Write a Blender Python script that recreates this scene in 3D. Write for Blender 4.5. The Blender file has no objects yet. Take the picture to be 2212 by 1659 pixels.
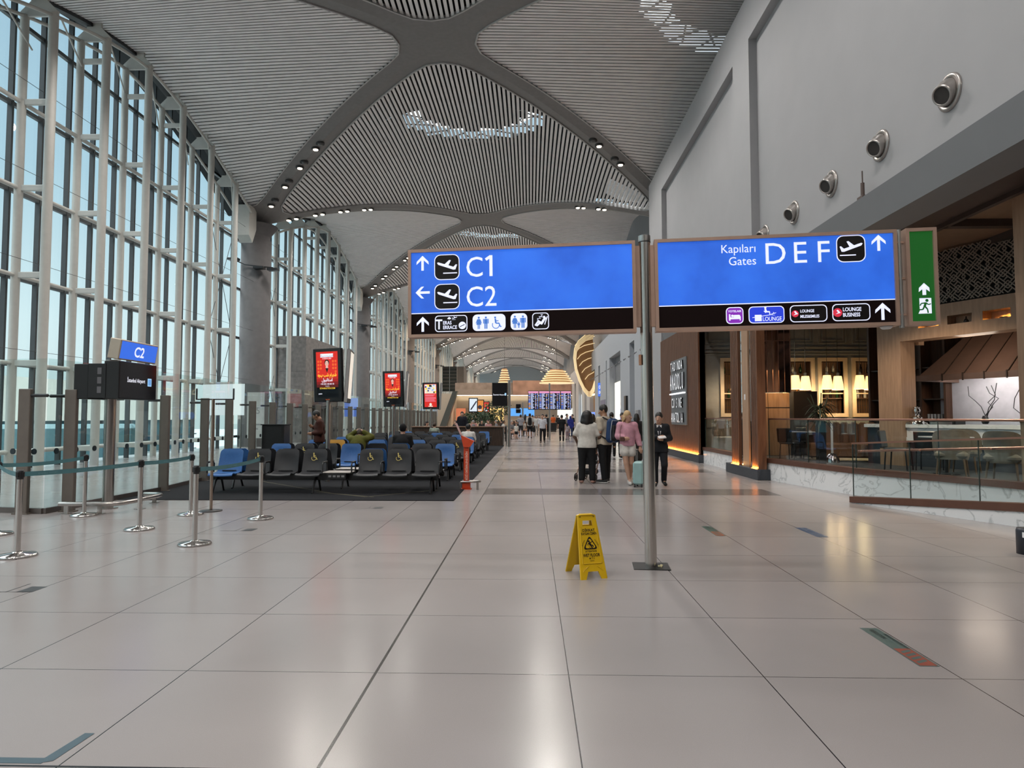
import bpy, math, random
import numpy as np
from mathutils import Vector, Matrix
PI = math.pi
rng = random.Random(11)
SC = bpy.context.scene
COL = SC.collection

# ---------------------------------------------------------------- materials
MATS = {}
def mat(name, col, rough=.5, metal=0., emit=0., ecol=None, spec=.5, var=.06, scale=6., coat=0., bump=0., stretch=None):
    """Principled material whose colour is broken up by a little noise."""
    if name in MATS: return MATS[name]
    m = bpy.data.materials.new(name); m.use_nodes = True
    nt = m.node_tree; b = nt.nodes['Principled BSDF']
    b.inputs['Roughness'].default_value = rough
    b.inputs['Metallic'].default_value = metal
    b.inputs['Specular IOR Level'].default_value = spec
    b.inputs['Coat Weight'].default_value = coat
    c = (*col, 1)
    b.inputs['Base Color'].default_value = c
    if var:
        tc = nt.nodes.new('ShaderNodeTexCoord'); n = nt.nodes.new('ShaderNodeTexNoise')
        n.inputs['Scale'].default_value = scale; n.inputs['Detail'].default_value = 2
        src = tc.outputs['Object']
        if stretch:
            mp = nt.nodes.new('ShaderNodeMapping'); mp.inputs['Scale'].default_value = stretch
            nt.links.new(src, mp.inputs['Vector']); src = mp.outputs['Vector']
        nt.links.new(src, n.inputs['Vector'])
        r = nt.nodes.new('ShaderNodeValToRGB')
        r.color_ramp.elements[0].position = .3; r.color_ramp.elements[1].position = .7
        r.color_ramp.elements[0].color = (*[x*(1-var) for x in col], 1)
        r.color_ramp.elements[1].color = (*[min(1, x*(1+var)) for x in col], 1)
        nt.links.new(n.outputs['Fac'], r.inputs['Fac'])
        nt.links.new(r.outputs['Color'], b.inputs['Base Color'])
        if bump:
            bp = nt.nodes.new('ShaderNodeBump'); bp.inputs['Strength'].default_value = bump; bp.inputs['Distance'].default_value = .02
            nt.links.new(n.outputs['Fac'], bp.inputs['Height']); nt.links.new(bp.outputs['Normal'], b.inputs['Normal'])
    if emit:
        b.inputs['Emission Color'].default_value = (*(ecol or col), 1)
        b.inputs['Emission Strength'].default_value = emit
    MATS[name] = m
    return m

def glass(name, tint=(.9, .96, .96), gloss=.09, rough=.0, fres=.30):
    """Thin clear pane: see-through with a Fresnel-like share of mirror reflection."""
    if name in MATS: return MATS[name]
    m = bpy.data.materials.new(name); m.use_nodes = True
    nt = m.node_tree; nt.nodes.clear()
    o = nt.nodes.new('ShaderNodeOutputMaterial'); t = nt.nodes.new('ShaderNodeBsdfTransparent')
    g = nt.nodes.new('ShaderNodeBsdfGlossy'); mx = nt.nodes.new('ShaderNodeMixShader'); lw = nt.nodes.new('ShaderNodeLayerWeight')
    mu = nt.nodes.new('ShaderNodeMath'); mu.operation = 'MULTIPLY_ADD'
    n = nt.nodes.new('ShaderNodeTexNoise'); n.inputs['Scale'].default_value = .4
    r = nt.nodes.new('ShaderNodeValToRGB')
    r.color_ramp.elements[0].color = (*[x*.98 for x in tint], 1); r.color_ramp.elements[1].color = (*tint, 1)
    nt.links.new(n.outputs['Fac'], r.inputs['Fac']); nt.links.new(r.outputs['Color'], t.inputs['Color'])
    g.inputs['Roughness'].default_value = rough
    lw.inputs['Blend'].default_value = .25
    mu.inputs[1].default_value = fres; mu.inputs[2].default_value = gloss*.4
    nt.links.new(lw.outputs['Fresnel'], mu.inputs[0])
    mu2 = nt.nodes.new('ShaderNodeMath'); mu2.operation = 'MINIMUM'; mu2.inputs[1].default_value = .34
    nt.links.new(mu.outputs[0], mu2.inputs[0])
    nt.links.new(mu2.outputs[0], mx.inputs['Fac']); nt.links.new(t.outputs[0], mx.inputs[1]); nt.links.new(g.outputs[0], mx.inputs[2])
    nt.links.new(mx.outputs[0], o.inputs['Surface'])
    MATS[name] = m
    return m

def wood(name, c1, c2, scale=1., rough=.45, stretch=(14, 14, 1.2)):
    if name in MATS: return MATS[name]
    m = mat(name, c1, rough, var=.05)
    nt = m.node_tree; b = nt.nodes['Principled BSDF']
    tc = nt.nodes.new('ShaderNodeTexCoord'); mp = nt.nodes.new('ShaderNodeMapping'); n = nt.nodes.new('ShaderNodeTexNoise')
    mp.inputs['Scale'].default_value = [s*scale for s in stretch]
    n.inputs['Scale'].default_value = 1.5; n.inputs['Detail'].default_value = 5; n.inputs['Distortion'].default_value = .4
    r = nt.nodes.new('ShaderNodeValToRGB'); r.color_ramp.elements[0].color = (*c1, 1); r.color_ramp.elements[1].color = (*c2, 1)
    r.color_ramp.elements[0].position = .35; r.color_ramp.elements[1].position = .65
    nt.links.new(tc.outputs['Object'], mp.inputs['Vector']); nt.links.new(mp.outputs['Vector'], n.inputs['Vector'])
    nt.links.new(n.outputs['Fac'], r.inputs['Fac']); nt.links.new(r.outputs['Color'], b.inputs['Base Color'])
    return m

def glow(name, col, s=1.):
    return mat(name, tuple(x*.5 for x in col), .4, emit=s, ecol=col, var=.02)

# ---------------------------------------------------------------- mesh builder
class MB:
    def __init__(s): s.v = []; s.f = []; s.m = []; s.sm = []
    def pts(s, P, F, m=0, smooth=False, M=None):
        o = len(s.v)
        if M is not None: P = [tuple(M @ Vector(p)) for p in P]
        s.v.extend(tuple(map(float, p)) for p in P)
        for f in F:
            s.f.append([i+o for i in f]); s.m.append(m); s.sm.append(smooth)
        return s
    def box(s, x0, x1, y0, y1, z0, z1, m=0, M=None):
        P = [(x, y, z) for x in (x0, x1) for y in (y0, y1) for z in (z0, z1)]
        return s.pts(P, [(0, 1, 3, 2), (4, 6, 7, 5), (0, 4, 5, 1), (2, 3, 7, 6), (0, 2, 6, 4), (1, 5, 7, 3)], m, False, M)
    def rbox(s, x0, x1, y0, y1, z0, z1, r=.01, m=0, M=None, smooth=False):
        """box with its twelve edges chamfered"""
        r = min(r, (x1-x0)/2.01, (y1-y0)/2.01, (z1-z0)/2.01)
        c = Vector(((x0+x1)/2, (y0+y1)/2, (z0+z1)/2)); h = ((x1-x0)/2, (y1-y0)/2, (z1-z0)/2)
        P = []; idx = {}
        for sx in (-1, 1):
            for sy in (-1, 1):
                for sz in (-1, 1):
                    for a in range(3):
                        q = [sx*(h[0]-r), sy*(h[1]-r), sz*(h[2]-r)]
                        q[a] = (sx, sy, sz)[a]*h[a]
                        idx[(sx, sy, sz, a)] = len(P); P.append(c+Vector(q))
        F = []
        def quad(l):
            n = (P[l[1]]-P[l[0]]).cross(P[l[2]]-P[l[0]])
            ce = sum((P[i] for i in l), Vector())/len(l)-c
            F.append(l if n.dot(ce) > 0 else l[::-1])
        for a in range(3):
            b, d = (a+1) % 3, (a+2) % 3
            for sg in (-1, 1):
                l = []
                for (u, w) in ((-1, -1), (1, -1), (1, 1), (-1, 1)):
                    k = [0, 0, 0]; k[a] = sg; k[b] = u; k[d] = w; l.append(idx[(*k, a)])
                quad(l)
            for u in (-1, 1):
                for w in (-1, 1):
                    k1 = [0, 0, 0]; k1[a] = -1; k1[b] = u; k1[d] = w; k2 = list(k1); k2[a] = 1
                    quad([idx[(*k1, b)], idx[(*k2, b)], idx[(*k2, d)], idx[(*k1, d)]])
        for sx in (-1, 1):
            for sy in (-1, 1):
                for sz in (-1, 1):
                    quad([idx[(sx, sy, sz, a)] for a in range(3)])
        return s.pts(P, F, m, smooth, M)
    def quad(s, a, b, c, d, m=0, M=None): return s.pts([a, b, c, d], [(0, 1, 2, 3)], m, False, M)
    def poly(s, P, m=0, M=None): return s.pts(P, [tuple(range(len(P)))], m, False, M)
    def prism(s, P2, t0, t1, axis='y', m=0, M=None):
        """2-D outline extruded along axis: 'y' -> (x,z) outline, 'x' -> (y,z), 'z' -> (x,y)"""
        f = {'y': lambda a, b, t: (a, t, b), 'x': lambda a, b, t: (t, a, b), 'z': lambda a, b, t: (a, b, t)}[axis]
        n = len(P2)
        ar = sum(P2[i][0]*P2[(i+1) % n][1]-P2[(i+1) % n][0]*P2[i][1] for i in range(n))
        if ar < 0: P2 = P2[::-1]
        P = [f(a, b, t0) for a, b in P2]+[f(a, b, t1) for a, b in P2]
        F = [tuple(range(n)), tuple(range(2*n-1, n-1, -1))]+[(i, i+n, (i+1) % n+n, (i+1) % n) for i in range(n)]
        if axis in 'xz': F = [g[::-1] for g in F]
        return s.pts(P, F, m, False, M)
    def cyl(s, a, b, r, r2=None, n=12, m=0, caps=True, M=None, smooth=True):
        a, b = Vector(a), Vector(b); r2 = r if r2 is None else r2
        d = (b-a)
        if d.length < 1e-9: return s
        d.normalize(); u = d.orthogonal().normalized(); w = d.cross(u)
        P = []
        for c, rr in ((a, r), (b, r2)):
            for i in range(n):
                t = 2*PI*i/n; P.append(c+rr*(math.cos(t)*u+math.sin(t)*w))
        s.pts(P, [(i, (i+1) % n, (i+1) % n+n, i+n) for i in range(n)], m, smooth, M)
        if caps: s.pts(P, [tuple(range(n-1, -1, -1)), tuple(range(n, 2*n))], m, False, M)
        return s
    def tube(s, path, r, n=8, m=0, closed=False, M=None, rs=None, caps=True):
        path = [Vector(p) for p in path]; k = len(path); P = []; u = None
        for i, p in enumerate(path):
            if closed: d = path[(i+1) % k]-path[i-1]
            else: d = path[min(i+1, k-1)]-path[max(i-1, 0)]
            d.normalize()
            if u is None: u = d.orthogonal().normalized()
            else:
                u = (u-d*u.dot(d))
                u = u.normalized() if u.length > 1e-6 else d.orthogonal().normalized()
            w = d.cross(u); rr = rs[i] if rs else r
            for j in range(n):
                t = 2*PI*j/n; P.append(p+rr*(math.cos(t)*u+math.sin(t)*w))
        F = []
        for i in range(k if closed else k-1):
            for j in range(n):
                a, b = i*n, ((i+1) % k)*n
                F.append((a+j, a+(j+1) % n, b+(j+1) % n, b+j))
        s.pts(P, F, m, True, M)
        if caps and not closed: s.pts(P, [tuple(range(n-1, -1, -1)), tuple(range((k-1)*n, k*n))], m, False, M)
        return s
    def lathe(s, prof, n=20, c=(0, 0, 0), m=0, M=None, smooth=True):
        P = []; k = len(prof)
        for r, z in prof:
            for i in range(n):
                t = 2*PI*i/n; P.append((c[0]+r*math.cos(t), c[1]+r*math.sin(t), c[2]+z))
        F = [(j*n+i, j*n+(i+1) % n, (j+1)*n+(i+1) % n, (j+1)*n+i) for j in range(k-1) for i in range(n)]
        s.pts(P, F, m, smooth, M)
        if prof[0][0] > 1e-6: s.pts(P[:n], [tuple(range(n-1, -1, -1))], m, False, M)
        if prof[-1][0] > 1e-6: s.pts(P[-n:], [tuple(range(n))], m, False, M)
        return s
    def sphere(s, c, r, n=12, m=0, sc=(1, 1, 1), M=None):
        k = max(4, n//2)
        P = []
        for j in range(k+1):
            ph = PI*j/k-PI/2
            for i in range(n):
                t = 2*PI*i/n; P.append((c[0]+r*sc[0]*math.cos(ph)*math.cos(t), c[1]+r*sc[1]*math.cos(ph)*math.sin(t), c[2]+r*sc[2]*math.sin(ph)))
        return s.pts(P, [(j*n+i, j*n+(i+1) % n, (j+1)*n+(i+1) % n, (j+1)*n+i) for j in range(k) for i in range(n)], m, True, M)
    def sheet(s, fn, nu, nv, m=0, smooth=True, M=None, flip=False):
        P = [fn(i/nu, j/nv) for i in range(nu+1) for j in range(nv+1)]
        F = [(i*(nv+1)+j, (i+1)*(nv+1)+j, (i+1)*(nv+1)+j+1, i*(nv+1)+j+1) for i in range(nu) for j in range(nv)]
        if flip: F = [f[::-1] for f in F]
        return s.pts(P, F, m, smooth, M)
    def text(s, txt, M, size=1., m=0, align='LEFT', bold=0., sx=1., depth=0.):
        """flat (or raised) lettering, laid in the x-y plane of matrix M"""
        P, F = text_geo(txt, align, bold, depth/size if depth else 0.)
        return s.pts([(p[0]*size*sx, p[1]*size, p[2]*size) for p in P], F, m, False, M)
    def mesh(s, name, mats):
        me = bpy.data.meshes.new(name)
        me.from_pydata(s.v, [], s.f); 
        for q in (mats if isinstance(mats, (list, tuple)) else [mats]): me.materials.append(q)
        me.polygons.foreach_set('material_index', s.m); me.polygons.foreach_set('use_smooth', s.sm)
        me.update()
        return me
    def build(s, name, mats, parent=None, loc=None, rot=None):
        o = bpy.data.objects.new(name, s.mesh(name, mats)); COL.objects.link(o)
        if parent is not None: o.parent = parent
        if loc is not None: o.location = loc
        if rot is not None: o.rotation_euler = rot
        return o

_T = {}
def text_geo(txt, align='LEFT', bold=0., depth=0.):
    k = (txt, align, bold, depth)
    if k not in _T:
        cu = bpy.data.curves.new('lettering', 'FONT'); cu.body = txt; cu.align_x = align; cu.offset = bold; cu.resolution_u = 3
        cu.extrude = depth
        o = bpy.data.objects.new('lettering', cu); COL.objects.link(o)
        dg = bpy.context.evaluated_depsgraph_get(); me = bpy.data.meshes.new_from_object(o.evaluated_get(dg))
        _T[k] = ([tuple(v.co) for v in me.vertices], [tuple(p.vertices) for p in me.polygons])
        bpy.data.objects.remove(o); bpy.data.curves.remove(cu); bpy.data.meshes.remove(me)
    return _T[k]

# ---------------------------------------------------------------- scene objects
def tag(o, label, cat, group=None, kind=None):
    if label: o['label'] = label
    if cat: o['category'] = cat
    if group: o['group'] = group
    if kind: o['kind'] = kind
    return o
def thing(name, label, cat, loc=(0, 0, 0), rz=0., group=None):
    o = bpy.data.objects.new(name, None); COL.objects.link(o)
    o.empty_display_size = .1
    o.location = loc; o.rotation_euler = (0, 0, rz)
    return tag(o, label, cat, group)
def solo(mb, name, mats, label, cat, loc=None, rz=0., group=None):
    return tag(mb.build(name, mats, None, loc, (0, 0, rz)), label, cat, group)
def struct(mb, name, mats, parent=None):
    o = mb.build(name, mats, parent)
    if parent is None: o['kind'] = 'structure'
    return o
def dup(o, parent=None, loc=None, rz=None, label=None, group=None):
    c = o.copy(); COL.objects.link(c)
    c.parent = parent
    if loc is not None: c.location = loc
    if rz is not None: c.rotation_euler = (0, 0, rz)
    if label: c['label'] = label
    if group: c['group'] = group
    for ch in o.children: dup(ch, c)
    return c
def T(x=0, y=0, z=0): return Matrix.Translation((x, y, z))
def Rx(a): return Matrix.Rotation(a, 4, 'X')
def Ry(a): return Matrix.Rotation(a, 4, 'Y')
def Rz(a): return Matrix.Rotation(a, 4, 'Z')
# upright lettering that faces -y (towards a viewer standing at smaller y)
UP = Rx(PI/2)
def rrect(w, h, r, cx=0, cy=0, n=5):
    P = []
    for (sx, sy, a0) in ((1, 1, 0), (-1, 1, PI/2), (-1, -1, PI), (1, -1, 1.5*PI)):
        for i in range(n+1):
            a = a0+PI/2*i/n; P.append((cx+sx*(w/2-r)+r*math.cos(a), cy+sy*(h/2-r)+r*math.sin(a)))
    return P
def disc(r, cx=0, cy=0, n=20): return [(cx+r*math.cos(2*PI*i/n), cy+r*math.sin(2*PI*i/n)) for i in range(n)]

# flat graphics on a sign face: draws in (x,z) at a given y, viewer at smaller y
class Face:
    def __init__(s, mb, y, M=None): s.mb = mb; s.y = y; s.M = M; s.k = 0
    def _y(s): s.k += 1; return s.y-.0006*(1+s.k % 6)
    def poly(s, P, m, lift=0):
        n = len(P); ar = sum(P[i][0]*P[(i+1) % n][1]-P[(i+1) % n][0]*P[i][1] for i in range(n))
        if ar < 0: P = P[::-1]
        s.mb.poly([(a, s.y-lift, b) for a, b in P], m, s.M)
    def text(s, t, x, z, size, m, align='LEFT', bold=0., sx=1., lift=.003):
        M = T(x, s.y-lift, z) @ UP
        s.mb.text(t, s.M @ M if s.M is not None else M, size, m, align, bold, sx)
    def rect(s, x0, x1, z0, z1, m, lift=0): s.poly([(x0, z0), (x1, z0), (x1, z1), (x0, z1)], m, lift)
    def line(s, x0, z0, x1, z1, w, m, lift=0):
        d = Vector((x1-x0, z1-z0)); d.normalize(); n = Vector((-d.y, d.x))*w/2
        s.poly([(x0+n.x, z0+n.y), (x0-n.x, z0-n.y), (x1-n.x, z1-n.y), (x1+n.x, z1+n.y)], m, lift)
    def ring(s, P, w, m, lift=0):
        """outline of polygon P, w wide, drawn inwards towards its centroid"""
        n = len(P); c = Vector((sum(p[0] for p in P)/n, sum(p[1] for p in P)/n))
        for i in range(n):
            a, b = Vector(P[i]), Vector(P[(i+1) % n])
            if (a-b).length < 1e-6: continue
            s.line(a.x, a.y, b.x, b.y, w, m, lift)
    def arrow(s, x, z, h, m, ang=0., lift=.003, w=None):
        w = w or h*.17
        def R(p):
            c, q = math.cos(ang), math.sin(ang); return (x+p[0]*c-p[1]*q, z+p[0]*q+p[1]*c)
        a = h/2; k = h*.4
        for P in ([(-w/2, -a), (w/2, -a), (w/2, a-w*.6), (-w/2, a-w*.6)],
                  [(0, a), (-k, a-k), (-k-w*.1, a-k-w*1.2), (0, a-w*1.4)], [(0, a), (0, a-w*1.4), (k+w*.1, a-k-w*1.2), (k, a-k)]):
            s.poly([R(p) for p in P], m, lift)
    def man(s, x, z, h, m, skirt=False, lift=.003):
        s.poly(disc(h*.085, x, z+h*.9, 12), m, lift)
        if skirt:
            s.poly([(x-h*.09, z+h*.79), (x+h*.09, z+h*.79), (x+h*.2, z+h*.33), (x-h*.2, z+h*.33)], m, lift)
            for q in (-1, 1):
                s.rect(x+q*h*.055-h*.035, x+q*h*.055+h*.035, z, z+h*.34, m, lift)
                s.line(x+q*h*.1, z+h*.77, x+q*h*.22, z+h*.45, h*.06, m, lift)
        else:
            s.rect(x-h*.14, x+h*.14, z+h*.4, z+h*.79, m, lift)
            for q in (-1, 1):
                s.rect(x+q*h*.07-h*.05, x+q*h*.07+h*.05, z, z+h*.42, m, lift)
                s.rect(x+q*h*.19-h*.035, x+q*h*.19+h*.035, z+h*.42, z+h*.79, m, lift)
    def wheelchair(s, x, z, h, m, lift=.003):
        s.poly(disc(h*.085, x-h*.08, z+h*.9, 12), m, lift)
        s.line(x-h*.07, z+h*.8, x-h*.02, z+h*.42, h*.13, m, lift); s.line(x-h*.02, z+h*.42, x+h*.26, z+h*.42, h*.1, m, lift)
        s.line(x-h*.05, z+h*.62, x+h*.2, z+h*.62, h*.07, m, lift)
        s.line(x+h*.24, z+h*.42, x+h*.36, z+h*.12, h*.09, m, lift); s.line(x+h*.34, z+h*.12, x+h*.45, z+h*.17, h*.07, m, lift)
        Q = [(x-h*.02+h*.29*math.cos(t), z+h*.29+h*.29*math.sin(t)) for t in [math.radians(150+i*15) for i in range(15)]]
        for a, b in zip(Q, Q[1:]): s.line(*a, *b, h*.065, m, lift)
    def plane(s, x, z, w, m, mirror=1, lift=.003):
        Q = [(.5, .05), (.47, .11), (.2, .06), (.0, .26), (-.09, .28), (.0, .02), (-.26, -.05), (-.36, .1), (-.43, .1), (-.4, -.16), (-.3, -.18), (.36, -.03)]
        Q = [(.5, .17), (.44, .2), (.13, .1), (-.1, .3), (-.18, .28), (-.06, .04), (-.3, -.04), (-.42, .08), (-.48, .06), (-.4, -.17), (-.3, -.18), (.44, .08)]
        # two halves keep the outline convex enough to fill
        s.poly([(x+mirror*a*w, z+b*w) for a, b in [(.5, .17), (.44, .2), (.13, .1), (-.06, .04), (-.3, -.04), (-.4, -.17), (-.3, -.18), (.44, .08)]], m, lift)
        s.poly([(x+mirror*a*w, z+b*w) for a, b in [(.13, .1), (-.1, .3), (-.18, .28), (-.06, .04)]], m, lift)
        s.poly([(x+mirror*a*w, z+b*w) for a, b in [(-.3, -.04), (-.42, .08), (-.48, .06), (-.4, -.17)]], m, lift)
        s.rect(min(x+mirror*.2*w, x-mirror*.48*w), max(x+mirror*.2*w, x-mirror*.48*w), z-.36*w, z-.31*w, m, lift)
LAMP = 940.; EXPO = 0.0
# ================================================================ the shell
CX, HW, BAY, Y0, ZC, DROP = -3.5, 11.5, 22.5, 24.2, 15.7, 3.7
HY = BAY/2
NB = 9                                     # bays built down the hall
slat_m = mat('ceiling_slat_aluminium', (.80, .775, .76), .5, var=.04, scale=2)
rib_m = mat('ceiling_rib_grey', (.205, .198, .195), .6, var=.05)
lip_m = mat('ceiling_lip', (.42, .41, .40), .5)
dark_m = mat('plenum_black', (.012, .012, .013), .9)
steel_w = mat('white_painted_steel', (.50, .49, .455), .5, var=.03)
mull_m = mat('mullion_dark', (.045, .048, .05), .45)
pane_m = glass('facade_glass', (.86, .95, .96), .06)
conc = mat('column_concrete', (.125, .118, .118), .9, var=.08, scale=3)
plaster = mat('wall_plaster', (.36, .36, .37), .7, var=.02, scale=1.5)
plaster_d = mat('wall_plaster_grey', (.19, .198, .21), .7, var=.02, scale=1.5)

def bump(xr, yr):
    a, b = xr/HW+yr/HY, xr/HW-yr/HY
    a = max(-1, min(1, a)); b = max(-1, min(1, b))
    return (1-a*a)*(1-b*b)
def surf(x, y):
    x = max(CX-HW, min(CX+HW, x))
    u = abs(x-CX)/HW
    base = ZC-DROP*u*u
    yc = Y0+HY+BAY*round((y-Y0-HY)/BAY)
    if u+abs(y-yc)/HY <= 1: return base+.3*bump(x-CX, y-yc)
    # side vault: each slat runs straight from the wall edge to the rib
    ys = Y0+BAY*round((y-Y0)/BAY); v = min(1, abs(y-ys)/HY)
    ze, zr = 15.45-3.45*v**1.5, ZC-DROP*v*v
    s = min(1, (1-u)/max(1e-4, 1-v))
    return ze+(zr-ze)*s
LU = 1/math.hypot(1/HW, 1/HY)              # metres for one unit of a (or b)
SIDE, RC = 1-.55/LU, 1.5/LU
def inside(xr, yr):
    """inside the rounded diamond?"""
    a, b = abs(xr/HW+yr/HY), abs(xr/HW-yr/HY)
    qa, qb = a-(SIDE-RC), b-(SIDE-RC)
    if qa <= 0 or qb <= 0: return max(a, b) < SIDE
    return qa*qa+qb*qb < RC*RC
def reach(fn):
    lo, hi = 0., 13.
    if not fn(0.): return None
    for _ in range(26):
        mid = (lo+hi)/2
        if fn(mid): lo = mid
        else: hi = mid
    return lo
def slat(mb, pts, along, w=.115, d=.13):
    """one ceiling slat: bottom face and two cheeks following pts"""
    P = []; n = len(pts)
    off = (w/2, 0) if along == 'y' else (0, w/2)
    for x, y, z in pts:
        za, zb = surf(x-off[0], y-off[1]), surf(x+off[0], y+off[1])
        P += [(x-off[0], y-off[1], za+d), (x-off[0], y-off[1], za), (x+off[0], y+off[1], zb), (x+off[0], y+off[1], zb+d)]
    F = []
    for i in range(n-1):
        a, b = 4*i, 4*i+4
        for j in range(3):
            F.append((a+j, a+j+1, b+j+1, b+j) if along == 'x' else (a+j+1, a+j, b+j, b+j+1))
    mb.pts(P, F, 0, False)
PITCH = .197
def diamond(cx, cy, along, xlo, xhi, ns):
    mb = MB()
    k = int(12/PITCH)
    for i in range(-k, k+1):
        t = i*PITCH
        if along == 'y':
            r = reach(lambda s: inside(t, s))
            if r is None: continue
            mb_pts = [(cx+t, cy-r+2*r*j/ns) for j in range(ns+1)]
        else:
            r = reach(lambda s: inside(s, t))
            if r is None: continue
            x0, x1 = max(cx-r, xlo), min(cx+r, xhi)
            if x1-x0 < .05: continue
            m = max(4, int(ns*.6)); mb_pts = [(x0+(x1-x0)*j/m, cy+t) for j in range(m+1)]
        slat(mb, [(x, y, surf(x, y)) for x, y in mb_pts], along, .115 if along == 'y' else .138, .05 if along == 'y' else .02)
    return mb
def rib_ring(mb, cx, cy, xlo, xhi, n=96):
    """the grey band between the rounded opening and the diamond's own edge, and the pale lip"""
    L = []
    for i in range(n+1):
        t = 2*PI*i/n; c, s = math.cos(t), math.sin(t)
        r = reach(lambda q: inside(q*c, q*s)); ro = 1/(abs(c)/HW+abs(s)/HY)
        L.append(((cx+r*c, cy+r*s), (cx+ro*c, cy+ro*s)))
    for i in range(n):
        q = [L[i][0], L[i][1], L[i+1][1], L[i+1][0]]
        if min(p[0] for p in q) < xlo-.2 or max(p[0] for p in q) > xhi+.2: continue
        Z = [(x, y, surf(x, y)-.02) for x, y in q]
        mb.pts(Z, [(0, 1, 2, 3)], 0, True)
        a, b = Z[0], Z[3]
        # lip: a thin upstand hanging just under the slats
        mb.pts([(a[0], a[1], a[2]+.14), (a[0], a[1], a[2]-.05), (b[0], b[1], b[2]-.05), (b[0], b[1], b[2]+.14)], [(0, 1, 2, 3)], 1)
        dx, dy = cx-a[0], cy-a[1]; l = math.hypot(dx, dy); dx, dy = dx/l*.07, dy/l*.07
        mb.pts([(a[0], a[1], a[2]-.05), (a[0]+dx, a[1]+dy, a[2]-.05), (b[0]+dx, b[1]+dy, b[2]-.05), (b[0], b[1], b[2]-.05)], [(0, 1, 2, 3)], 1)
XL, XR = CX-HW, CX+HW
for k in range(-2, NB):
    ns = 28 if k < 2 else (16 if k < 4 else 10)
    if k >= 0 or True:
        cy = Y0+HY+BAY*k
        struct(diamond(CX, cy, 'y', -99, 99, ns), 'ceiling', slat_m)
        mb = MB(); rib_ring(mb, CX, cy, -99, 99); struct(mb, 'ceiling', [rib_m, lip_m])
    cy = Y0+BAY*k
    for sx, lo, hi in ((XL, XL+.02, 99), (XR, -99, XR)):
        struct(diamond(sx, cy, 'x', lo, hi, ns), 'ceiling', slat_m)
        mb = MB(); rib_ring(mb, sx, cy, lo, hi); struct(mb, 'ceiling', [rib_m, lip_m])
# roof deck over the slats, with the glazed arcs left open
def lift(x, y):
    r = min(math.hypot(x-CX-.25, y-Y0-HY-BAY*round((y-Y0-HY)/BAY)), math.hypot(x-XR, y-Y0-BAY*round((y-Y0)/BAY)))
    return 2.0*max(0, min(1, (7.5-r)/3))
def opening(x, y):
    yc = Y0+HY+BAY*round((y-Y0-HY)/BAY)
    for sx, sy in ((CX+.25, yc), (XR, Y0+BAY*round((y-Y0)/BAY))):
        r = math.hypot(x-sx, y-sy)
        if 2.95 < r < 3.95 and y-sy > r*.05: return True
    return abs(x-5.3) < .9 and abs(y-yc-1.6) < 1.1
for k in range(-2, NB):
    mb = MB(); st = 1.5 if k < 0 else .25 if k < 1 else (.45 if k < 4 else 1.5)
    ylo = Y0+BAY*(k-.5)
    nx, ny = int(26/st), int(BAY/st)
    ix = [XL-1.6+26*i/nx for i in range(nx+1)]; iy = [ylo+BAY*j/ny for j in range(ny+1)]
    P = [(x, y, surf(x, y)+.62+lift(x, y)) for x in ix for y in iy]; F = []
    for i in range(nx):
        for j in range(ny):
            if 0 <= k+1 and k < 5 and opening((ix[i]+ix[i+1])/2, (iy[j]+iy[j+1])/2): continue
            F.append((i*(ny+1)+j, i*(ny+1)+j+1, (i+1)*(ny+1)+j+1, (i+1)*(ny+1)+j))
    mb.pts(P, F, 0); struct(mb, 'roof', dark_m)
# frosted skylight glazing with its bars, a hand above the deck
sky_m = bpy.data.materials.new('skylight_frosted_glass'); sky_m.use_nodes = True
_nt = sky_m.node_tree; _nt.nodes.clear()
_o = _nt.nodes.new('ShaderNodeOutputMaterial'); _t = _nt.nodes.new('ShaderNodeBsdfTranslucent'); _t.inputs['Color'].default_value = (.8, .93, .96, 1)
_n = _nt.nodes.new('ShaderNodeTexNoise'); _r = _nt.nodes.new('ShaderNodeValToRGB')
_r.color_ramp.elements[0].color = (.78, .9, .94, 1); _r.color_ramp.elements[1].color = (.84, .95, .98, 1)
_nt.links.new(_n.outputs['Fac'], _r.inputs['Fac']); _nt.links.new(_r.outputs['Color'], _t.inputs['Color']); _nt.links.new(_t.outputs[0], _o.inputs['Surface'])
nsky = 0
for k in range(0, 4):
    for sx, sy, c in ((CX+.25, Y0+HY+BAY*k, 1), (XR, Y0+BAY*k, 0)):
        mb = MB(); bars = MB(); N = 26
        for i in range(N):
            a0, a1 = PI*i/N, PI*(i+1)/N
            q = [(sx+r*math.cos(a), sy+r*math.sin(a)) for r, a in ((2.7, a0), (4.2, a0), (4.2, a1), (2.7, a1))]
            z = surf(sx, sy)+2.6
            mb.pts([(x, y, surf(sx, sy)+3.1) for x, y in q], [(3, 2, 1, 0)])
            if i % 3 == 0:
                for e in (-1, 1):
                    b0, b1 = a0, a0+e*.25
                    bars.cyl((sx+2.8*math.cos(b0), sy+2.8*math.sin(b0), z-.3), (sx+4.1*math.cos(b1), sy+4.1*math.sin(b1), z-.3), .045, n=5)
        nsky += 1
        o = struct(mb, 'window_%d' % (20+nsky), sky_m); struct(bars, 'window_frame', mull_m, o)
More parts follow.
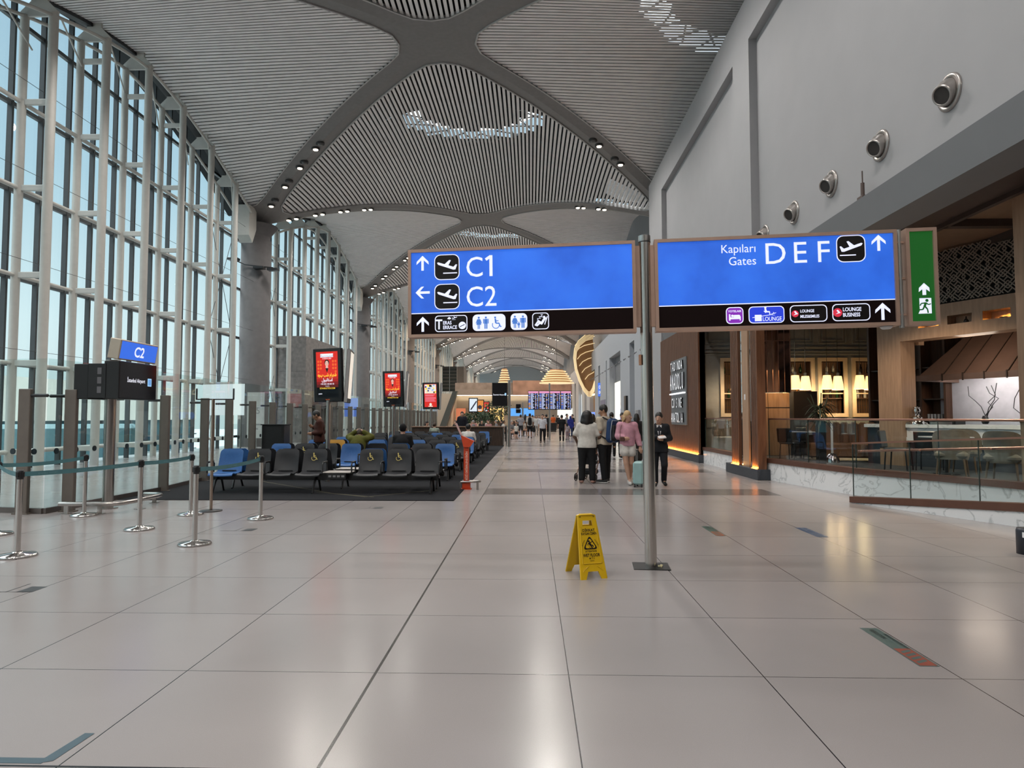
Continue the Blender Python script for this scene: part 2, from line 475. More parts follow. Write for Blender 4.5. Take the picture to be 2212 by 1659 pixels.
# downlights, in pairs along the ribs
lamp_can = mat('downlight_can', (.02, .02, .02), .5); lamp_on = mat('downlight_lit', (.9, .85, .75), .4, emit=6., ecol=(1, .86, .66), var=0)
lamp_off = mat('downlight_unlit', (.12, .12, .12), .3)
lt = {}
for on in (0, 1):
    can = MB(); can.lathe([(.20, .05), (.20, -.025), (.11, -.03), (.0, -.03)], 18)
    ds = MB(); ds.lathe([(.12, -.03), (.11, -.06), (.06, -.08), (.0, -.085)], 14)
    lt[on] = (can.mesh('housing', lamp_can), ds.mesh('bulb', lamp_on if on else lamp_off))
for k in range(0, NB-1):
    yc = Y0+HY+BAY*k
    for sx in (-1, 1):
        for sy in (-1, 1):
            for j, t in enumerate((.56, .66, .76, .86)):
                for e in (0, 1):
                    tt = t+e*.028
                    x, y = CX+sx*HW*tt, yc+sy*HY*(1-tt)
                    if sx > 0 and x > 5.2: continue
                    on = (e == 1) if (k == 0 and sy < 0) else 1
                    rib = ('left' if sx < 0 else 'right')
                    if k == 0 and sy < 0:
                        lab = '%s round downlight, %s of the %s pair down the near %s-hand ceiling rib' % ('glowing' if on else 'dark unlit', ('upper', 'lower')[e], ('top', 'second', 'third', 'lowest')[j], rib)
                        lab = 'round %s downlight, %s one of %s pair on nearest %s ceiling rib' % ('lit' if on else 'unlit', ('upper', 'lower')[e], ('top', 'second', 'third', 'lowest')[j], rib)
                    else:
                        lab = 'small lit round downlight in a distant grey ceiling rib, one of many pairs'
                    z0 = surf(x, y)-.03
                    o = thing('ceiling_light', lab, 'light', (x, y, z0), 0, 'round downlights in the ceiling ribs')
                    g = Vector(((surf(x+.1, y)-surf(x-.1, y))/.2, (surf(x, y+.1)-surf(x, y-.1))/.2, 0))
                    for nm, me in zip(('housing', 'bulb'), lt[on]):
                        c = bpy.data.objects.new(nm, me); COL.objects.link(c); c.parent = o

# ---------------------------------------------------------------- glazed facade on the left
XF, XB, XM, XG = -14.5, -15.4, -15.66, -15.8      # front tubes, rear tubes, mullions, glass
LEV = [.55+2.64*i for i in range(6)]
def edge(y): return surf(XL+.05, y)
truss_n = 0
for k in range(-2, NB-1):
    ym = Y0+BAY*k
    for j in range(-3, 4):
        y = ym+2.5*j
        zt = edge(y)-.55
        seg = 12 if y < 60 else 6
        o = thing('window_truss', None, None, (0, y, 0)); o['kind'] = 'structure'
        m = MB(); m.cyl((XF, 0, 0), (XF, 0, zt), .135, n=seg); m.build('front_tube', steel_w, o)
        m = MB(); m.cyl((XB, 0, 0), (XB, 0, zt-.05), .12, n=seg); m.build('rear_tube', steel_w, o)
        m = MB()
        for z in LEV:
            if z < zt-.6: m.rbox(XB, XF, -.05, .05, z-.09, z+.09, .015)
        m.build('rung', steel_w, o)
        m = MB(); a = XB-.12; b = XF+.14; mid = (a+b)/2
        m.prism([(a, zt-.1), (b, zt-.1), (b, zt+.05), (mid+.25, zt+.38), (mid+.25, edge(y)+.5), (mid-.25, edge(y)+.5), (mid-.25, zt+.38), (a, zt+.05)], -.04, .04, 'y')
        m.build('bracket', steel_w, o)
def window_bay(n, y0, y1):
    g = MB(); g.quad((XG, y0, 0), (XG, y1, 0), (XG, y1, 16.6), (XG, y0, 16.6))
    w = struct(g, 'window_%d' % n, pane_m)
    m = MB(); ny = int(round((y1-y0)/1.25))
    for i in range(ny+1):
        y = y0+1.25*i; m.box(XG-.02, XM, y-.04, y+.04, 0, edge(y)+.55)
    for z in LEV: m.box(XG-.01, XM-.02, y0, y1, z-.06, z+.06)
    m.build('window_frame', mull_m, w)
    m = MB()
    for z in LEV[:-1]:
        m.cyl((XB, y0+1.8, z), (XB, y1-1.8, z), .07, n=6)
    ys = [y0+1.9+i*(y1-y0-3.8)/24 for i in range(25)]
    for x in (XF, XB): m.tube([(x, y, edge(y)-.62) for y in ys], .06, 6)
    for i in range(0, 24, 3): m.cyl((XF, ys[i], edge(ys[i])-.65), (XB, ys[i+3], edge(ys[i+3])-1.6), .028, n=5)
    m.build('rail', steel_w, w)
    m = MB()
    for z0, z1 in ((LEV[0], LEV[2]), (LEV[2], LEV[4])):
        for e in (0, 1):
            for yy in (y0+2.0, y1-4.5):
                m.cyl((XB+.05, yy+2.5*e, z0), (XB+.05, yy+2.5*(1-e), z1), .015, n=4)
    for z in LEV[1:5]: m.cyl((XF-.3, y0, z+.35), (XF-.3, y1, z+.35), .008, n=4)
    m.build('tie_rod', mull_m, w)
for k in range(-2, NB-1): window_bay(k+3, Y0+BAY*(k-.5), Y0+BAY*(k+.5))
# dark fascia that closes the gap between slats and glass
m = MB(); ys = [Y0-2.5*BAY+.75*i for i in range(int(BAY*(NB+1.5)/.75))]
for a, b in zip(ys, ys[1:]):
    za, zb = edge(a), edge(b)
    m.pts([(XL+.02, a, za-.12), (XL+.02, b, zb-.12), (XL+.02, b, zb+.7), (XL+.02, a, za+.7)], [(0, 1, 2, 3)], 0)
    m.pts([(XL+.02, a, za-.12), (XL-.25, a, za-.12), (XL-.25, b, zb-.12), (XL+.02, b, zb-.12)], [(0, 1, 2, 3)], 0)
    m.pts([(XL-.25, a, za-.12), (XL-.25, b, zb-.12), (XL-.25, b, zb+.7), (XL-.25, a, za+.7)], [(3, 2, 1, 0)], 0)
struct(m, 'trim_1', mat('fascia_dark', (.03, .03, .032), .6))
# columns
arm_m = mat('fixture_black', (.018, .018, .02), .4)
for k in range(-2, NB-1):
    y = Y0+HY+BAY*k
    m = MB(); m.lathe([(.78, 0), (.78, 11.2), (.72, 11.2), (.72, 11.45), (1.1, 12.0)], 40, (XL, y, 0))
    struct(m, 'column', conc)
    # grey sloping gusset beside each column head
    m = MB(); m.prism([(y-1.9, edge(y)-1.0), (y-1.45, edge(y)-1.3), (y-1.0, edge(y)-.5), (y-1.0, edge(y)+.6), (y-1.9, edge(y)+.6)], XF-.75, XF-.1, 'x'); struct(m, 'trim_2', steel_w)
    if 0 <= k < 4:
        o = thing('column_floodlight', 'black twin floodlight on an arm from the %s grey round column' % ('nearest', 'second', 'third', 'fourth')[k], 'light', (XL, y-.78, 9.7), 0, 'floodlights on the column arms')
        m = MB(); m.tube([(-.75, 0.1, .25), (-.2, -.12, 0), (.6, -.12, -.1), (1.25, 0, -.15)], .035, 6); m.build('arm', arm_m, o)
        for x, z in ((-.85, .3), (.55, -.18), (1.3, -.28)):
            m = MB(); m.rbox(x-.28, x+.28, -.3, .1, z-.06, z+.07, .02); m.build('lamp_head', arm_m, o)

# ---------------------------------------------------------------- floor
fm = mat('floor_terrazzo', (.44, .405, .38), .2, var=0, spec=.5)
_nt = fm.node_tree; _b = _nt.nodes['Principled BSDF']; NN = _nt.nodes.new; LK = _nt.links.new
geo = NN('ShaderNodeNewGeometry'); sep = NN('ShaderNodeSeparateXYZ'); LK(geo.outputs['Position'], sep.inputs[0])
def mth(op, a, b=None, c=None):
    n = NN('ShaderNodeMath'); n.operation = op
    for i, q in enumerate((a, b, c)):
        if q is None: continue
        if isinstance(q, (int, float)): n.inputs[i].default_value = q
        else: LK(q, n.inputs[i])
    return n.outputs[0]
def joint(co, off, w):
    f = mth('FRACT', mth('DIVIDE', mth('SUBTRACT', co, off-120), 1.2))
    d = mth('MULTIPLY', mth('MINIMUM', f, mth('SUBTRACT', 1., f)), 1.2)
    return mth('LESS_THAN', d, w)
X, Yc_ = sep.outputs[0], sep.outputs[1]
jx = joint(X, .234, .0035); jy = joint(Yc_, 4.2, .003)
thick = mth('MAXIMUM', mth('LESS_THAN', mth('ABSOLUTE', mth('SUBTRACT', X, -.97)), .009), mth('LESS_THAN', mth('ABSOLUTE', mth('SUBTRACT', Yc_, 3.055)), .008))
J = mth('MAXIMUM', mth('MAXIMUM', jx, jy), thick)
# speckle, wide stains, and the darker cross bands of stone
n1 = NN('ShaderNodeTexNoise'); n1.inputs['Scale'].default_value = 260; n1.inputs['Detail'].default_value = 1; LK(geo.outputs['Position'], n1.inputs['Vector'])
n2 = NN('ShaderNodeTexNoise'); n2.inputs['Scale'].default_value = .7; n2.inputs['Detail'].default_value = 4; LK(geo.outputs['Position'], n2.inputs['Vector'])
cell = NN('ShaderNodeTexWhiteNoise'); cell.noise_dimensions = '2D'
cv = NN('ShaderNodeCombineXYZ')
LK(mth('FLOOR', mth('DIVIDE', mth('SUBTRACT', X, .234-120), 1.2)), cv.inputs[0]); LK(mth('FLOOR', mth('DIVIDE', mth('SUBTRACT', Yc_, 4.2-120), 1.2)), cv.inputs[1]); LK(cv.outputs[0], cell.inputs['Vector'])
base = mth('ADD', mth('ADD', mth('MULTIPLY', n1.outputs['Fac'], .22), mth('MULTIPLY', n2.outputs['Fac'], .16)), mth('MULTIPLY', cell.outputs['Value'], .04))
base = mth('ADD', base, .79)
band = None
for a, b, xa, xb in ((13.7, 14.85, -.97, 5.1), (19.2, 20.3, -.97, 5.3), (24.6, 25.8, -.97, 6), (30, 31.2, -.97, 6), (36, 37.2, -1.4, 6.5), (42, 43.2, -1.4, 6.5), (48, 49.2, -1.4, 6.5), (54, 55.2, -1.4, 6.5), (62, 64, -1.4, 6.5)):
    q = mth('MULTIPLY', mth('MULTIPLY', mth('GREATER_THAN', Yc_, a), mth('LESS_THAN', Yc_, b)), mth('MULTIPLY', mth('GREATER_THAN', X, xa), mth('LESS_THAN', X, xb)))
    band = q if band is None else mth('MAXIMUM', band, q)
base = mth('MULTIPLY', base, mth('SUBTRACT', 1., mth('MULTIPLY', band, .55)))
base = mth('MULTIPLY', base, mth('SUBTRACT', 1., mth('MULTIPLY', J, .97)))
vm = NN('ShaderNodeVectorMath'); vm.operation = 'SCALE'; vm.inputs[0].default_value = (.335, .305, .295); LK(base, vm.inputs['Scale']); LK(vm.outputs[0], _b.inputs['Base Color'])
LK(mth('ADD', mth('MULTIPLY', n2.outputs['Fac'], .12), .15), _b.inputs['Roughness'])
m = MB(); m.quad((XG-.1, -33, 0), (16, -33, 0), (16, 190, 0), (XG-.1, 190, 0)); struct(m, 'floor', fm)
# carpet of the waiting area
cm = mat('carpet_charcoal', (.017, .0175, .020), .95, var=.25, scale=90, spec=.15)
m = MB(); m.box(-8.35, -1.46, 12.62, 36.5, .001, .012)
# faint ochre lines woven in the pile
for (x0, y0, x1, y1) in ((-6.6, 16.2, -4.1, 13.7), (-4.1, 13.7, -3.1, 13.1), (-3.3, 13.1, -2.0, 14.4), (-4.6, 14.0, -3.3, 13.15)):
    d = Vector((x1-x0, y1-y0, 0)).normalized(); n = Vector((-d.y, d.x, 0))*.022
    m.pts([(x0+n.x, y0+n.y, .0135), (x0-n.x, y0-n.y, .0135), (x1-n.x, y1-n.y, .0135), (x1+n.x, y1+n.y, .0135)], [(0, 1, 2, 3)], 1)
solo(m, 'carpet', [cm, mat('carpet_ochre', (.085, .075, .045), .95, var=.3, scale=60)], 'charcoal carpet under the rows of gate seats, thin ochre lines woven in', 'carpet')
# glass tape on the floor and the stickers
tape = mat('tape_blue_grey', (.055, .10, .125), .5)
m = MB(); m.box(-2.75, -2.26, 3.075, 3.125, .0005, .0016); m.pts([(-2.285, 3.075, .0018), (-2.222, 3.10, .0018), (-2.205, 3.37, .0018), (-2.255, 3.37, .0018)], [(0, 1, 2, 3)])
solo(m, 'floor_tape', tape, 'corner of blue-grey tape stuck on the pale floor tiles', 'tape')
def sticker(x0, x1, y0, y1, ca, cb, cc, lab, txt):
    m = MB(); m.box(x0, x1, y0, y1, .0005, .002, 0)
    m.box(x0+.01, x1-.01, y0+.01, y0+(y1-y0)*.42, .001, .0026, 2)
    for i in range(4): 
        yy = y0+(y1-y0)*(.06+.08*i); m.pts([(x0+.025, yy, .003), (x1-.025, yy+.04, .003), (x1-.025, yy+.075, .003), (x0+.025, yy+.035, .003)], [(0, 1, 2, 3)], 0)
    m.text(txt, T((x0+x1)/2-.02, y1-.04, .0031) @ Rz(-PI/2), .048, 1, bold=.01)
    m.text('MESAFENIZI KORUYUN', T((x0+x1)/2+.035, y1-.14, .0031) @ Rz(-PI/2), .03, 1, bold=.01)
    solo(m, 'floor_sticker', [mat('sticker_'+ca[1], ca[0], .4), mat('sticker_text_'+ca[1], cb, .4), mat('sticker_band_'+ca[1], cc, .4)], lab, 'sticker')
sticker(2.49, 2.62, 4.40, 5.17, ((.09, .13, .12), 'green'), (.02, .025, .025), (.30, .075, .05), 'grey-green and red floor sticker, the large nearest one', 'BEKLEYIN')
sticker(2.49, 2.62, 9.05, 9.83, ((.05, .10, .08), 'dark'), (.01, .015, .015), (.35, .09, .04), 'small green and red floor sticker to the right of the sign pole', 'BEKLEYIN')
sticker(3.81, 3.96, 9.0, 9.75, ((.04, .07, .14), 'blue'), (.3, .34, .4), (.12, .15, .2), 'blue floor sticker out on the tiles before the restaurant ramp', 'BEKLEYIN')
for x0, y0, lab in ((-3.05, 11.55, 'small steel floor hatch outlined on the tiles before the carpet'), (-4.35, 9.25, 'thin steel floor hatch beside a belt barrier base'), (-5.0, 6.0, 'steel floor hatch at the left edge of the picture')):
    m = MB(); m.box(x0, x0+.45, y0, y0+.012, .0004, .0012); m.box(x0+.3, x0+.45, y0, y0+.2, .0004, .0012); m.box(x0+.2, x0+.212, y0, y0+.3, .0004, .0012)
    solo(m, 'floor_hatch', mull_m, lab, 'hatch')

# ---------------------------------------------------------------- tall wall on the right
W = 5.9
m = MB()
m.box(W, 6.6, -32, 32.6, 11.8, 13.05)
m.box(W, 6.6, 29.5, 32.6, 5.5, 11.8); m.box(W, 6.6, 17.6, 19.0, 5.5, 11.8)
m.box(6.12, 6.6, -32, 17.6, 5.5, 11.8); m.box(6.12, 6.6, 19.0, 29.5, 5.5, 11.8)
m.box(W, 6.6, 29.9, 32.6, 0, 5.5)
struct(m, 'wall_right', plaster)
m = MB(); m.prism([(W, 5.5), (W+.12, 4.98), (6.7, 4.98), (6.7, 5.5)], -32, 29.9, 'y'); struct(m, 'trim_3', plaster_d)  # darker plaster puts the shade of the slanted band into its colour
m = MB(); m.box(6.6, 14, 32.4, 32.6, 0, 13.05); struct(m, 'wall_far_side', plaster)
# swivelling air jets
jet = mat('jet_metal', (.40, .37, .35), .32, metal=.85); jin = mat('jet_inside', (.035, .03, .028), .7)
ja = MB(); ja.lathe([(.27, 0), (.27, .025), (.25, .04), (.205, .04), (.2, .02)], 28)
jb = MB(); jb.lathe([(.20, .0), (.195, .06), (.165, .10), (.155, .17), (.14, .20), (.125, .2), (.12, .1), (.0, .1)], 28)
base_o = None
names = ['nearest', 'second', 'third', 'fourth', 'fifth']
for i in range(5):
    o = thing('air_jet', 'round brushed metal air jet high on the right wall, %s of the row of five' % names[i], 'air vent', (6.12, 9.6+1.9*i, 6.32), 0, 'round air jets on the tall right wall')
    for nm, mb_, q in (('flange', ja, 0), ('nozzle', jb, .28)):
        c = mb_.build(nm, jet, o); c.rotation_euler = (0, -PI/2, 0)
        if q: c.rotation_euler = Vector((-.86, -.30, -.40)).to_track_quat('Z', 'Y').to_euler()
    c = MB(); c.poly([(x, y, .185) for x, y in disc(.122, n=20)]); c = c.build('throat', jin, o); c.rotation_euler = Vector((-.86, -.30, -.40)).to_track_quat('Z', 'Y').to_euler()
m = MB(); m.rbox(-.06, .06, -.1, .1, 0, .06, .01); m.cyl((0, 0, .06), (0, 0, .3), .035, n=8); m.cyl((0, 0, .3), (0, 0, .52), .012, n=6)
solo(m, 'wall_antenna', mat('antenna_brown', (.1, .07, .06), .5), 'small dark antenna standing on the ledge under the air jets', 'antenna', (5.98, 11.9, 5.5))
# ================================================================ gate area on the left
chrome = mat('chrome', (.62, .60, .58), .12, metal=1., var=.02)
brushed = mat('brushed_steel', (.46, .43, .41), .28, metal=1., var=.08, scale=3, stretch=(40, 40, .5))
black = mat('black_plastic', (.012, .012, .013), .35)
teal = mat('belt_teal', (.075, .20, .225), .6, var=.04)
beltxt = mat('belt_print', (.16, .33, .36), .6)
white_g = mat('white_print', (.8, .8, .82), .5, var=.01)

# ---- belt barriers
bm_base = MB(); bm_base.lathe([(.0, .0), (.195, .0), (.2, .012), (.185, .03), (.06, .045), (.045, .06)], 32)
bm_pole = MB(); bm_pole.cyl((0, 0, .05), (0, 0, .9), .031, n=18, caps=False)
bm_head = MB(); bm_head.lathe([(.034, .88), (.036, .885), (.036, .975), (.03, .985), (.0, .985)], 18)
for a in range(4): bm_head.rbox(-.014, .014, .03, .046, .90, .968, .004, M=Rz(a*PI/2))
me_base, me_pole, me_head = bm_base.mesh('base', chrome), bm_pole.mesh('pole', chrome), bm_head.mesh('belt_cassette', black)
def barrier(x, y, lab, to=None, sag=.015):
    o = thing('belt_barrier', lab, 'barrier', (x, y, 0), 0, 'chrome belt barriers by the gate entrance')
    for nm, me in (('base', me_base), ('pole', me_pole), ('belt_cassette', me_head)):
        c = bpy.data.objects.new(nm, me); COL.objects.link(c); c.parent = o
    if to:
        dx, dy = to[0]-x, to[1]-y; L = math.hypot(dx, dy); ux, uy = dx/L, dy/L
        m = MB(); N = 14
        f = lambda t: (ux*(.045+(L-.09)*t), uy*(.045+(L-.09)*t), .935-4*sag*t*(1-t))
        P = []
        for i in range(N+1):
            a = f(i/N); P += [(a[0], a[1], a[2]+.027), (a[0], a[1], a[2]-.027)]
        for e, d in ((1, .0008), (-1, -.0008)):
            m.pts([(p[0]+uy*d, p[1]-ux*d, p[2]) for p in P], [(2*i, 2*i+1, 2*i+3, 2*i+2)[::e] for i in range(N)], 0, True)
        ang = math.atan2(uy, ux)
        for q in (.18, .5, .8):
            if L > 1.3: m.text('ISTANBUL AIRPORT', T(*f(q)) @ T(uy*.0022, -ux*.0022, -.012) @ Rz(ang) @ UP, .03, 1, 'CENTER')
        m.build('belt', [teal, beltxt], o)
    return o
barrier(-5.88, 7.51, 'chrome belt barrier nearest the camera, at the left edge of the picture', (-5.55, 9.33))
barrier(-5.55, 9.33, 'chrome belt barrier in front of the steel guard rail and gate display post', (-5.55, 10.75))
barrier(-5.55, 10.75, 'chrome belt barrier half hidden behind a nearer barrier, beside the tall stand')
barrier(-7.22, 10.60, 'chrome belt barrier close to the glass partition, behind the long belt', (-7.25, 8.87), .03)
barrier(-4.21, 8.27, 'chrome belt barrier in front of the carpet corner, its belt running right', (-4.23, 10.34), .03)
barrier(-4.23, 10.34, 'chrome belt barrier furthest right, standing before the wheelchair seats')
barrier(-7.25, 8.87, 'chrome belt barrier mostly cut off by the left picture edge', (-5.88, 7.51), .03)

# ---- slim stand with a cross bar
o = thing('sign_stand', 'tall slim brass-coloured stand with a black disc base and thin top bar', 'stand', (-5.42, 11.17, 0))
m = MB(); m.lathe([(0, 0), (.18, 0), (.18, .012), (.04, .022)], 28); m.build('base', black, o)
m = MB(); m.cyl((0, 0, .015), (0, 0, 1.9), .026, n=14); m.build('pole', mat('stand_bronze', (.45, .36, .30), .25, metal=1.), o)
m = MB(); m.box(-.30, .36, -.008, .008, 1.885, 1.905); m.build('crossbar', black, o)
for x in (-.29, .35):
    m = MB(); m.box(x-.012, x+.012, -.008, .008, 1.9, 2.08); m.build('upright', black, o)

# ---- gate display on its post
blue_s = glow('sign_blue', (.035, .15, .74), .9); navy = mat('screen_black', (.010, .010, .013), .12); wht = glow('sign_white', (.80, .82, .92), .95)
o = thing('gate_display', 'gate post with blue C2 sign above a black screen reading Istanbul Airport', 'gate sign', (-7.39, 11.46, 0), PI/2)
m = MB(); m.cyl((0, 0, 0), (0, 0, 2.6), .088, n=24); m.cyl((0, 0, 0), (0, 0, .015), .16, n=24); m.build('post', brushed, o)
m = MB(); m.rbox(-.46, .66, -.43, -.16, 1.9, 2.55, .012); m.rbox(-.43, .6, .12, .38, 1.9, 2.5, .012); m.box(-.47, -.43, -.2, .1, 1.92, 2.5)
for i in range(3): m.box(-.475, -.465, -.13, -.06, 2.0+.16*i, 2.11+.16*i, 1)
m.build('screen_housing', [black, mat('vent_grey', (.12, .12, .13), .5)], o)
m = MB(); f = Face(m, -.4305); f.rect(-.44, .64, 1.92, 2.53, 0)
f.text('İstanbul Airport', -.24, 2.2, .095, 1, bold=.012, sx=.84); f.rect(.37, .49, 2.15, 2.29, 2, .003); f.rect(.385, .475, 2.165, 2.275, 3, .005)
m.build('screen', [navy, wht, glow('logo_cyan', (.35, .6, .85), 1.), glow('logo_blue', (.12, .3, .6), 1.)], o)
m = MB(); M = T(0, -.40, 2.57) @ Rx(.16)
m.rbox(-.46, .66, -.0, .2, 0, .35, .012, 0, M); 
f = Face(m, -.001, M); f.rect(-.435, .635, .025, .325, 1); f.text('C2', .1, .085, .25, 2, 'CENTER', .02)
m.build('gate_number_sign', [mat('sign_case', (.55, .47, .38), .35, metal=.6), blue_s, wht], o)
# ---- steel guard rail round it
o = thing('guard_rail', 'low brushed steel guard rail bent around the gate display post', 'rail', (-7.3, 11.2, 0))
P = [(-.48, -.4, .16), (.30, -.4, .16), (.42, -.36, .16), (.5, -.26, .16), (.52, -.1, .16), (.52, .75, .16), (.47, .93, .16), (.34, 1.02, .16), (.1, 1.02, .16)]
m = MB(); m.tube(P, .036, 12); m.build('bar', brushed, o)
for x, y in ((-.36, -.4), (.2, -.4), (.52, .2), (.3, 1.02)):
    m = MB(); m.box(x-.035, x+.035, y-.012, y+.012, .008, .15); m.box(x-.07, x+.07, y-.06, y+.06, 0, .008); m.build('foot', brushed, o)

# ---- glass partition with its flat posts
pglass = glass('partition_glass', (.92, .975, .97), .02, 0., .16)
post_m = mat('post_bronze', (.165, .14, .12), .42, metal=.25); dots = mat('glass_dot', (.02, .035, .045), .6)
base_m = mat('base_rail_metal', (.16, .14, .13), .4, metal=.6)
line = [(-8.02, 10.78), (-7.95, 14.1), (-8.2, 16.35)]+[(-8.3, 17.9+1.52*i) for i in range(28)]
def pane(a, b, n, lab):
    dx, dy = b[0]-a[0], b[1]-a[1]; L = math.hypot(dx, dy)
    o = thing('glass_partition', lab, 'partition', (a[0], a[1], 0), math.atan2(dy, dx), 'clear glass partition panes along the gates')
    m = MB(); m.box(.0, L-.012, -.006, .006, .09, 2.57); m.build('pane', pglass, o)
    m = MB(); m.box(0, L, -.03, .03, 0, .09); m.build('base_rail', base_m, o)
    m = MB()
    k = max(2, int(L/.42))
    for i in range(k):
        x = L*(i+.5)/k
        for e in (-1, 1): m.poly([(p, e*.0075, q) for p, q in disc(.05, x, 1.02, 14)][::-e])
    m.build('warning_dot', dots, o)
def gpost(x, y, rz, n, arm, lab):
    o = thing('glass_post', lab, 'post', (x, y, 0), rz, 'flat bronze posts along the glass partition')
    m = MB(); m.rbox(-.1, .1, -.04, .04, 0, 2.06, .008); m.box(-.13, .13, -.06, .06, 0, .02); m.build('post', post_m, o)
    m = MB(); m.cyl((arm*.08, 0, 1.95), (arm*.36, 0, 1.95), .028, n=10); m.sphere((arm*.36, 0, 1.95), .03, 8); m.build('arm', black, o)
pane((-9.7, 11.06), (-8.04, 10.78), 0, 'clear glass partition pane facing the camera at the far left')
gpost(-8.36, 10.74, 0, 0, 1, 'flat bronze post left of the glass corner, its black arm pointing right')
gpost(-7.80, 11.05, 0, 0, -1, 'flat bronze post just left of the gate display, its black arm pointing left')
ORD = ['first', 'second', 'third', 'fourth', 'fifth', 'sixth', 'seventh', 'eighth', 'ninth', 'tenth']
for i in range(len(line)-1):
    a, b = line[i], line[i+1]
    far = i >= 10
    pane(a, b, i, 'clear glass partition pane far down the gate line, one of many alike' if far else 'clear glass partition pane, %s along the gates from the glass corner' % ORD[i])
    if i: gpost(a[0]+.06, a[1], 0, i, -1, 'flat bronze glass post far down the gate line, one of many alike' if far else 'flat bronze glass post beyond the gate display, %s one down the line' % ORD[i-1])

# ---- beam seating
seat_c = {'D': mat('seat_charcoal', (.019, .020, .023), .5, var=.1, scale=20), 'B': mat('seat_blue', (.040, .135, .36), .45, var=.06, scale=20), 'Y': mat('seat_mustard', (.52, .27, .035), .45)}
seat_c['W'] = seat_c['D']
frame_m = mat('bench_black', (.014, .014, .015), .4); wsym = mat('symbol_yellow', (.62, .50, .14), .5); tab_m = mat('side_table_top', (.5, .46, .42), .4)
PIT = .61
def back_mesh():
    m = MB()
    def fn(u, v):   # v up, u across
        z = .40+.50*v; w = .265*(1-.10*max(0, v-.0)*.6)
        e = max(0, (v-.80)/.20); w -= .06*(1-math.sqrt(max(0, 1-e*e)))
        x = (2*u-1)*w
        return (x, .17+.13*v+.03*(1-(2*u-1)**2)*math.sin(PI*min(1, v*1.2)), z)
    m.sheet(fn, 10, 12, flip=True); m.sheet(lambda u, v: tuple(Vector(fn(u, v))+Vector((0, .022, 0))), 10, 12)
    for u in (0, 1):
        P = []
        for j in range(13): a = Vector(fn(u, j/12)); P += [tuple(a), tuple(a+Vector((0, .022, 0)))]
        m.pts(P, [(2*j, 2*j+1, 2*j+3, 2*j+2)[::(1 if u else -1)] for j in range(12)], 0, True)
    P = []
    for i in range(11): a = Vector(fn(i/10, 1)); P += [tuple(a), tuple(a+Vector((0, .022, 0)))]
    m.pts(P, [(2*i, 2*i+2, 2*i+3, 2*i+1) for i in range(10)], 0, True)
    return m
def pan_mesh():
    m = MB()
    def fn(u, v):
        y = -.27+.46*v; w = .255
        return ((2*u-1)*w, y, .44-.035*math.sin(PI*v)-.05*max(0, (.16-v)/.16)**2-.015*(1-(2*u-1)**2))
    m.sheet(fn, 8, 10); m.sheet(lambda u, v: tuple(Vector(fn(u, v))-Vector((0, 0, .022))), 8, 10, flip=True)
    for u in (0, 1):
        P = []
        for j in range(11): a = Vector(fn(u, j/10)); P += [tuple(a), tuple(a-Vector((0, 0, .022)))]
        m.pts(P, [(2*j, 2*j+1, 2*j+3, 2*j+2) for j in range(10)], 0)
    P = []
    for i in range(9): a = Vector(fn(i/8, 0)); P += [tuple(a), tuple(a-Vector((0, 0, .022)))]
    m.pts(P, [(2*i, 2*i+1, 2*i+3, 2*i+2) for i in range(8)], 0)
    # dark grip slot at the root of the back
    m.box(-.15, .15, .165, .18, .43, .455, 1)
    return m
SM = {}
for c in 'DBY': SM[c] = (pan_mesh().mesh('seat', [seat_c[c], frame_m]), back_mesh().mesh('backrest', seat_c[c]))
sy = MB(); f = Face(sy, 0, T(0, .262, .74) @ Rx(-.26)); f.wheelchair(-.02, -.085, .17, 0, lift=.012); sym_me = sy.mesh('wheelchair_symbol', wsym)
lg = MB()
for y in (-.30, .22): lg.tube([(0, -.02, .36), (0, y*.55, .25), (0, y, .02), (0, y*1.12, .012)], .022, 8)
lg.rbox(-.03, .03, -.1, .08, .33, .39, .008); leg_me = lg.mesh('leg', frame_m)
am = MB(); am.tube([(0, .10, .42), (0, .12, .60), (0, .06, .645), (0, -.16, .64), (0, -.20, .60), (0, -.19, .42)], .017, 8); am.rbox(-.025, .025, -.17, .08, .64, .665, .008); arm_me = am.mesh('armrest', frame_m)
tb = MB(); tb.rbox(-.29, .29, -.25, .2, .425, .45, .01, 0); tb.box(-.2, .2, -.26, -.1, .30, .42, 1)
for i in range(4): tb.box(-.16+.09*i, -.10+.09*i, -.266, -.259, .345, .385, 2)
tab_me = tb.mesh('side_table', [tab_m, frame_m, mat('socket_grey', (.25, .25, .25), .4)])
bmM = MB(); bmM.rbox(-8*PIT/2+.02, 8*PIT/2-.02, -.05, .05, .30, .375, .01); bmM.box(-8*PIT/2+.05, 8*PIT/2-.05, -.062, -.05, .27, .40); beam_me = bmM.mesh('beam', frame_m)
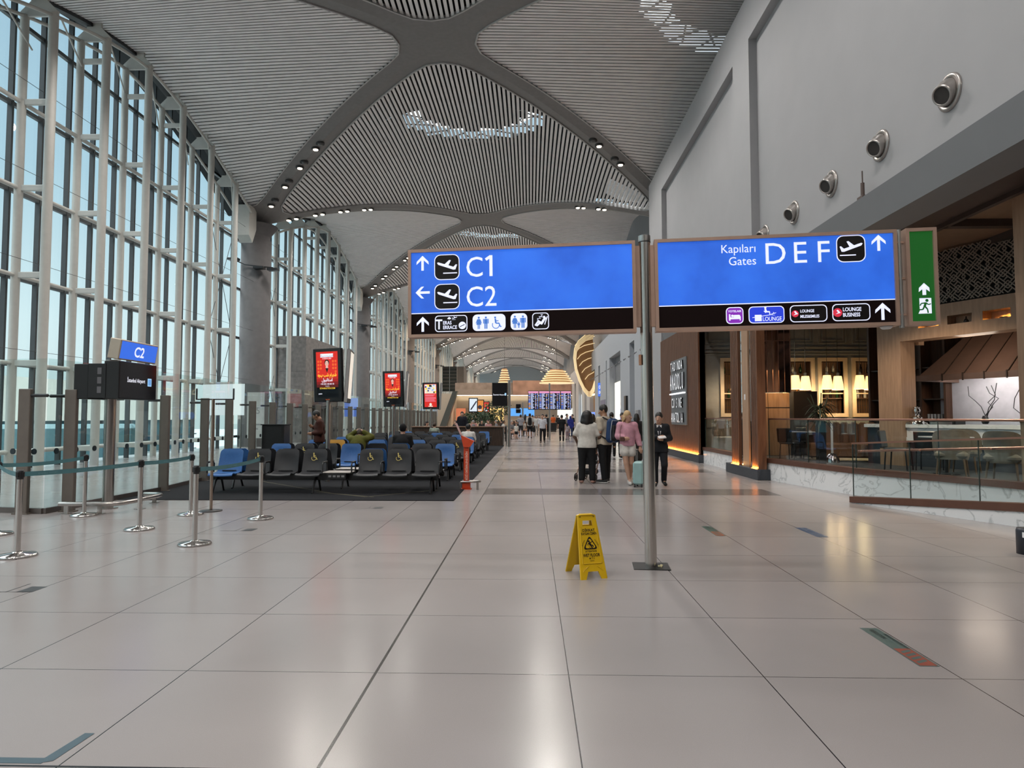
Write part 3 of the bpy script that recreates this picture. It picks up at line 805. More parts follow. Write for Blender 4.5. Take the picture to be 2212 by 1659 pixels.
def bench(y, code, face, lab):
    """code: the seats from the right-hand (aisle) end leftwards; face -1 looks to the camera"""
    o = thing('tandem_seating', lab, 'bench', (-2.2-3.5*PIT, y, 0), 0 if face < 0 else PI, 'rows of beam seating at the gate')
    def add(nm, me, x, par=o):
        c = bpy.data.objects.new(nm, me); COL.objects.link(c); c.parent = par; c.location = (x, 0, 0); return c
    add('beam', beam_me, 0)
    for i, q in enumerate(code):
        x = (3.5-i)*PIT*(1 if face < 0 else -1)
        if q == 'T': add('side_table', tab_me, x); continue
        k = 'D' if q == 'W' else q
        s = add('seat', SM[k][0], x); add('backrest', SM[k][1], 0, s)
        if q == 'W': add('wheelchair_symbol', sym_me, 0, s)
        if q == 'B': s['label'] = 'blue seat'
        if q == 'Y': s['label'] = 'mustard yellow seat'
        if q == 'W': s['label'] = 'charcoal seat with yellow wheelchair symbol'
    for x in (-3.72*PIT, -.28*PIT, 3.72*PIT): add('leg', leg_me, x)
    for x in (-4, -2, 0, 1, 2, 4): add('armrest', arm_me, x*PIT)
    return o
ROWS = [('DWWTWDWB', 'front'), ('BDDTBDWB', 'second'), ('WDBDBDYB', 'third'), ('BDDDDDDB', 'fourth'), ('DBDDDBDD', 'fifth'), ('DDDBDDDD', 'sixth'), ('BDDDDDBD', 'seventh')]
BACKS = ['DDBTDDDB', 'DDBDDDDD', 'DDDDBDDD', 'DDDDDDDD', 'DDDBDDDD', 'DDDDDDDD', 'DDDDDDDD']
NOTE = ['a wooden side table in its middle', 'blue seats at both ends and beside the table', 'a mustard yellow seat near its left end', 'a blue seat before the white-shirted man', 'mostly charcoal seats', 'mostly charcoal with one blue seat', 'blue seat at the aisle end']
for i, (c, nm) in enumerate(ROWS):
    y = 13.95+2.85*i
    bench(y, c, -1, '%s row bench facing the camera, %s' % (nm, NOTE[i]))
    bench(y+.86, BACKS[i], 1, 'bench back to back with the %s camera-facing row, seats turned away' % nm)

# ---- orange feedback kiosk
orange = mat('kiosk_orange', (.62, .065, .018), .35)
o = thing('feedback_kiosk', 'orange feedback kiosk on a slim post at the carpet edge', 'kiosk', (-1.42, 14.7, 0))
m = MB(); m.rbox(-.058, .058, -.05, .05, 0, 1.0, .008); m.box(-.11, .11, -.1, .1, 0, .02); m.rbox(-.09, .09, -.06, .06, .02, .16, .01)
m.text('BİZİ DEĞERLENDİRİN', T(.030, -.0515, .20) @ UP @ Rz(PI/2), .062, 1, bold=.02); m.build('post', [orange, mat('kiosk_print', (.85, .6, .5), .5)], o)
m = MB(); m.prism([(-.12, 1.19), (.17, 1.06), (.08, .93), (-.06, .93)], -.1, .1, 'y'); m.build('head', orange, o)
m = MB(); m.box(-.01, .01, -.1, .1, -.16, .16, 0, T(-.17, 0, 1.31) @ Ry(-.42)); m.build('tablet', mat('tablet_rose', (.62, .38, .36), .4), o)
m = MB(); m.tube([(-.12, -.06, .16), (.05, -.09, .17), (.24, -.08, .17), (.3, .0, .17), (.24, .1, .17), (-.1, .1, .17)], .022, 8); m.build('guard_loop', brushed, o)
m = MB(); m.box(.23, .28, -.1, -.07, 0, .15); m.box(-.14, -.12, -.07, -.05, 0, .15); m.build('guard_foot', brushed, o)

# ---- advertising screens on posts, back to back in a V
def fa(s):  # Arabic-script words in drawn order, built from letter forms
    return s
RED = glow('poster_red', (.62, .02, .012), .9); DRED = glow('poster_dark_red', (.22, .004, .004), .8); GOLD = glow('poster_gold', (.95, .62, .05), 1.); ORG = glow('poster_orange', (.80, .13, .02), .9); PINK = glow('poster_skin', (.75, .45, .36), .9)
RB = [glow('poster_fade_%d' % i, c, .85) for i, c in enumerate([(.50, .015, .01), (.36, .01, .008), (.2, .006, .006), (.09, .004, .004)])]
scr_m = [black, navy, RED, wht, GOLD, ORG, PINK]+RB
casing = mat('screen_case', (.015, .015, .016), .25); edge_w = mat('case_edge_silver', (.62, .62, .62), .25, metal=.7)
def poster(m, M):
    f = Face(m, -.0, M)
    f.rect(-.34, .34, -.55, .58, 1); 
    f.rect(-.34, .34, -.02, .58, 2, .002)
    for i in range(4): f.rect(-.34, .34, -.02-.07*(i+1), -.02-.07*i, 7+i, .002)
    f.rect(-.2, .2, .44, .53, 3, .003); f.text('کنسرت بزرگ'[::-1], 0, .462, .06, 0, 'CENTER', .01, lift=.005); f.text('15 EYLUL 2023', 0, .395, .045, 3, 'CENTER', .01, lift=.005)
    for i in range(8):
        for j in range(5):
            if abs(i-3.5) < 1.6 and j < 5: continue
            x, z = -.27+.077*i, .34-.085*j
            f.poly(disc(.03, x, z, 10), 5, .003)
    # portrait: hair, face, jacket
    f.poly([(-.25, -.0), (.25, -.0), (.2, .14), (.06, .2), (-.06, .2), (-.2, .14)], 2, .0045)
    f.poly(disc(.075, 0, .31, 16), 0, .005); f.poly([(x*.055, .285+z*.07) for x, z in disc(1, n=16)], 6, .006); f.poly([(-.03, .24), (.03, .24), (.045, .17), (-.045, .17)], 6, .0055); f.poly([(-.05, .175), (.05, .175), (.0, .06)], 0, .0056)
    f.rect(-.035, -.012, .298, .306, 0, .0075); f.rect(.012, .035, .298, .306, 0, .0075); f.rect(-.022, .022, .25, .257, 7, .0075)
    f.text('ﻩﺭﭖ ﺐﺷ ﻡﺍﺮﻬﺷ', 0, -.03, .12, 4, 'CENTER', .02, .74, .0075)
    f.text('ﻝﻮﺒﻧﺎﺘﺳﺍ', 0, -.15, .11, 3, 'CENTER', .02, .9, .0075)
    f.text('+90 555 105 80 18', 0, -.235, .055, 3, 'CENTER', .01, lift=.0075); f.text('TICKETS', 0, -.285, .035, 3, 'CENTER', .0, lift=.0075)
    f.text('ISTANBULTICK.COM', 0, -.34, .052, 4, 'CENTER', .012, lift=.0075)
    f.text('passo', -.28, -.47, .05, 3, 'LEFT', .02, lift=.0075); f.text('iga medya', 0, -.605, .032, 5, 'CENTER', lift=.006)
BLU = glow('poster_sky', (.25, .42, .75), .9); CRM = glow('poster_cream', (.8, .72, .62), .9); NVY = glow('poster_navy', (.03, .06, .25), .9); ROSE = glow('poster_rose', (.75, .16, .22), .9)
def ad_crowd(m, M):
    f = Face(m, 0, M); f.rect(-.34, .34, -.55, .58, 2); f.rect(-.32, .32, .12, .56, 4, .002); r = random.Random(3)
    for i in range(26):
        x, z = r.uniform(-.28, .28), r.uniform(.16, .52); f.poly(disc(r.uniform(.02, .06), x, z, 9), r.choice([1, 3, 5, 6, 3, 4]), .003+i*.0003)
    for z, w in ((.05, .28), (-.0, .24), (-.08, .3), (-.14, .3), (-.2, .26), (-.26, .29)): f.rect(-.3, -.3+2*w, z-.02, z+.02, 7, .003)
    f.rect(-.28, .02, -.5, -.34, 2, .003); f.poly(disc(.07, 0, -.42, 16), 4, .004); f.rect(-.12, .12, -.53, -.49, 4, .004)
def totem(x, y, yaw, kind, lab):
    o = thing('advertising_screen', lab, 'screen', (x, y, 0), 0, 'pole-mounted advertising screens')
    m = MB(); m.cyl((0, 0, 0), (0, 0, 2.0), .05, n=16); m.build('pole', brushed, o)
    for e, nm in ((0, 'screen'), (1, 'rear_screen')):
        M = T(0, .0, 2.62) @ (Rz(yaw) if e == 0 else Rz(yaw+1.15)) @ T(0 if e == 0 else .0, -.06 if e == 0 else -.0, 0) @ Rx(.06)
        if e: M = T(.47, .28, 2.60) @ Rz(1.74) @ Rx(.06)
        m = MB(); m.rbox(-.44, .44, .002, .09, -.66, .66, .012, 0, M); m.box(-.452, -.44, .005, .08, -.65, .65, 1, M); c = m.build(nm+'_case', [casing, edge_w], o)
        m = MB()
        if e: f = Face(m, 0, M); f.rect(-.38, .38, -.55, .6, 4); mats = scr_m[:4]+[CRM]
        elif kind == 'poster': poster(m, M); mats = scr_m
        elif kind == 'crowd': ad_crowd(m, M); mats = [black, navy, RED, BLU, CRM, NVY, GOLD, ROSE]
        m.build(nm, mats, c)
totem(-4.98, 16.2, -.42, 'poster', 'nearest red concert poster screen on a pole above the seats')
totem(-5.05, 24.3, -.42, 'poster', 'second red concert poster screen, in front of the grey column')
totem(-4.9, 32.5, -.36, 'crowd', 'third screen down the row, crowd picture over pink text on red')

# ---- podium, work counter, stone portal
m = MB(); m.rbox(-.34, .34, -.25, .25, 0, 1.33, .015); m.box(-.36, .36, -.28, .28, 1.33, 1.36); m.box(-.02, .28, -.262, -.25, .95, 1.25)
solo(m, 'gate_podium', black, 'black gate podium standing against the glass partition', 'podium', (-7.75, 20.0, .012))
walnut = wood('dark_walnut', (.035, .021, .014), (.07, .042, .028))
o = thing('work_counter', 'long dark counter behind the last rows of seats', 'counter', (-4.05, 37, 0))
m = MB(); m.rbox(-2.6, 2.6, -.35, .35, 1.0, 1.06, .01); m.build('counter_top', wood('counter_wood', (.16, .09, .055), (.22, .13, .08), stretch=(1.5, 10, 10)), o)
m = MB(); m.box(-2.55, 2.5, -.28, .3, 0, 1.0); m.build('body', walnut, o)
for x_ in (2.53, -2.58):
    m = MB(); m.box(x_, x_+.05, -.33, .33, 0, 1.0); m.build('end_panel', brushed, o)
stone = mat('portal_stone', (.20, .185, .175), .75, var=.22, scale=4)
o = thing('boarding_portal', 'grey stone-clad boarding portal standing inside the glass wall', 'portal', (-13.9, 40.5, 0))
m = MB(); m.box(-1.9, 0, 0, 8.3, 4.6, 6.6); m.box(-1.9, 0, 0, 1.3, 0, 4.6); m.box(-1.9, 0, 6.9, 8.3, 0, 4.6); m.box(-1.9, -1.7, 1.3, 6.9, 0, 4.6)
for z in (2.2, 4.4): m.box(-1.91, .004, -.004, 1.3, z, z+.015, 1)
m.build('frame', [stone, mull_m], o)
m = MB(); m.box(-1.5, -.04, 1.3, 6.9, 2.3, 4.6); m.build('panel', mat('portal_brown', (.06, .04, .032), .5), o)
m = MB(); m.text('C1', T(-.03, 1.75, 2.8) @ Rz(PI/2) @ UP, 1.5, 0, bold=.02, depth=.02); m.build('sign_letters', glow('warm_letters', (1., .85, .55), 2.2), o)
# bright boards behind the glass
o = solo(MB().box(-.03, .03, -.9, .9, 1.65, 2.75).box(-.02, .02, -.8, -.75, 0, 1.65, 1).box(-.02, .02, .75, .8, 0, 1.65, 1), 'light_board', [glow('board_white', (.72, .78, .80), .8), brushed], 'pale backlit board behind the glass partition before the first column', 'board', (-10.9, 23.2, 0), PI/2-.3)
m = MB(); m.box(-.3, .3, -.02, .02, .85, 2.45); m.box(-.04, .04, -.02, .02, 0, .85, 1); f = Face(m, -.021); f.text('B5', 0, 1.7, .32, 1, 'CENTER'); f.rect(-.22, .22, 1.3, 1.35, 1, .003); f.rect(-.22, .1, 1.15, 1.2, 1, .003)
solo(m, 'poster_board', [mat('paper_white', (.6, .62, .6), .6), mat('print_grey', (.3, .31, .31), .6)], 'white paper poster beside the pale backlit board', 'poster', (-9.6, 22.9, 0), 0)
o = solo(MB().box(-.03, .03, -.55, .55, 1.6, 2.9).box(-.02, .02, -.05, .05, 0, 1.6, 1), 'light_board', [glow('board_blue', (.10, .18, .55), .8), brushed], 'blue backlit board right of the first poster screen, behind the glass', 'board', (-12.6, 46.2, 0), 1.2)
# ================================================================ the big pole sign and the wet-floor board
copper = mat('sign_frame_copper', (.52, .35, .27), .35, metal=.35, var=.06)
sblack = mat('sign_black', (.012, .006, .006), .5, emit=.0, var=.02, spec=.08)
icon_b = mat('icon_black', (.010, .007, .007), .3, var=.02); ttext = glow('icon_blue', (.06, .18, .55), .9); purple = glow('icon_purple', (.22, .025, .42), .9); lblue = glow('icon_royal', (.02, .05, .62), .9)
tred = glow('icon_red', (.62, .03, .06), .9); exitg = glow('exit_green', (.008, .085, .012), .9)
panel_b = glow('panel_blue', (.026, .13, .70), .95); pale = glow('panel_white', (.74, .77, .95), .98)
_nt = panel_b.node_tree; _r = [n for n in _nt.nodes if n.type == 'VALTORGB'][0]
_r.color_ramp.elements[0].color = (.012, .05, .30, 1); _r.color_ramp.elements[1].color = (.02, .09, .4, 1)
_e = _nt.nodes.new('ShaderNodeTexNoise'); _e.inputs['Scale'].default_value = 1.1; _q = _nt.nodes.new('ShaderNodeValToRGB')
_q.color_ramp.elements[0].position = .35; _q.color_ramp.elements[1].position = .7; _q.color_ramp.elements[0].color = (.018, .095, .53, 1); _q.color_ramp.elements[1].color = (.030, .165, .80, 1)
_k = _nt.nodes.new('ShaderNodeTexCoord'); _nt.links.new(_k.outputs['Object'], _e.inputs['Vector']); _nt.links.new(_e.outputs['Fac'], _q.inputs['Fac']); _nt.links.new(_q.outputs['Color'], _nt.nodes['Principled BSDF'].inputs['Emission Color'])
polish = mat('pole_polished', (.60, .56, .52), .2, metal=.95, var=.05, scale=2, stretch=(60, 60, .3))
FM = [panel_b, sblack, pale, icon_b, ttext, purple, lblue, tred]
def frame(mb, x0, x1, z0, z1, w=.035, y0=-.075, y1=.075):
    for P in ([(x0, z0), (x1, z0), (x1-w, z0+w), (x0+w, z0+w)], [(x1, z0), (x1, z1), (x1-w, z1-w), (x1-w, z0+w)], [(x1, z1), (x0, z1), (x0+w, z1-w), (x1-w, z1-w)], [(x0, z1), (x0, z0), (x0+w, z0+w), (x0+w, z1-w)]):
        mb.prism(P, y0, y1, 'y')
sg = thing('gate_sign', 'big steel pole carrying two long blue gate signs and a green exit panel', 'sign', (1.285, 7.2, 0), 0)
sg.rotation_euler = (0, -.0105, -.0948)
m = MB(); m.cyl((0, 0, 0), (0, 0, 3.52), .064, n=32); m.cyl((0, 0, 3.50), (0, 0, 3.51), .067, n=32, m=1); m.cyl((0, 0, 3.52), (0, 0, 3.575), .067, n=32); m.build('pole', [polish, black], sg)
m = MB(); m.box(-.19, .19, -.17, .17, 0, .008); m.build('base_plate', mat('plate_dark', (.05, .05, .05), .4, metal=.6), sg)
Z0, Z1 = 2.515, 3.515
for nm, xa, xb in (('left', -2.64, -.105), ('right', .10, 2.57)):
    m = MB(); frame(m, xa, xb, Z0, Z1); m.box(xa+.03, xb-.03, -.05, .06, Z0+.03, Z1-.03, 1)
    e = xb if nm == 'left' else xa
    m.box(min(e, e*.3), max(e, e*.3), -.03, .03, Z0+.06, Z1-.05, 0); 
    fr = m.build('sign_frame', [copper, sblack], sg)
    m = MB(); f = Face(m, -.0515); a, b = xa+.034, xb-.034
    f.rect(a, b, 2.79, Z1-.034, 0); f.rect(a, b, Z0+.034, 2.785, 1); f.rect(a, b, 2.783, 2.793, 2, .001)
    def icon(x, z, w, h, bg, line=None, r=.045, lw=.009):
        if line is not None: f.poly(rrect(w, h, r, x, z), line, .002); f.poly(rrect(w-2*lw, h-2*lw, r-lw*.7, x, z), bg, .003)
        else: f.poly(rrect(w, h, r, x, z), bg, .002)
    if nm == 'left':
        f.arrow(-2.475, 3.36, .17, 2); f.arrow(-2.475, 3.025, .165, 2, PI/2)
        for z in (3.305, 2.97):
            icon(-2.195, z, .29, .29, 3, 2, .07); f.plane(-2.19, z+.01, .235, 2, -1, .005)
        f.text('C', -1.985, 3.185, .325, 2, sx=.92); f.poly([(-1.71, 3.185), (-1.675, 3.185), (-1.675, 3.42), (-1.703, 3.42), (-1.71, 3.408)], 2, .003); f.line(-1.694, 3.41, -1.752, 3.372, .032, 2, .0031); f.text('C2', -1.985, 2.85, .325, 2, sx=.92)
        f.arrow(-2.475, 2.665, .17, 2)
        zc = 2.665
        icon(-2.15, zc, .37, .185, 3, 2, .04)
        f.text('T', -2.325, zc-.06, .155, 2, bold=.02, sx=.8, lift=.005); f.text('ERAS', -2.243, zc-.010, .056, 2, bold=.02, sx=.8, lift=.005); f.text('ERRACE', -2.243, zc-.062, .056, 2, bold=.02, sx=.8, lift=.005)
        f.poly(disc(.042, -2.022, zc-.025), 2, .005); f.line(-2.05, zc-.04, -1.995, zc-.015, .008, 3, .006); f.poly(disc(.014, -2.17, zc+.06), 2, .005); f.rect(-2.19, -2.15, zc+.05, zc+.062, 2, .005); f.plane(-2.11, zc+.062, .06, 2, 1, .005)
        icon(-1.72, zc, .37, .185, 2, None, .05); f.man(-1.835, zc-.07, .14, 4, True, .004); f.man(-1.755, zc-.07, .14, 4, False, .004); f.wheelchair(-1.64, zc-.068, .135, 4, .004)
        icon(-1.385, zc, .185, .185, 2, None, .05); f.man(-1.43, zc-.07, .14, 4, True, .004); f.man(-1.34, zc-.07, .14, 4, False, .004); f.man(-1.387, zc-.07, .07, 4, False, .004)
        icon(-1.145, zc, .185, .185, 3, 2, .04)
        f.line(-1.205, zc-.05, -1.17, zc+.0, .018, 2, .005); f.line(-1.19, zc-.055, -1.15, zc-.02, .018, 2, .005); f.line(-1.175, zc-.0, -1.13, zc-.03, .026, 2, .005); f.line(-1.14, zc-.035, -1.09, zc+.04, .026, 2, .005); f.line(-1.10, zc-.04, -1.07, zc+.05, .01, 2, .005); f.poly(disc(.014, -1.105, zc+.042, 10), 2, .006)
        for i, (x, s) in enumerate(((-1.185, .03), (-1.165, .035), (-1.145, .04))): f.text('Z', x, zc+.01+.017*i, s, 2, bold=.02, lift=.005)
    else:
        f.text('Kapıları', 1.165, 3.34, .128, 2, 'RIGHT', .0, .94); f.text('Gates', 1.165, 3.205, .128, 2, 'RIGHT', .0, .96)
        for t, x in (('D', 1.235), ('E', 1.525), ('F', 1.765)): f.text(t, x, 3.205, .325, 2)
        icon(2.12, 3.335, .29, .285, 3, 2, .07); f.plane(2.12, 3.345, .235, 2, 1, .005); f.arrow(2.395, 3.385, .17, 2)
        zc = 2.665
        icon(.925, zc, .18, .18, 5, 2, .045); f.text('YOTELAIR', .925, zc+.035, .03, 2, 'CENTER', .02, 1.0, .005); f.rect(.865, .88, zc-.055, zc+.015, 2, .005); f.rect(.865, .985, zc-.04, zc-.018, 2, .005); f.rect(.975, .985, zc-.055, zc-.01, 2, .005); f.poly(disc(.013, .9, zc-.003, 10), 2, .005); f.poly(rrect(.07, .024, .01, .945, zc-.006), 2, .005)
        icon(1.25, zc, .365, .18, 6, 2, .045); f.text('LOUNGE', 1.208, zc-.067, .062, 2, bold=.008, sx=.78, lift=.005); f.rect(1.13, 1.2, zc-.068, zc-.0, 2, .005); f.line(1.105, zc-.03, 1.31, zc+.0, .006, 2, .006); f.plane(1.325, zc+.01, .05, 2, 1, .005)
        f.poly(disc(.012, 1.24, zc+.075, 10), 2, .005); f.line(1.237, zc+.065, 1.25, zc+.025, .018, 2, .005); f.line(1.25, zc+.03, 1.28, zc+.03, .014, 2, .005); f.line(1.28, zc+.035, 1.285, zc+.0, .01, 2, .005); f.line(1.225, zc+.04, 1.245, zc+.02, .01, 2, .005)
        for x, a, b, s in ((1.675, 'LOUNGE', 'MILES&SMILES', .043), (2.10, 'LOUNGE', 'BUSINESS', .056)):
            icon(x, zc, .375, .18, 3, 2, .045); f.poly(disc(.036 if s < .05 else .046, x-.135, zc), 7, .005)
            q = x-.135; f.poly([(q-.02, zc-.016), (q+.03, zc-.004), (q+.02, zc+.008), (q+.002, zc+.03), (q-.012, zc+.022), (q+.004, zc+.0)], 2, .006)
            f.text(a, x-.085, zc+.012, s, 2, bold=.02, sx=.82, lift=.005); f.text(b, x-.085, zc-.045, s, 2, bold=.02, sx=.74, lift=.005)
        f.arrow(2.41, zc, .18, 2)
    m.build('sign_panel', FM, fr)
m = MB(); m.cyl((2.615, 0, Z0-.02), (2.615, 0, Z1+.01), .024, n=12)
for z in (2.62, 3.0, 3.38): m.box(2.56, 2.68, -.02, .02, z, z+.02, 1)
m.build('bracket_tube', [mat('galvanised', (.45, .46, .45), .4, metal=.7), copper], sg)
m = MB(); frame(m, 2.655, 2.955, Z0, Z1+.005); m.box(2.68, 2.93, -.05, .06, Z0+.03, Z1-.03, 1); fr = m.build('sign_frame', [copper, sblack], sg)
m = MB(); f = Face(m, -.0515); f.rect(2.689, 2.921, Z0+.034, Z1-.03, 0); x = 2.82
f.arrow(x, 2.885, .125, 1, 0, .003, .036); f.rect(x-.05, x+.065, 2.63, 2.79, 1, .002)
g = .003
f.poly(disc(.016, x+.022, 2.765, 12), 0, g); f.line(x+.012, 2.745, x-.004, 2.70, .024, 0, g); f.line(x+.01, 2.74, x-.035, 2.735, .013, 0, g); f.line(x-.035, 2.735, x-.045, 2.712, .012, 0, g); f.line(x+.012, 2.742, x+.034, 2.722, .012, 0, g); f.line(x+.034, 2.722, x+.06, 2.73, .011, 0, g)
f.line(x-.0, 2.705, x+.024, 2.675, .016, 0, g); f.line(x+.024, 2.675, x+.03, 2.635, .014, 0, g); f.line(x-.004, 2.705, x-.02, 2.672, .016, 0, g); f.line(x-.02, 2.672, x-.06, 2.67, .013, 0, g); f.poly([(x-.065, 2.63), (x-.05, 2.66), (x-.0, 2.65), (x-.01, 2.63)], 1, g)
m.build('exit_panel', [exitg, pale], fr)
m = MB(); m.lathe([(0, -.03), (.04, -.03), (.06, -.012), (.06, 0), (0, 0)], 16, (2.46, .0, Z0)); m.build('sensor_dome', mat('dome_white', (.6, .6, .6), .4), sg)
m = MB(); m.box(-.085, -.06, -.05, .03, 2.16, 2.27); m.build('wifi_box', mat('box_tan', (.42, .22, .13), .5), sg)
r_ = random.Random(5); m = MB()
for i in range(7): m.sphere((r_.uniform(-.02, .02), r_.uniform(-.012, .012), .012+r_.uniform(0, .012)), r_.uniform(.008, .013), 7)
solo(m, 'popcorn_crumb', mat('crumb_cream', (.62, .55, .33), .7), 'cream-coloured crumb lying on the base plate of the big sign pole', 'crumb', (1.375, 7.13, .006))

# ---- wet floor board
yel = mat('wet_yellow', (.68, .42, .012), .3, var=.04); blk = mat('print_black', (.012, .008, .008), .4)
wf = thing('wet_floor_sign', 'yellow folding wet floor board standing open beside the sign pole', 'wet floor sign', (.56, 6.82, 0), math.radians(19))
wf.scale = (1, 1, 1)
ang = math.atan(.19/.61); Lp = math.hypot(.19, .61)
for side in (0, 1):
    M = (T(0, -.205, 0) @ Rx(-ang)) if side == 0 else (Rz(PI) @ T(0, -.205, 0) @ Rx(-ang))
    def hw(z): return .138-.045*z/Lp
    m = MB(); t = .018
    def pr(P, t0=0., t1=t, k=0): m.prism(P, t0, t1, 'y', k, M)
    pr([(-hw(0), 0), (-hw(0)+.055, 0), (-.055, .075), (-hw(.13), .13)]); pr([(hw(0), 0), (hw(.13), .13), (.055, .075), (hw(0)-.055, 0)])
    pr([(-.0555, .075), (.0555, .075), (hw(.13), .13), (-hw(.13), .13)])
    pr([(-hw(.13), .13), (hw(.13), .13), (hw(.50), .50), (-hw(.50), .50)])
    pr([(-hw(.5), .5), (-.058, .5), (-.05, .575), (-hw(.575), .575)]); pr([(hw(.5), .5), (hw(.575), .575), (.05, .575), (.058, .5)])
    pr([(-.058, .5), (.058, .5), (.052, .522), (-.052, .522)])
    pr([(-hw(.575), .575), (hw(.575), .575), (hw(Lp), Lp-.008), (.06, Lp), (-.06, Lp), (-hw(Lp), Lp-.008)])
    # raised border and the ribs on the lower half
    for a, b in (((-hw(.17)+.022, .155), (-hw(.5)+.018, .505)), ((hw(.17)-.022, .155), (hw(.5)-.018, .505)), ((-hw(.17)+.03, .152), (hw(.17)-.03, .152))):
        m.tube([(a[0], -.002, a[1]), (b[0], -.002, b[1])], .006, 6, 0, M=M)
    for e in (-1, 1):
        m.tube([(e*hw(0.0), .009, 0.004), (e*hw(Lp), .009, Lp-.01)], .0085, 6, 0, M=M)
        for q in (0, .022, .044): m.tube([(e*(.045+q), -.001, .125-q*.3), (e*(.085+q*.5), -.001, .095-q*.5)], .0035, 5, 0, M=M)
    pn = m.build('front_panel' if side == 0 else 'rear_panel', yel, wf)
    if side == 0:
        m = MB(); f = Face(m, -.0015, M)
        f.text('DİKKAT', 0, .465, .036, 0, 'CENTER', .025); f.text('KAYGAN ZEMİN', 0, .432, .034, 0, 'CENTER', .02, .66)
        tri = lambda s, zc: [(0, zc+s), (-s*.88, zc-s*.5), (s*.88, zc-s*.5)]
        def rounded(P, r):
            Q = []
            for i in range(3):
                p, a, b = Vector(P[i]), Vector(P[i-1]), Vector(P[(i+1) % 3]); u, v = (a-p).normalized(), (b-p).normalized()
                for k in range(5):
                    w = k/4; Q.append(tuple((p+u*r)*(1-w)**2+p*2*w*(1-w)+(p+v*r)*w*w))
            return Q
        f.poly(rounded(tri(.092, .335), .035), 0, .002); f.poly(rounded(tri(.07, .335), .03), 1, .003)
        z = .335; f.poly(disc(.011, -.012, z+.032, 10), 0, .004)
        for L4 in ((-.01, z+.02, .004, z-.008, .022), (-.008, z+.016, .026, z+.028, .008), (-.006, z+.014, -.026, z+.006, .008), (-.026, z+.006, -.024, z-.01, .007), (.004, z-.008, .03, z-.01, .012), (.03, z-.01, .026, z-.028, .01), (.004, z-.01, .018, z-.036, .012), (-.016, z-.02, .002, z-.036, .005)): f.line(*L4, 0, .004)
        for e in (-1, 1):
            Mt = M @ T(e*.070, -.0045, .345) @ UP @ Rz(e*-1.05)
            m.text('CAUTION' if e < 0 else 'ACHTUNG', Mt @ T(0, 0, 0), .017, 0, 'CENTER', .015)
        f.text('ATTENTION', 0, .262, .022, 0, 'CENTER', .02); f.text('WET FLOOR', 0, .218, .042, 0, 'CENTER', .02, .76); f.text('M T S', 0, .193, .024, 0, 'CENTER', .01); f.text('HIJYEN', 0, .172, .015, 0, 'CENTER', .01)
        for e in (-1, 1): f.rect(e*.075-.008, e*.075-.002, .606, .622, 0, .002); f.rect(e*.075+.002, e*.075+.008, .606, .622, 0, .002)
        m.build('print', [blk, yel], pn)
m = MB(); m.rbox(-.07, .07, -.03, .03, .595, .612, .006); m.build('hinge', yel, wf)
# ================================================================ the restaurant on the right
marble = mat('marble_white', (.60, .61, .61), .3, var=.05)
_nt = marble.node_tree; _b = _nt.nodes['Principled BSDF']
def vein(nt, b, c0, c1, sc=1.6):
    tc = nt.nodes.new('ShaderNodeTexCoord'); n = nt.nodes.new('ShaderNodeTexNoise'); n.inputs['Scale'].default_value = sc; n.inputs['Detail'].default_value = 8; n.inputs['Distortion'].default_value = 1.6
    a = nt.nodes.new('ShaderNodeMath'); a.operation = 'SUBTRACT'; a.inputs[1].default_value = .5; ab = nt.nodes.new('ShaderNodeMath'); ab.operation = 'ABSOLUTE'
    r = nt.nodes.new('ShaderNodeValToRGB'); r.color_ramp.elements[0].color = (*c1, 1); r.color_ramp.elements[1].color = (*c0, 1); r.color_ramp.elements[0].position = .0; r.color_ramp.elements[1].position = .03
    nt.links.new(tc.outputs['Object'], n.inputs['Vector']); nt.links.new(n.outputs['Fac'], a.inputs[0]); nt.links.new(a.outputs[0], ab.inputs[0]); nt.links.new(ab.outputs[0], r.inputs['Fac']); nt.links.new(r.outputs['Color'], b.inputs['Base Color'])
vein(_nt, _b, (.80, .81, .82), (.50, .52, .53))
bronze = mat('bronze_strip', (.135, .062, .042), .4, metal=.35)
rail_c = mat('rail_copper', (.36, .19, .14), .3, metal=.8)
rglass = glass('balustrade_glass', (.93, .97, .97), .06)
slat_w = wood('slat_walnut', (.105, .045, .022), (.16, .072, .038)); veneer = wood('veneer_oak', (.33, .20, .122), (.42, .265, .165)); plinth_m = mat('plinth_slate', (.038, .044, .055), .5)
edge_g = mat('glass_edge_green', (.03, .05, .045), .3)
amber = glow('led_amber', (1., .33, .05), 14.)
FZ = .45
# raised floor, ceiling and enclosing walls
m = MB(); m.prism([(6.1, 24.2), (6.1, 17.3), (6.45, 15.3), (6.8, 13.8), (7.45, 12.2), (8.05, 10.7), (8.35, 9.5), (8.55, 8), (8.55, -32), (14, -32), (14, 24.2)], .02, FZ, 'z'); struct(m, 'floor_restaurant', wood('dark_floor', (.030, .032, .036), (.05, .052, .056), stretch=(1, 8, 8)))
m = MB(); m.box(6.1, 7.9, -32, 24.4, 5.28, 5.35); struct(m, 'ceiling', mat('soffit_brown', (.055, .036, .030), .6))
m = MB(); m.box(7.9, 14, -32, 24.4, 5.34, 5.4)
struct(m, 'ceiling', mat('coffer_tan', (.26, .165, .105), .6))
m = MB()
for a in (9.6, 11.4): m.box(a, a+.18, -32, 24.4, 5.2, 5.34)
for b in (6.0, 10.4, 12.6, 15.6, 18.6, 21.6): m.box(7.9, 14, b, b+.18, 5.2, 5.34)
m.box(7.85, 7.95, -32, 24.4, 5.2, 5.34); struct(m, 'trim_4', mat('beam_dark', (.06, .04, .032), .6))
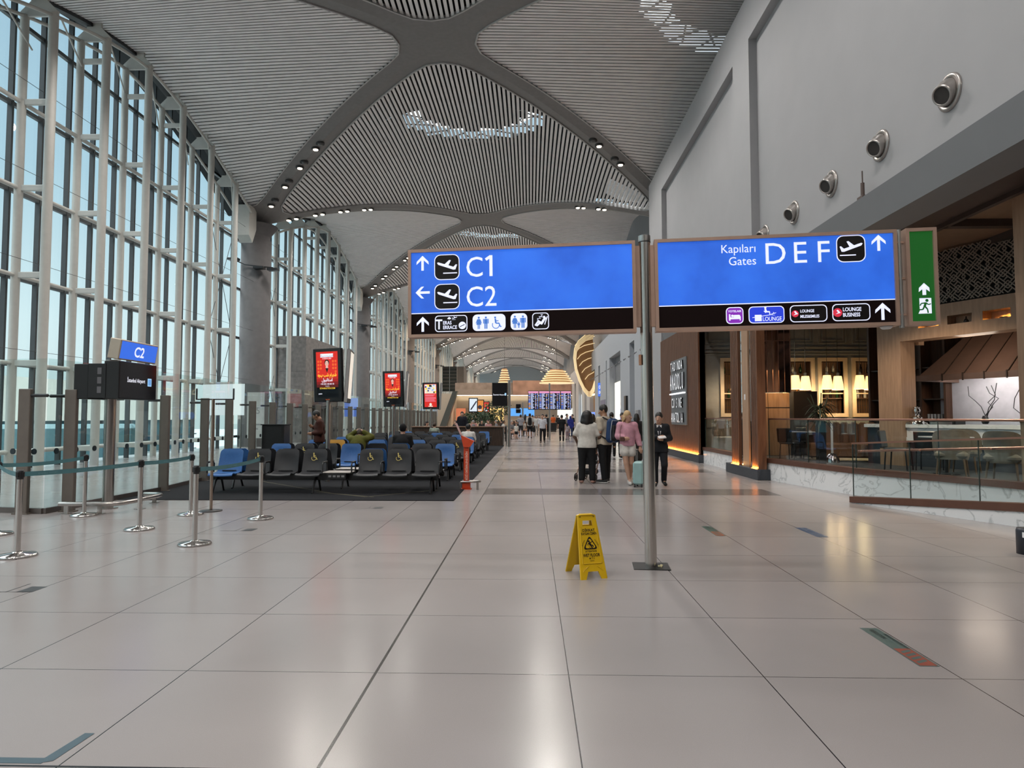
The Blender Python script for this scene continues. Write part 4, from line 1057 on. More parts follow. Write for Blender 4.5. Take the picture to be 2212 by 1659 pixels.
m = MB(); m.box(13.9, 14.1, -32, 32.5, 0, 13); struct(m, 'wall_side', mat('dark_wall', (.08, .075, .07), .7))
m = MB(); m.box(8.7, 8.8, -32, 32, 5.4, 17.5); struct(m, 'wall_upper', mat('void_dark', (.06, .06, .06), .8))
m = MB(); m.box(7.3, 8.8, 32.6, 190, 8.3, 17.5); struct(m, 'wall_upper', plaster_d)
m = MB(); m.box(-15.9, 14, -32.3, -32, 0, 17); struct(m, 'wall_back', mat('back_wall_warm', (.50, .44, .40), .7))
# panelled back wall with framed openings
pan = mat('panel_sage', (.25, .265, .26), .55); cream = mat('frame_cream', (.56, .47, .33), .45)
m = MB(); BY = 24.
WX = [(6.95, 7.95), (9.15, 10.05), (10.42, 11.2), (11.62, 12.45)]
xs = [6.0]+[v for w in WX for v in w]+[14]
for i in range(0, len(xs), 2): m.box(xs[i], xs[i+1], BY, BY+.2, FZ, 5.3)
for a, b in WX: m.box(a, b, BY, BY+.2, FZ, 1.72); m.box(a, b, BY, BY+.2, 3.58, 5.3)
def mould(m, x0, x1, z0, z1, w=.05, d=.03):
    for P in ([(x0, z0), (x1, z0), (x1-w, z0+w), (x0+w, z0+w)], [(x1, z0), (x1, z1), (x1-w, z1-w), (x1-w, z0+w)], [(x1, z1), (x0, z1), (x0+w, z1-w), (x1-w, z1-w)], [(x0, z1), (x0, z0), (x0+w, z0+w), (x0+w, z1-w)]): m.prism(P, BY-d, BY, 'y')
for a, b in ((6.3, 7.75), (8.1, 9.0), (9.2, 10.2), (10.35, 11.35), (11.55, 12.6)): mould(m, a, b, 4.2, 5.1); mould(m, a+.12, b-.12, 4.32, 4.98, .03, .04)
m.box(6, 14, BY-.06, BY, 4.02, 4.1); m.box(6, 14, BY-.09, BY, 3.9, 3.95)
for a, b in ((6.3, 7.9), (8.95, 12.8)): mould(m, a, b, 1.2, 3.86, .05)
struct(m, 'wall_panelled', pan)
bottle_ms = [mat('bottle_green', (.02, .06, .03), .15), mat('bottle_amber', (.25, .10, .02), .15), mat('bottle_clear', (.5, .52, .5), .1), mat('bottle_dark', (.02, .015, .015), .15)]
bmb = MB(); bmb.lathe([(0, 0), (.04, .0), (.042, .17), (.035, .2), (.014, .24), (.014, .31), (.0, .31)], 10)
bme = []
for q in bottle_ms: bme.append(bmb.mesh('bottle', q))
rr = random.Random(2)
WN = ['leftmost', 'second', 'third', 'rightmost']
shelf_m = mat('shelf_warm_lit', (.62, .5, .32), .4); niche_b = glow('niche_warm_glow', (.16, .07, .025), .22)
for n, (a, b) in enumerate(WX):
    o = thing('display_window', 'cream-framed bar display window in the sage panelled wall, %s of four' % WN[n], 'window', (a, BY, 0), 0, 'cream framed display windows')
    w_ = b-a; m = MB(); t = .13
    for P in ([(-t, 1.72-t), (w_+t, 1.72-t), (w_, 1.72), (0, 1.72)], [(w_+t, 1.72-t), (w_+t, 3.58+t), (w_, 3.58), (w_, 1.72)], [(w_+t, 3.58+t), (-t, 3.58+t), (0, 3.58), (w_, 3.58)], [(-t, 3.58+t), (-t, 1.72-t), (0, 1.72), (0, 3.58)]): m.prism(P, -.07, .03, 'y')
    m.build('frame', cream, o)
    m = MB(); m.box(0, w_, .5, .52, 1.72, 3.58); m.build('back_panel', niche_b, o)  # faint glow puts the warm light of the interior into the panel
    m = MB(); m.box(-.02, 0, .02, .5, 1.72, 3.58); m.box(w_, w_+.02, .02, .5, 1.72, 3.58); m.box(0, w_, .02, .5, 3.58, 3.6); m.box(0, w_, .02, .5, 1.7, 1.72); m.box(0, w_, .1, .5, 2.24, 2.27)
    m.box(0, w_, .15, .5, 3.14, 3.16); m.build('shelf', [wood('niche_wood', (.05, .025, .015), (.08, .04, .02))], o)
    m = MB(); m.box(0, w_, .02, .04, 2.41, 2.45); m.build('lit_shelf', shelf_m, o)
    m = MB()
    for i in range(int(w_/.085)): m.box(.04+.085*i, .052+.085*i, .44, .455, 1.72, 3.58)
    for z in (1.86, 2.0, 3.3): m.box(0, w_, .43, .445, z, z+.012)
    m.build('grille', mull_m, o)
    for i in range(6):
        x = .1+(w_-.2)*i/5; 
        if n == 0 and i > 3: continue
        z = 3.16 if i % 2 == 0 else 2.27
        c = bpy.data.objects.new('bottle', bme[rr.randrange(4)]); COL.objects.link(c); c.location = (a+x, BY+.3, z); c.scale = (1.25, 1.25, 1.1)
        tag(c, 'small bottle on a shelf inside the %s cream display window' % WN[n], 'bottle', 'bottles in the %s display window' % WN[n])
# pendant lamps with pleated shades
shade = mat('shade_pleated', (.75, .58, .34), .6, emit=1.25, ecol=(1., .62, .24), var=.1, scale=3, stretch=(30, 30, .1))
def pleats(m):
    N = 40; P = []
    for j, (r, z) in enumerate(((.185, 0), (.155, .24), (.12, .48))):
        for i in range(N): q = r*(1+.035*(i % 2)); P.append((q*math.cos(2*PI*i/N), q*math.sin(2*PI*i/N), z))
    m.pts(P, [(j*N+i, j*N+(i+1) % N, (j+1)*N+(i+1) % N, (j+1)*N+i) for j in range(2) for i in range(N)])
pm = MB(); pleats(pm); pm = pm.mesh('lamp_shade', shade)
rodm = MB(); rodm.cyl((0, 0, .5), (0, 0, 2.75), .008, n=5); rodm.cyl((0, 0, .45), (0, 0, .6), .05, n=10); rodm = rodm.mesh('rod', mull_m)
for i, (x, lab) in enumerate(((7.15, 'leftmost pleated pendant lamp, half behind the slatted pilaster'), (9.18, 'left pleated lamp of the pair before the second display window'), (9.53, 'right pleated lamp of the pair before the second display window'), (10.27, 'left pleated lamp of the pair before the third display window'), (10.64, 'right pleated lamp of the pair before the third display window'), (11.39, 'left pleated lamp of the pair beside the oak portal pillar'), (11.74, 'right pleated lamp of the pair beside the oak portal pillar'))):
    o = thing('pendant_lamp', lab, 'lamp', (x, 23.2, 2.52+.03*(i % 2)), 0, 'pleated pendant lamps in the restaurant')
    for nm, me in (('lamp_shade', pm), ('rod', rodm)):
        c = bpy.data.objects.new(nm, me); COL.objects.link(c); c.parent = o
    l = bpy.data.lights.new('pendant', 'POINT'); l.energy = 22; l.color = (1, .66, .34); l.shadow_soft_size = .12; lo = bpy.data.objects.new('pendant', l); COL.objects.link(lo); lo.location = (x, 23.2, 2.45)
# walnut slat wall with its lit letters
def slats(m, x, y0, y1, z0, z1, n, d=.05):
    st = (y1-y0)/n
    for i in range(n): m.box(x, x+d, y0+st*(i+.18), y0+st*(i+.82), z0, z1)
o = thing('slat_wall', 'dark walnut slatted wall carrying a lit restaurant name board', 'wall panel', (0, 0, 0))
m = MB(); m.box(5.90, 6.08, 23.2, 29.88, .3, 4.95); m.box(5.84, 6.08, 23.2, 23.27, .3, 4.95); m.build('backing', wood('walnut_back', (.10, .04, .02), (.14, .06, .03)), o)
m = MB(); slats(m, 5.85, 23.3, 29.88, .3, 4.95, 62); m.build('slats', slat_w, o)
m = MB(); m.rbox(5.80, 6.12, 23.12, 29.88, 0, .27, .01); m.build('plinth', plinth_m, o)
m = MB(); m.box(5.815, 5.84, 23.35, 29.85, .275, .285); m.build('led_strip', amber, o)
def led(x, y0, y1, p):
    l = bpy.data.lights.new('led_line', 'AREA'); l.shape = 'RECTANGLE'; l.size = .03; l.size_y = y1-y0; l.energy = p; l.color = (1, .42, .08)
    lo = bpy.data.objects.new('led_line', l); COL.objects.link(lo); lo.location = (x, (y0+y1)/2, .295); lo.rotation_euler = (PI, .25, 0)
led(5.822, 23.3, 29.8, 60); led(5.715, 17.0, 17.42, 6); led(5.715, 18.46, 19.12, 9)
o = thing('name_board', 'grey board with white lit letters on the slatted walnut wall', 'sign', (5.80, 27.45, 0), -PI/2)
m = MB(); m.rbox(0, 2.62, -.0, .05, 1.28, 3.86, .006); m.build('board', mat('board_grey', (.14, .15, .16), .5), o)
lit = glow('letters_lit', (.92, .95, .98), 1.15); m = MB()
for t, x, z, s, w in (('TADINDA', .18, 3.42, .5, .62), ('ANADOLU', .06, 2.66, .92, .40), ('CUISINE', .34, 1.95, .55, .58), ('ANATOLIA', .22, 1.38, .55, .58)):
    n = len(t); pit = (2.5-2*x)/n
    for i, ch in enumerate(t):
        m.text(ch, T(x+pit*(i+.5), -.032, z) @ UP, s, 1, 'CENTER', 0, .62*pit/(.62*s), .03); m.text(ch, T(x+pit*(i+.5), -.064, z) @ UP, s, 0, 'CENTER', 0, .62*pit/(.62*s))
m.box(.06, 2.5, -.09, 0, 2.48, 2.53); m.build('letters', [lit, black], o)
# mirrored pilaster
mirror = mat('mirror', (.72, .72, .70), .03, metal=1., var=.01)
o = thing('slatted_pilaster', 'pilaster of walnut slats with mirror strips, standing on a slate plinth', 'pilaster', (0, 0, 0))
m = MB(); m.box(5.80, 5.95, 16.98, 19.15, .27, 4.97); m.box(5.74, 5.95, 16.93, 16.98, .27, 4.97); m.build('backing', wood('walnut_side', (.13, .05, .022), (.18, .075, .035)), o)
for nm, a, b in (('slats', 18.46, 19.15), ('slats', 16.98, 17.42)):
    m = MB(); slats(m, 5.74, a, b, .27, 4.97, 5 if a > 18 else 4, .06); m.build(nm, slat_w, o)
for a, b in ((18.2, 18.45), (17.43, 17.68)):
    m = MB(); m.box(5.785, 5.80, a, b, .27, 4.97); m.build('mirror_strip', mirror, o)
m = MB(); m.box(5.76, 5.80, 17.69, 18.19, .27, 4.97); m.build('centre_board', veneer, o)
m = MB(); m.rbox(5.70, 6.05, 16.9, 19.6, 0, .27, .01); m.build('plinth', plinth_m, o)
m = MB(); m.box(5.715, 5.735, 17.0, 17.4, .272, .28); m.box(5.715, 5.735, 18.48, 19.13, .272, .28); m.build('led_strip', amber, o)
m = MB(); m.box(5.745, 5.76, 17.9, 17.98, 2.05, 2.2); m.build('switch_plate', white_g, o)
# marble kerbs with bronze cap and glass
def kerb(P, lab, glab, zm=.44, top=1.54):
    m = MB(); b = MB()
    for (x0, y0), (x1, y1) in zip(P, P[1:]):
        d = Vector((x1-x0, y1-y0)).normalized(); n = Vector((-d.y, d.x))
        if n.x > 0: n = -n
        q = lambda x, y, o: (x-n.x*o, y-n.y*o)
        m.prism([(x0, y0), (x1, y1), q(x1, y1, .18), q(x0, y0, .18)], 0, zm, 'z')
        b.prism([q(x0, y0, -.03), q(x1, y1, -.03), q(x1, y1, .2), q(x0, y0, .2)], zm, zm+.11, 'z')
    o = thing('marble_kerb', lab, 'kerb', (0, 0, 0)); m.build('kerb', marble, o); b.build('bronze_cap', bronze, o)
    for i, ((x0, y0), (x1, y1)) in enumerate(zip(P, P[1:])):
        L = math.hypot(x1-x0, y1-y0); g = thing('glass_balustrade', glab % ORD[i], 'balustrade', (x0, y0, 0), math.atan2(y1-y0, x1-x0), 'clear balustrade panes round the restaurant')
        k = MB(); k.box(0.006, L-.006, .08, .092, zm+.1, top-.02); k.build('pane', rglass, g)
        k = MB(); k.box(-.004, .006, .078, .094, zm+.1, top-.02); k.build('pane_edge', edge_g, g)
        k = MB(); k.rbox(-.002, L+.002, .064, .108, top-.02, top+.02, .008); k.build('top_rail', rail_c, g)
KP = [(6.0, 17.1), (6.26, 15.35), (6.6, 13.8), (7.3, 12.2), (7.9, 10.7), (8.2, 9.5), (8.4, 8.0)]
kerb(KP, 'long curved white marble kerb with brown bronze cap before the restaurant', 'clear glass balustrade on the curved marble kerb, %s pane from the pilaster')
kerb([(5.97, 23.15), (5.97, 19.6)], 'short white marble kerb between slatted wall and pilaster', 'clear glass balustrade between slatted wall and pilaster, %s pane')
# ramp
A_, B_ = Vector((5.96, 12.58)), Vector((7.75, 8.3)); D = (B_-A_); RL = D.length; rz = math.atan2(D.y, D.x)
o = thing('access_ramp', 'white marble access ramp with bronze edge, rising toward the right picture edge', 'ramp', (A_.x, A_.y, 0), rz)
sl = .26/RL*1.35
m = MB(); m.prism([(0, 0), (RL, 0), (RL, sl*RL), (0, .0)], 0, .16, 'y'); m.build('side_wall', marble, o)
m = MB(); m.prism([(-.02, .005), (RL, sl*RL), (RL, sl*RL+.125), (-.02, .115)], -.02, .18, 'y'); m.build('bronze_edge', bronze, o)
m = MB(); m.prism([(.0, .0), (RL, 0.0), (RL, sl*RL), (0, .01)], .18, .95, 'y'); m.build('walking_surface', mat('ramp_tile', (.33, .30, .28), .4), o)
for i in range(4):
    x0, x1 = RL*i/4, RL*(i+1)/4
    g = thing('ramp_balustrade', 'glass ramp balustrade pane, %s from its low left end' % ORD[i], 'balustrade', (A_.x, A_.y, 0), rz, 'glass panes along the ramp')
    m = MB(); m.prism([(x0+.006, .1+sl*x0), (x1-.006, .1+sl*x1), (x1-.006, 1.085+sl*x1*.86), (x0+.006, 1.085+sl*x0*.86)], .06, .075, 'y'); m.build('pane', rglass, g)
    m = MB(); m.box(x0-.004, x0+.006, .058, .077, .1+sl*x0, 1.085+sl*x0*.86); m.build('pane_edge', edge_g, g)
    m = MB(); a, b = 1.085+sl*x0*.86, 1.085+sl*x1*.86
    m.prism([(x0, a), (x1, b), (x1, b+.03), (x0, a+.03)], .045, .09, 'y'); m.build('top_rail', rail_c, g)
    m = MB(); m.cyl((x0+(.05 if i == 0 else 0), .16, a-.13), (x1, .16, b-.13), .021, n=10); m.cyl((x0+.2, .07, (a+b)/2-.16), (x0+.2, .16, (a+b)/2-.16), .012, n=6); m.sphere((x0+.2, .06, (a+b)/2-.16), .022, 8); m.build('hand_rail', rail_c, g)
m = MB(); m.lathe([(0, 0), (.1, 0), (.1, .27), (.09, .3), (0, .3)], 20); m.box(-.09, -.05, -.1, -.06, .2, .26, 1)
solo(m, 'floor_bollard', [mat('bollard_navy', (.02, .024, .035), .4), white_g], 'short dark bollard cut by the right picture edge', 'bollard', (5.79, 7.98, 0))
# oak portal with lattice, niches; local frame along the counter
PA, PZ = (8.72, 15.8), math.atan2(-2.5, 1.18)
def loc(x, y): c, s = math.cos(PZ), math.sin(PZ); return (PA[0]+x*c-y*s, PA[1]+x*s+y*c)
o = thing('oak_portal', 'oak portal framing the open kitchen, three niches in its beam under a lattice', 'portal', (*PA, 0), PZ)
m = MB(); m.box(-.6, .0, 0, .5, FZ, 4.1); m.build('pillar', veneer, o)
m = MB(); N3 = [(.45, .92), (1.12, 1.64), (1.86, 2.4)]; za, zb, zt, zz = 3.37, 3.63, 3.82, 4.1
m.box(.0, 4.6, 0, .5, za, zb); m.box(.0, 4.6, 0, .5, zt, zz)
xs = [.0]+[v for q in N3 for v in q]+[4.6]
for i in range(0, len(xs), 2): m.box(xs[i], xs[i+1], 0, .5, zb, zt)
for a, b in N3: m.box(a, b, .3, .5, zb, zt)
m.build('beam', wood('veneer_oak_beam', (.33, .20, .122), (.42, .265, .165), stretch=(9, 9, 1.2)), o)
m = MB(); lw = .011
def bar(x0, z0, x1, z1):
    d = Vector((x1-x0, z1-z0)); d.normalize(); n = Vector((-d.y, d.x))*lw; m.prism([(x0+n.x, z0+n.y), (x0-n.x, z0-n.y), (x1-n.x, z1-n.y), (x1+n.x, z1+n.y)], -.012, .012, 'y')
c = .083
for i in range(0, 50):
    for j in range(0, 14):
        x, z = .05+c*i, 4.13+c*j
        # broken diagonal fretwork
        k = (i*2+j*3) % 7
        if k in (0, 1, 3, 4, 6): bar(x, z, x+c, z+c)
        if (i+2*j) % 5 in (0, 1, 2, 4): bar(x+c, z, x, z+c)
m.build('lattice', mat('lattice_taupe', (.26, .215, .175), .5), o)
m = MB(); m.box(.0, 4.6, .1, .14, 4.1, 5.3); m.build('lattice_back', mat('lattice_black', (.010, .010, .010), .8), o)
m = MB(); m.box(.0, .1, .5, .7, 3.3, 5.2); m.build('side_board', veneer, o)
for i, (a, b) in enumerate(N3):
    lx, ly = loc((a+b)/2+.06, .12)
    if i != 1:
        l = bpy.data.lights.new('niche_light', 'SPOT'); l.energy = 14.; l.color = (1, .55, .12); l.spot_size = 2.4; l.shadow_soft_size = .02; lo = bpy.data.objects.new('niche_light', l); COL.objects.link(lo); lo.location = (lx, ly, zt-.01)
b1 = MB(); b1.lathe([(0, 0), (.045, 0), (.05, .04), (.03, .08), (.012, .1), (.012, .14), (0, .14)], 12)
solo(b1, 'ornament_bottle', bottle_ms[3], 'small dark ornament bottle in the middle niche of the oak portal', 'bottle', (*loc(1.45, .12), zb))
b1 = MB(); b1.lathe([(0, 0), (.06, 0), (.075, .02), (.07, .03), (0, .025)], 12)
solo(b1, 'ornament_dish', bottle_ms[3], 'small dark dish in the lit right-hand niche of the oak portal', 'dish', (*loc(2.2, .12), zb))
b1 = MB(); b1.box(-.19, .19, -.19, .19, FZ, 5.27)
solo(b1, 'oak_post', veneer, 'oak post at the right picture edge, behind the ramp balustrade', 'post', (8.2, 10.9, 0), PZ)
# hood, shelving, reflection panel, counter
hood = mat('hood_brown', (.24, .14, .10), .5); 
o = thing('kitchen_hood', 'big brown sloping kitchen hood with standing seams', 'hood', (*PA, 0), PZ)
m = MB(); m.pts([(-.53, 1.36, 2.6), (4, 1.36, 2.6), (4, 2.5, 3.95), (.38, 2.5, 3.95), (-.53, 3.2, 2.6)], [(0, 1, 2, 3), (4, 0, 3)]); m.build('hood_slope', hood, o)
m = MB(); m.box(-.56, 4, 1.33, 1.40, 2.48, 2.62); m.box(-.56, -.5, 1.4, 3.2, 2.48, 2.62); m.build('rim', mat('hood_rim', (.22, .135, .10), .45), o)
m = MB()
for i in range(8):
    x = .1+.48*i; t = (x+.53)/4.53
    m.cyl((x, 1.355, 2.61), (x+.35*(1-t*.9), 2.5, 3.95), .014, n=5); m.box(x-.012, x+.012, 1.31, 1.34, 2.46, 2.64)
m.build('seam', walnut, o)
o = thing('bar_shelving', 'tall dark walnut bar shelving left of the kitchen hood', 'shelving', (*PA, 0), PZ)
m = MB(); m.box(-3.0, -.6, 3.1, 3.2, FZ, 4.4)
for x in (-2.95, -2.15, -1.4, -.75): m.box(x, x+.06, 2.65, 3.1, FZ, 4.4)
m.build('carcass', wood('walnut_bar', (.06, .026, .013), (.10, .045, .022)), o)
for z in (1.5, 2.05, 2.9):
    m = MB(); m.box(-3, -.7, 2.7, 3.1, z, z+.03); m.build('shelf', walnut, o)
gl = MB(); gl.lathe([(.03, 0), (.032, .1), (.034, .14)], 10); gl = gl.mesh('glass_tumbler', mat('tumbler', (.5, .5, .48), .1)); 
for i in range(9):
    c_ = bpy.data.objects.new('glass_tumbler', gl); COL.objects.link(c_); c_.location = (*loc(-1.3+.09*(i % 6)-.8*(i//6), 2.85), 1.53)
    tag(c_, 'drinking glass on the lower bar shelf left of the kitchen hood', 'glass', 'glasses on the bar shelf')
m = MB(); m.box(-1.0, 4.0, 2.9, 2.96, 1.3, 2.7)  # pale panel, its colour standing in for a bright window reflection
o = thing('reflection_panel', 'pale grey panel under the hood, standing in for a window reflection', 'wall panel', (*PA, 0), PZ); m.build('panel', mat('reflection_grey', (.50, .49, .52), .25), o)
m = MB(); r5 = random.Random(8)  # branch shapes added for the dark pattern in that reflection
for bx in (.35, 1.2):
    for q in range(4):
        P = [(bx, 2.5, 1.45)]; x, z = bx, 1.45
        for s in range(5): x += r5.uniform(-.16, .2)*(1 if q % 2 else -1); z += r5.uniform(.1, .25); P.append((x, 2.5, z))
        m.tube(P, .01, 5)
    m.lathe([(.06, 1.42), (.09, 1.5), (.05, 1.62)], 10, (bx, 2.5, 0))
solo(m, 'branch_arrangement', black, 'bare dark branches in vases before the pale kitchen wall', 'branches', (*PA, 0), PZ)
l = bpy.data.lights.new('kitchen_light', 'AREA'); l.energy = 55; l.color = (1, .93, .88); l.shape = 'RECTANGLE'; l.size = 3.5; l.size_y = .3; lo = bpy.data.objects.new('kitchen_light', l); COL.objects.link(lo); lo.location = (*loc(1.6, 2.1), 2.55); lo.rotation_euler = (.5, 0, PZ)
l = bpy.data.lights.new('hood_fill_light', 'POINT'); l.energy = 24; l.color = (1, .84, .68); l.shadow_soft_size = .45; lo = bpy.data.objects.new('hood_fill_light', l); COL.objects.link(lo); lo.location = (*loc(1.3, .62), 3.25)  # fill lamp added under the beam to brighten the dark hood
o = thing('bar_counter', 'white marble bar counter in front of the open kitchen', 'counter', (*PA, 0), PZ)
m = MB(); m.box(-1.1, 4.2, .1, .8, 1.34, 1.42); m.box(-.48, -.38, .1, .8, FZ, 1.34); m.box(-.38, 4.2, .12, .2, 1.0, 1.12); m.box(-.2, 4.2, .14, .2, 1.12, 1.34); m.build('marble_top', marble, o)
m = MB(); m.box(-1.08, -.48, .2, .75, FZ, 1.34); m.box(-.38, 4.2, .2, .75, FZ, 1.0); m.build('front', plinth_m, o)
o = thing('samovar', 'polished chrome samovar standing on the marble bar counter', 'samovar', (*loc(.1, .35), 1.12))
m = MB(); m.lathe([(.0, 0), (.15, 0), (.12, .04), (.07, .08), (.15, .16), (.17, .28), (.15, .38), (.09, .42), (.13, .45), (.1, .47), (.05, .52), (.07, .56), (.09, .63), (.06, .68), (.08, .7), (.0, .72)], 28); m.build('body', chrome, o)
for e in (-1, 1):
    m = MB(); m.tube([(e*.15, 0, .34), (e*.24, 0, .33), (e*.25, 0, .24), (e*.16, 0, .22)], .015, 6); m.build('handle', chrome, o)
m = MB(); m.cyl((0, -.15, .16), (0, -.26, .15), .018, n=8); m.build('tap', chrome, o)
m = MB(); m.rbox(-.3, .3, -.2, .2, 0, .42, .03); m.box(-.25, .25, -.21, -.19, .2, .36, 1)
solo(m, 'espresso_machine', [black, chrome], 'black espresso machine beside the chrome samovar on the bar', 'coffee machine', (*loc(.75, .45), 1.12), PZ)
# chairs and sofas behind the balustrade
velvet = mat('chair_taupe', (.20, .165, .125), .8, var=.12, scale=10); chleg = wood('chair_leg_wood', (.14, .085, .05), (.19, .12, .07))
def armchair(x, y, rz, lab):
    o = thing('dining_armchair', lab, 'chair', (x, y, FZ), rz, 'taupe dining armchairs')
    m = MB(); m.rbox(-.27, .27, -.27, .27, .36, .5, .05); m.build('seat', velvet, o)
    m = MB()
    def shell(u, v, off=0):
        a = PI*(-.04+1.08*u); h = .90-.36*abs(2*u-1)**3.5
        r = .265+.05*v+off; return (-r*math.cos(a), .02+.3*r/.31*math.sin(a)*1.0, .34+(h-.34)*v)
    m.sheet(lambda u, v: shell(u, v), 20, 8); m.sheet(lambda u, v: shell(u, v, -.05), 20, 8, flip=True)
    P = []
    for i in range(21): P += [shell(i/20, 1), shell(i/20, 1, -.05)]
    m.pts(P, [(2*i, 2*i+1, 2*i+3, 2*i+2) for i in range(20)], 0, True)
    m.build('backrest', velvet, o)
    for sx in (-1, 1):
        for sy in (-1, 1):
            m = MB(); m.cyl((sx*.2, sy*.2, .37), (sx*.24, sy*.25, 0), .024, .014, 8); m.build('leg', chleg, o)
armchair(8.06, 12.95, 2.5, 'taupe dining armchair seen from behind, the left one at the marble bar')
armchair(8.32, 11.9, 2.3, 'taupe dining armchair seen from behind, the large one nearest the oak post')
armchair(8.8, 13.75, 2.4, 'taupe dining armchair half hidden behind the left one')
sofa_m = mat('sofa_cognac', (.17, .075, .032), .6, var=.08)
o = thing('banquette', 'cognac brown channel-tufted banquette behind the balustrade', 'sofa', (8.2, 17.6, FZ), -.25)
m = MB(); m.rbox(-.85, .85, -.1, .5, .08, .46, .04); m.build('seat', sofa_m, o)
m = MB()
for i in range(8): m.rbox(-.85+.2125*i, -.85+.2125*(i+1)-.006, .36, .56, .2, 1.0, .05)
m.build('backrest', sofa_m, o)
o = thing('bench_seat', 'beige bench seat behind the short balustrade left of the pilaster', 'bench', (6.75, 22.6, FZ), 0)
m = MB(); m.rbox(-.5, .5, -.3, .3, .0, .48, .03); m.build('seat', mat('bench_cream', (.34, .29, .22), .7), o)
m = MB(); m.rbox(-.5, .5, .2, .34, .48, 1.05, .03); m.build('backrest', mat('bench_brown', (.20, .14, .09), .7), o)
m = MB(); m.lathe([(.13, 0), (.2, .2), (.22, .42), (.2, .42), (.1, .05)], 18)
solo(m, 'clay_pot', mat('pot_dark', (.045, .025, .018), .5), 'dark round pot behind the short balustrade pane', 'pot', (6.6, 20.6, FZ))
def dchair(x, y, rz, lab):
    o = thing('dark_chair', lab, 'chair', (x, y, FZ), rz, 'dark dining chairs')
    m = MB(); m.rbox(-.23, .23, -.23, .23, .42, .48, .02); m.build('seat', black, o)
    m = MB(); m.rbox(-.22, .22, .2, .25, .5, .88, .02, M=Rx(-.12)); m.build('backrest', black, o)
    for sx in (-1, 1):
        for sy in (-1, 1):
            m = MB(); m.cyl((sx*.2, sy*.19, .42), (sx*.21, sy*.22, 0), .015, n=6); m.build('leg', black, o)
dchair(6.95, 17.9, 2.2, 'dark dining chair nearest the slatted pilaster, behind glass'); dchair(7.5, 18.6, -.6, 'dark dining chair between the plant and the pilaster'); dchair(7.95, 14.6, .8, 'dark dining chair under the bar counter end'); dchair(8.55, 14.5, 2.4, 'dark dining chair in front of the samovar')
def dtable(x, y, lab, w=.4):
    o = thing('dining_table', lab, 'table', (x, y, FZ), 0, 'small dining tables')
    m = MB(); m.rbox(-w, w, -w, w, .72, .75, .01); m.build('table_top', mat('table_pale', (.35, .36, .37), .3), o)
    m = MB(); m.cyl((0, 0, .02), (0, 0, .72), .03, n=10); m.build('stem', black, o)
    m = MB(); m.lathe([(0, 0), (.24, 0), (.24, .015), (.03, .03)], 18); m.build('base', black, o)
dtable(7.3, 18.2, 'small pale dining table between the two dark chairs', .33); dtable(8.35, 13.6, 'pale dining table between the bar and the taupe armchairs', .35)
o = thing('dome_post', 'slim white post with a chrome dome base inside the balustrade', 'post', (7.57, 16.9, FZ))
m = MB(); m.lathe([(.17, 0), (.16, .1), (.1, .2), (.04, .24)], 20); m.build('base', chrome, o)
m = MB(); m.cyl((0, 0, .22), (0, 0, .98), .028, n=12); m.build('pole', white_g, o)
# dracaena
o = thing('potted_dracaena', 'tall dark potted plant with arching leaves behind the balustrade', 'plant', (6.95, 16.1, FZ))
m = MB(); m.rbox(-.09, .09, -.09, .09, 0, 1.05, .01); m.build('pot', black, o)
leafm = mat('leaf_dark', (.020, .032, .016), .45); r9 = random.Random(4)
m = MB()
for i in range(110):
    a = r9.uniform(0, 2*PI); L = r9.uniform(.25, .5); up = r9.uniform(-.1, .95); z0 = 1.05+r9.uniform(0, .35); w_ = r9.uniform(.014, .026)
    P = []
    for s in range(7):
        t = s/6; rad = L*t*(1-.25*up); z = z0+L*(up*1.25*t-.9*t*t)
        c_, s_ = math.cos(a), math.sin(a); ww = w_*(1-t)**.6*(1 if s else .6)
        P += [(rad*c_-ww*s_, rad*s_+ww*c_, z), (rad*c_+ww*s_, rad*s_-ww*c_, z+.004)]
    m.pts(P, [(2*s, 2*s+1, 2*s+3, 2*s+2) for s in range(6)], 0, True)
m.build('foliage', leafm, o)
m = MB()
for x, y, z in ((-.2, 0, .5), (-.13, .04, .58), (.1, -.05, .5), (.02, .0, .62)): m.tube([(x*.2, y, 1.1), (x*.7, y, 1.35), (x*1.5, y*1.5, 1.1+z)], .013, 5)
m.build('stem', leafm, o)
# mirror screen over a warm cabinet
o = thing('mirror_screen', 'tall mirror screen with copper bars above a warm-lit oak cabinet', 'mirror', (6.9, 20.0, 0), -.12)
m = MB(); m.box(0, .86, 0, .02, 2.32, 5.2); m.build('mirror', mat('mirror_bronze', (.55, .42, .38), .04, metal=1.), o)
m = MB()
for i in range(6): m.box(.0+.168*i, .014+.168*i, -.02, 0, 2.32, 5.2)
m.box(0, .86, -.02, 0, 3.86, 3.88); m.build('copper_bar', rail_c, o)
m = MB(); m.rbox(-.1, .8, -.02, .5, FZ, 2.3, .01); m.box(-.1, .8, -.026, -.02, 1.86, 1.88, 1); m.box(.18, .19, -.026, -.02, FZ, 2.3, 1); m.build('cabinet', [veneer, black], o)
l = bpy.data.lights.new('cabinet_light', 'SPOT'); l.energy = 120; l.color = (1, .6, .25); l.spot_size = 1.5; lo = bpy.data.objects.new('cabinet_light', l); COL.objects.link(lo); lo.location = (7.2, 19.1, 3.3); lo.rotation_euler = (.5, 0, 0)
m = MB(); m.box(7.9, 8.6, 20.1, 20.5, FZ, 2.36); solo(m, 'dark_cabinet', mat('cabinet_black', (.016, .012, .010), .5), 'near-black cabinet right of the warm oak cabinet', 'cabinet')
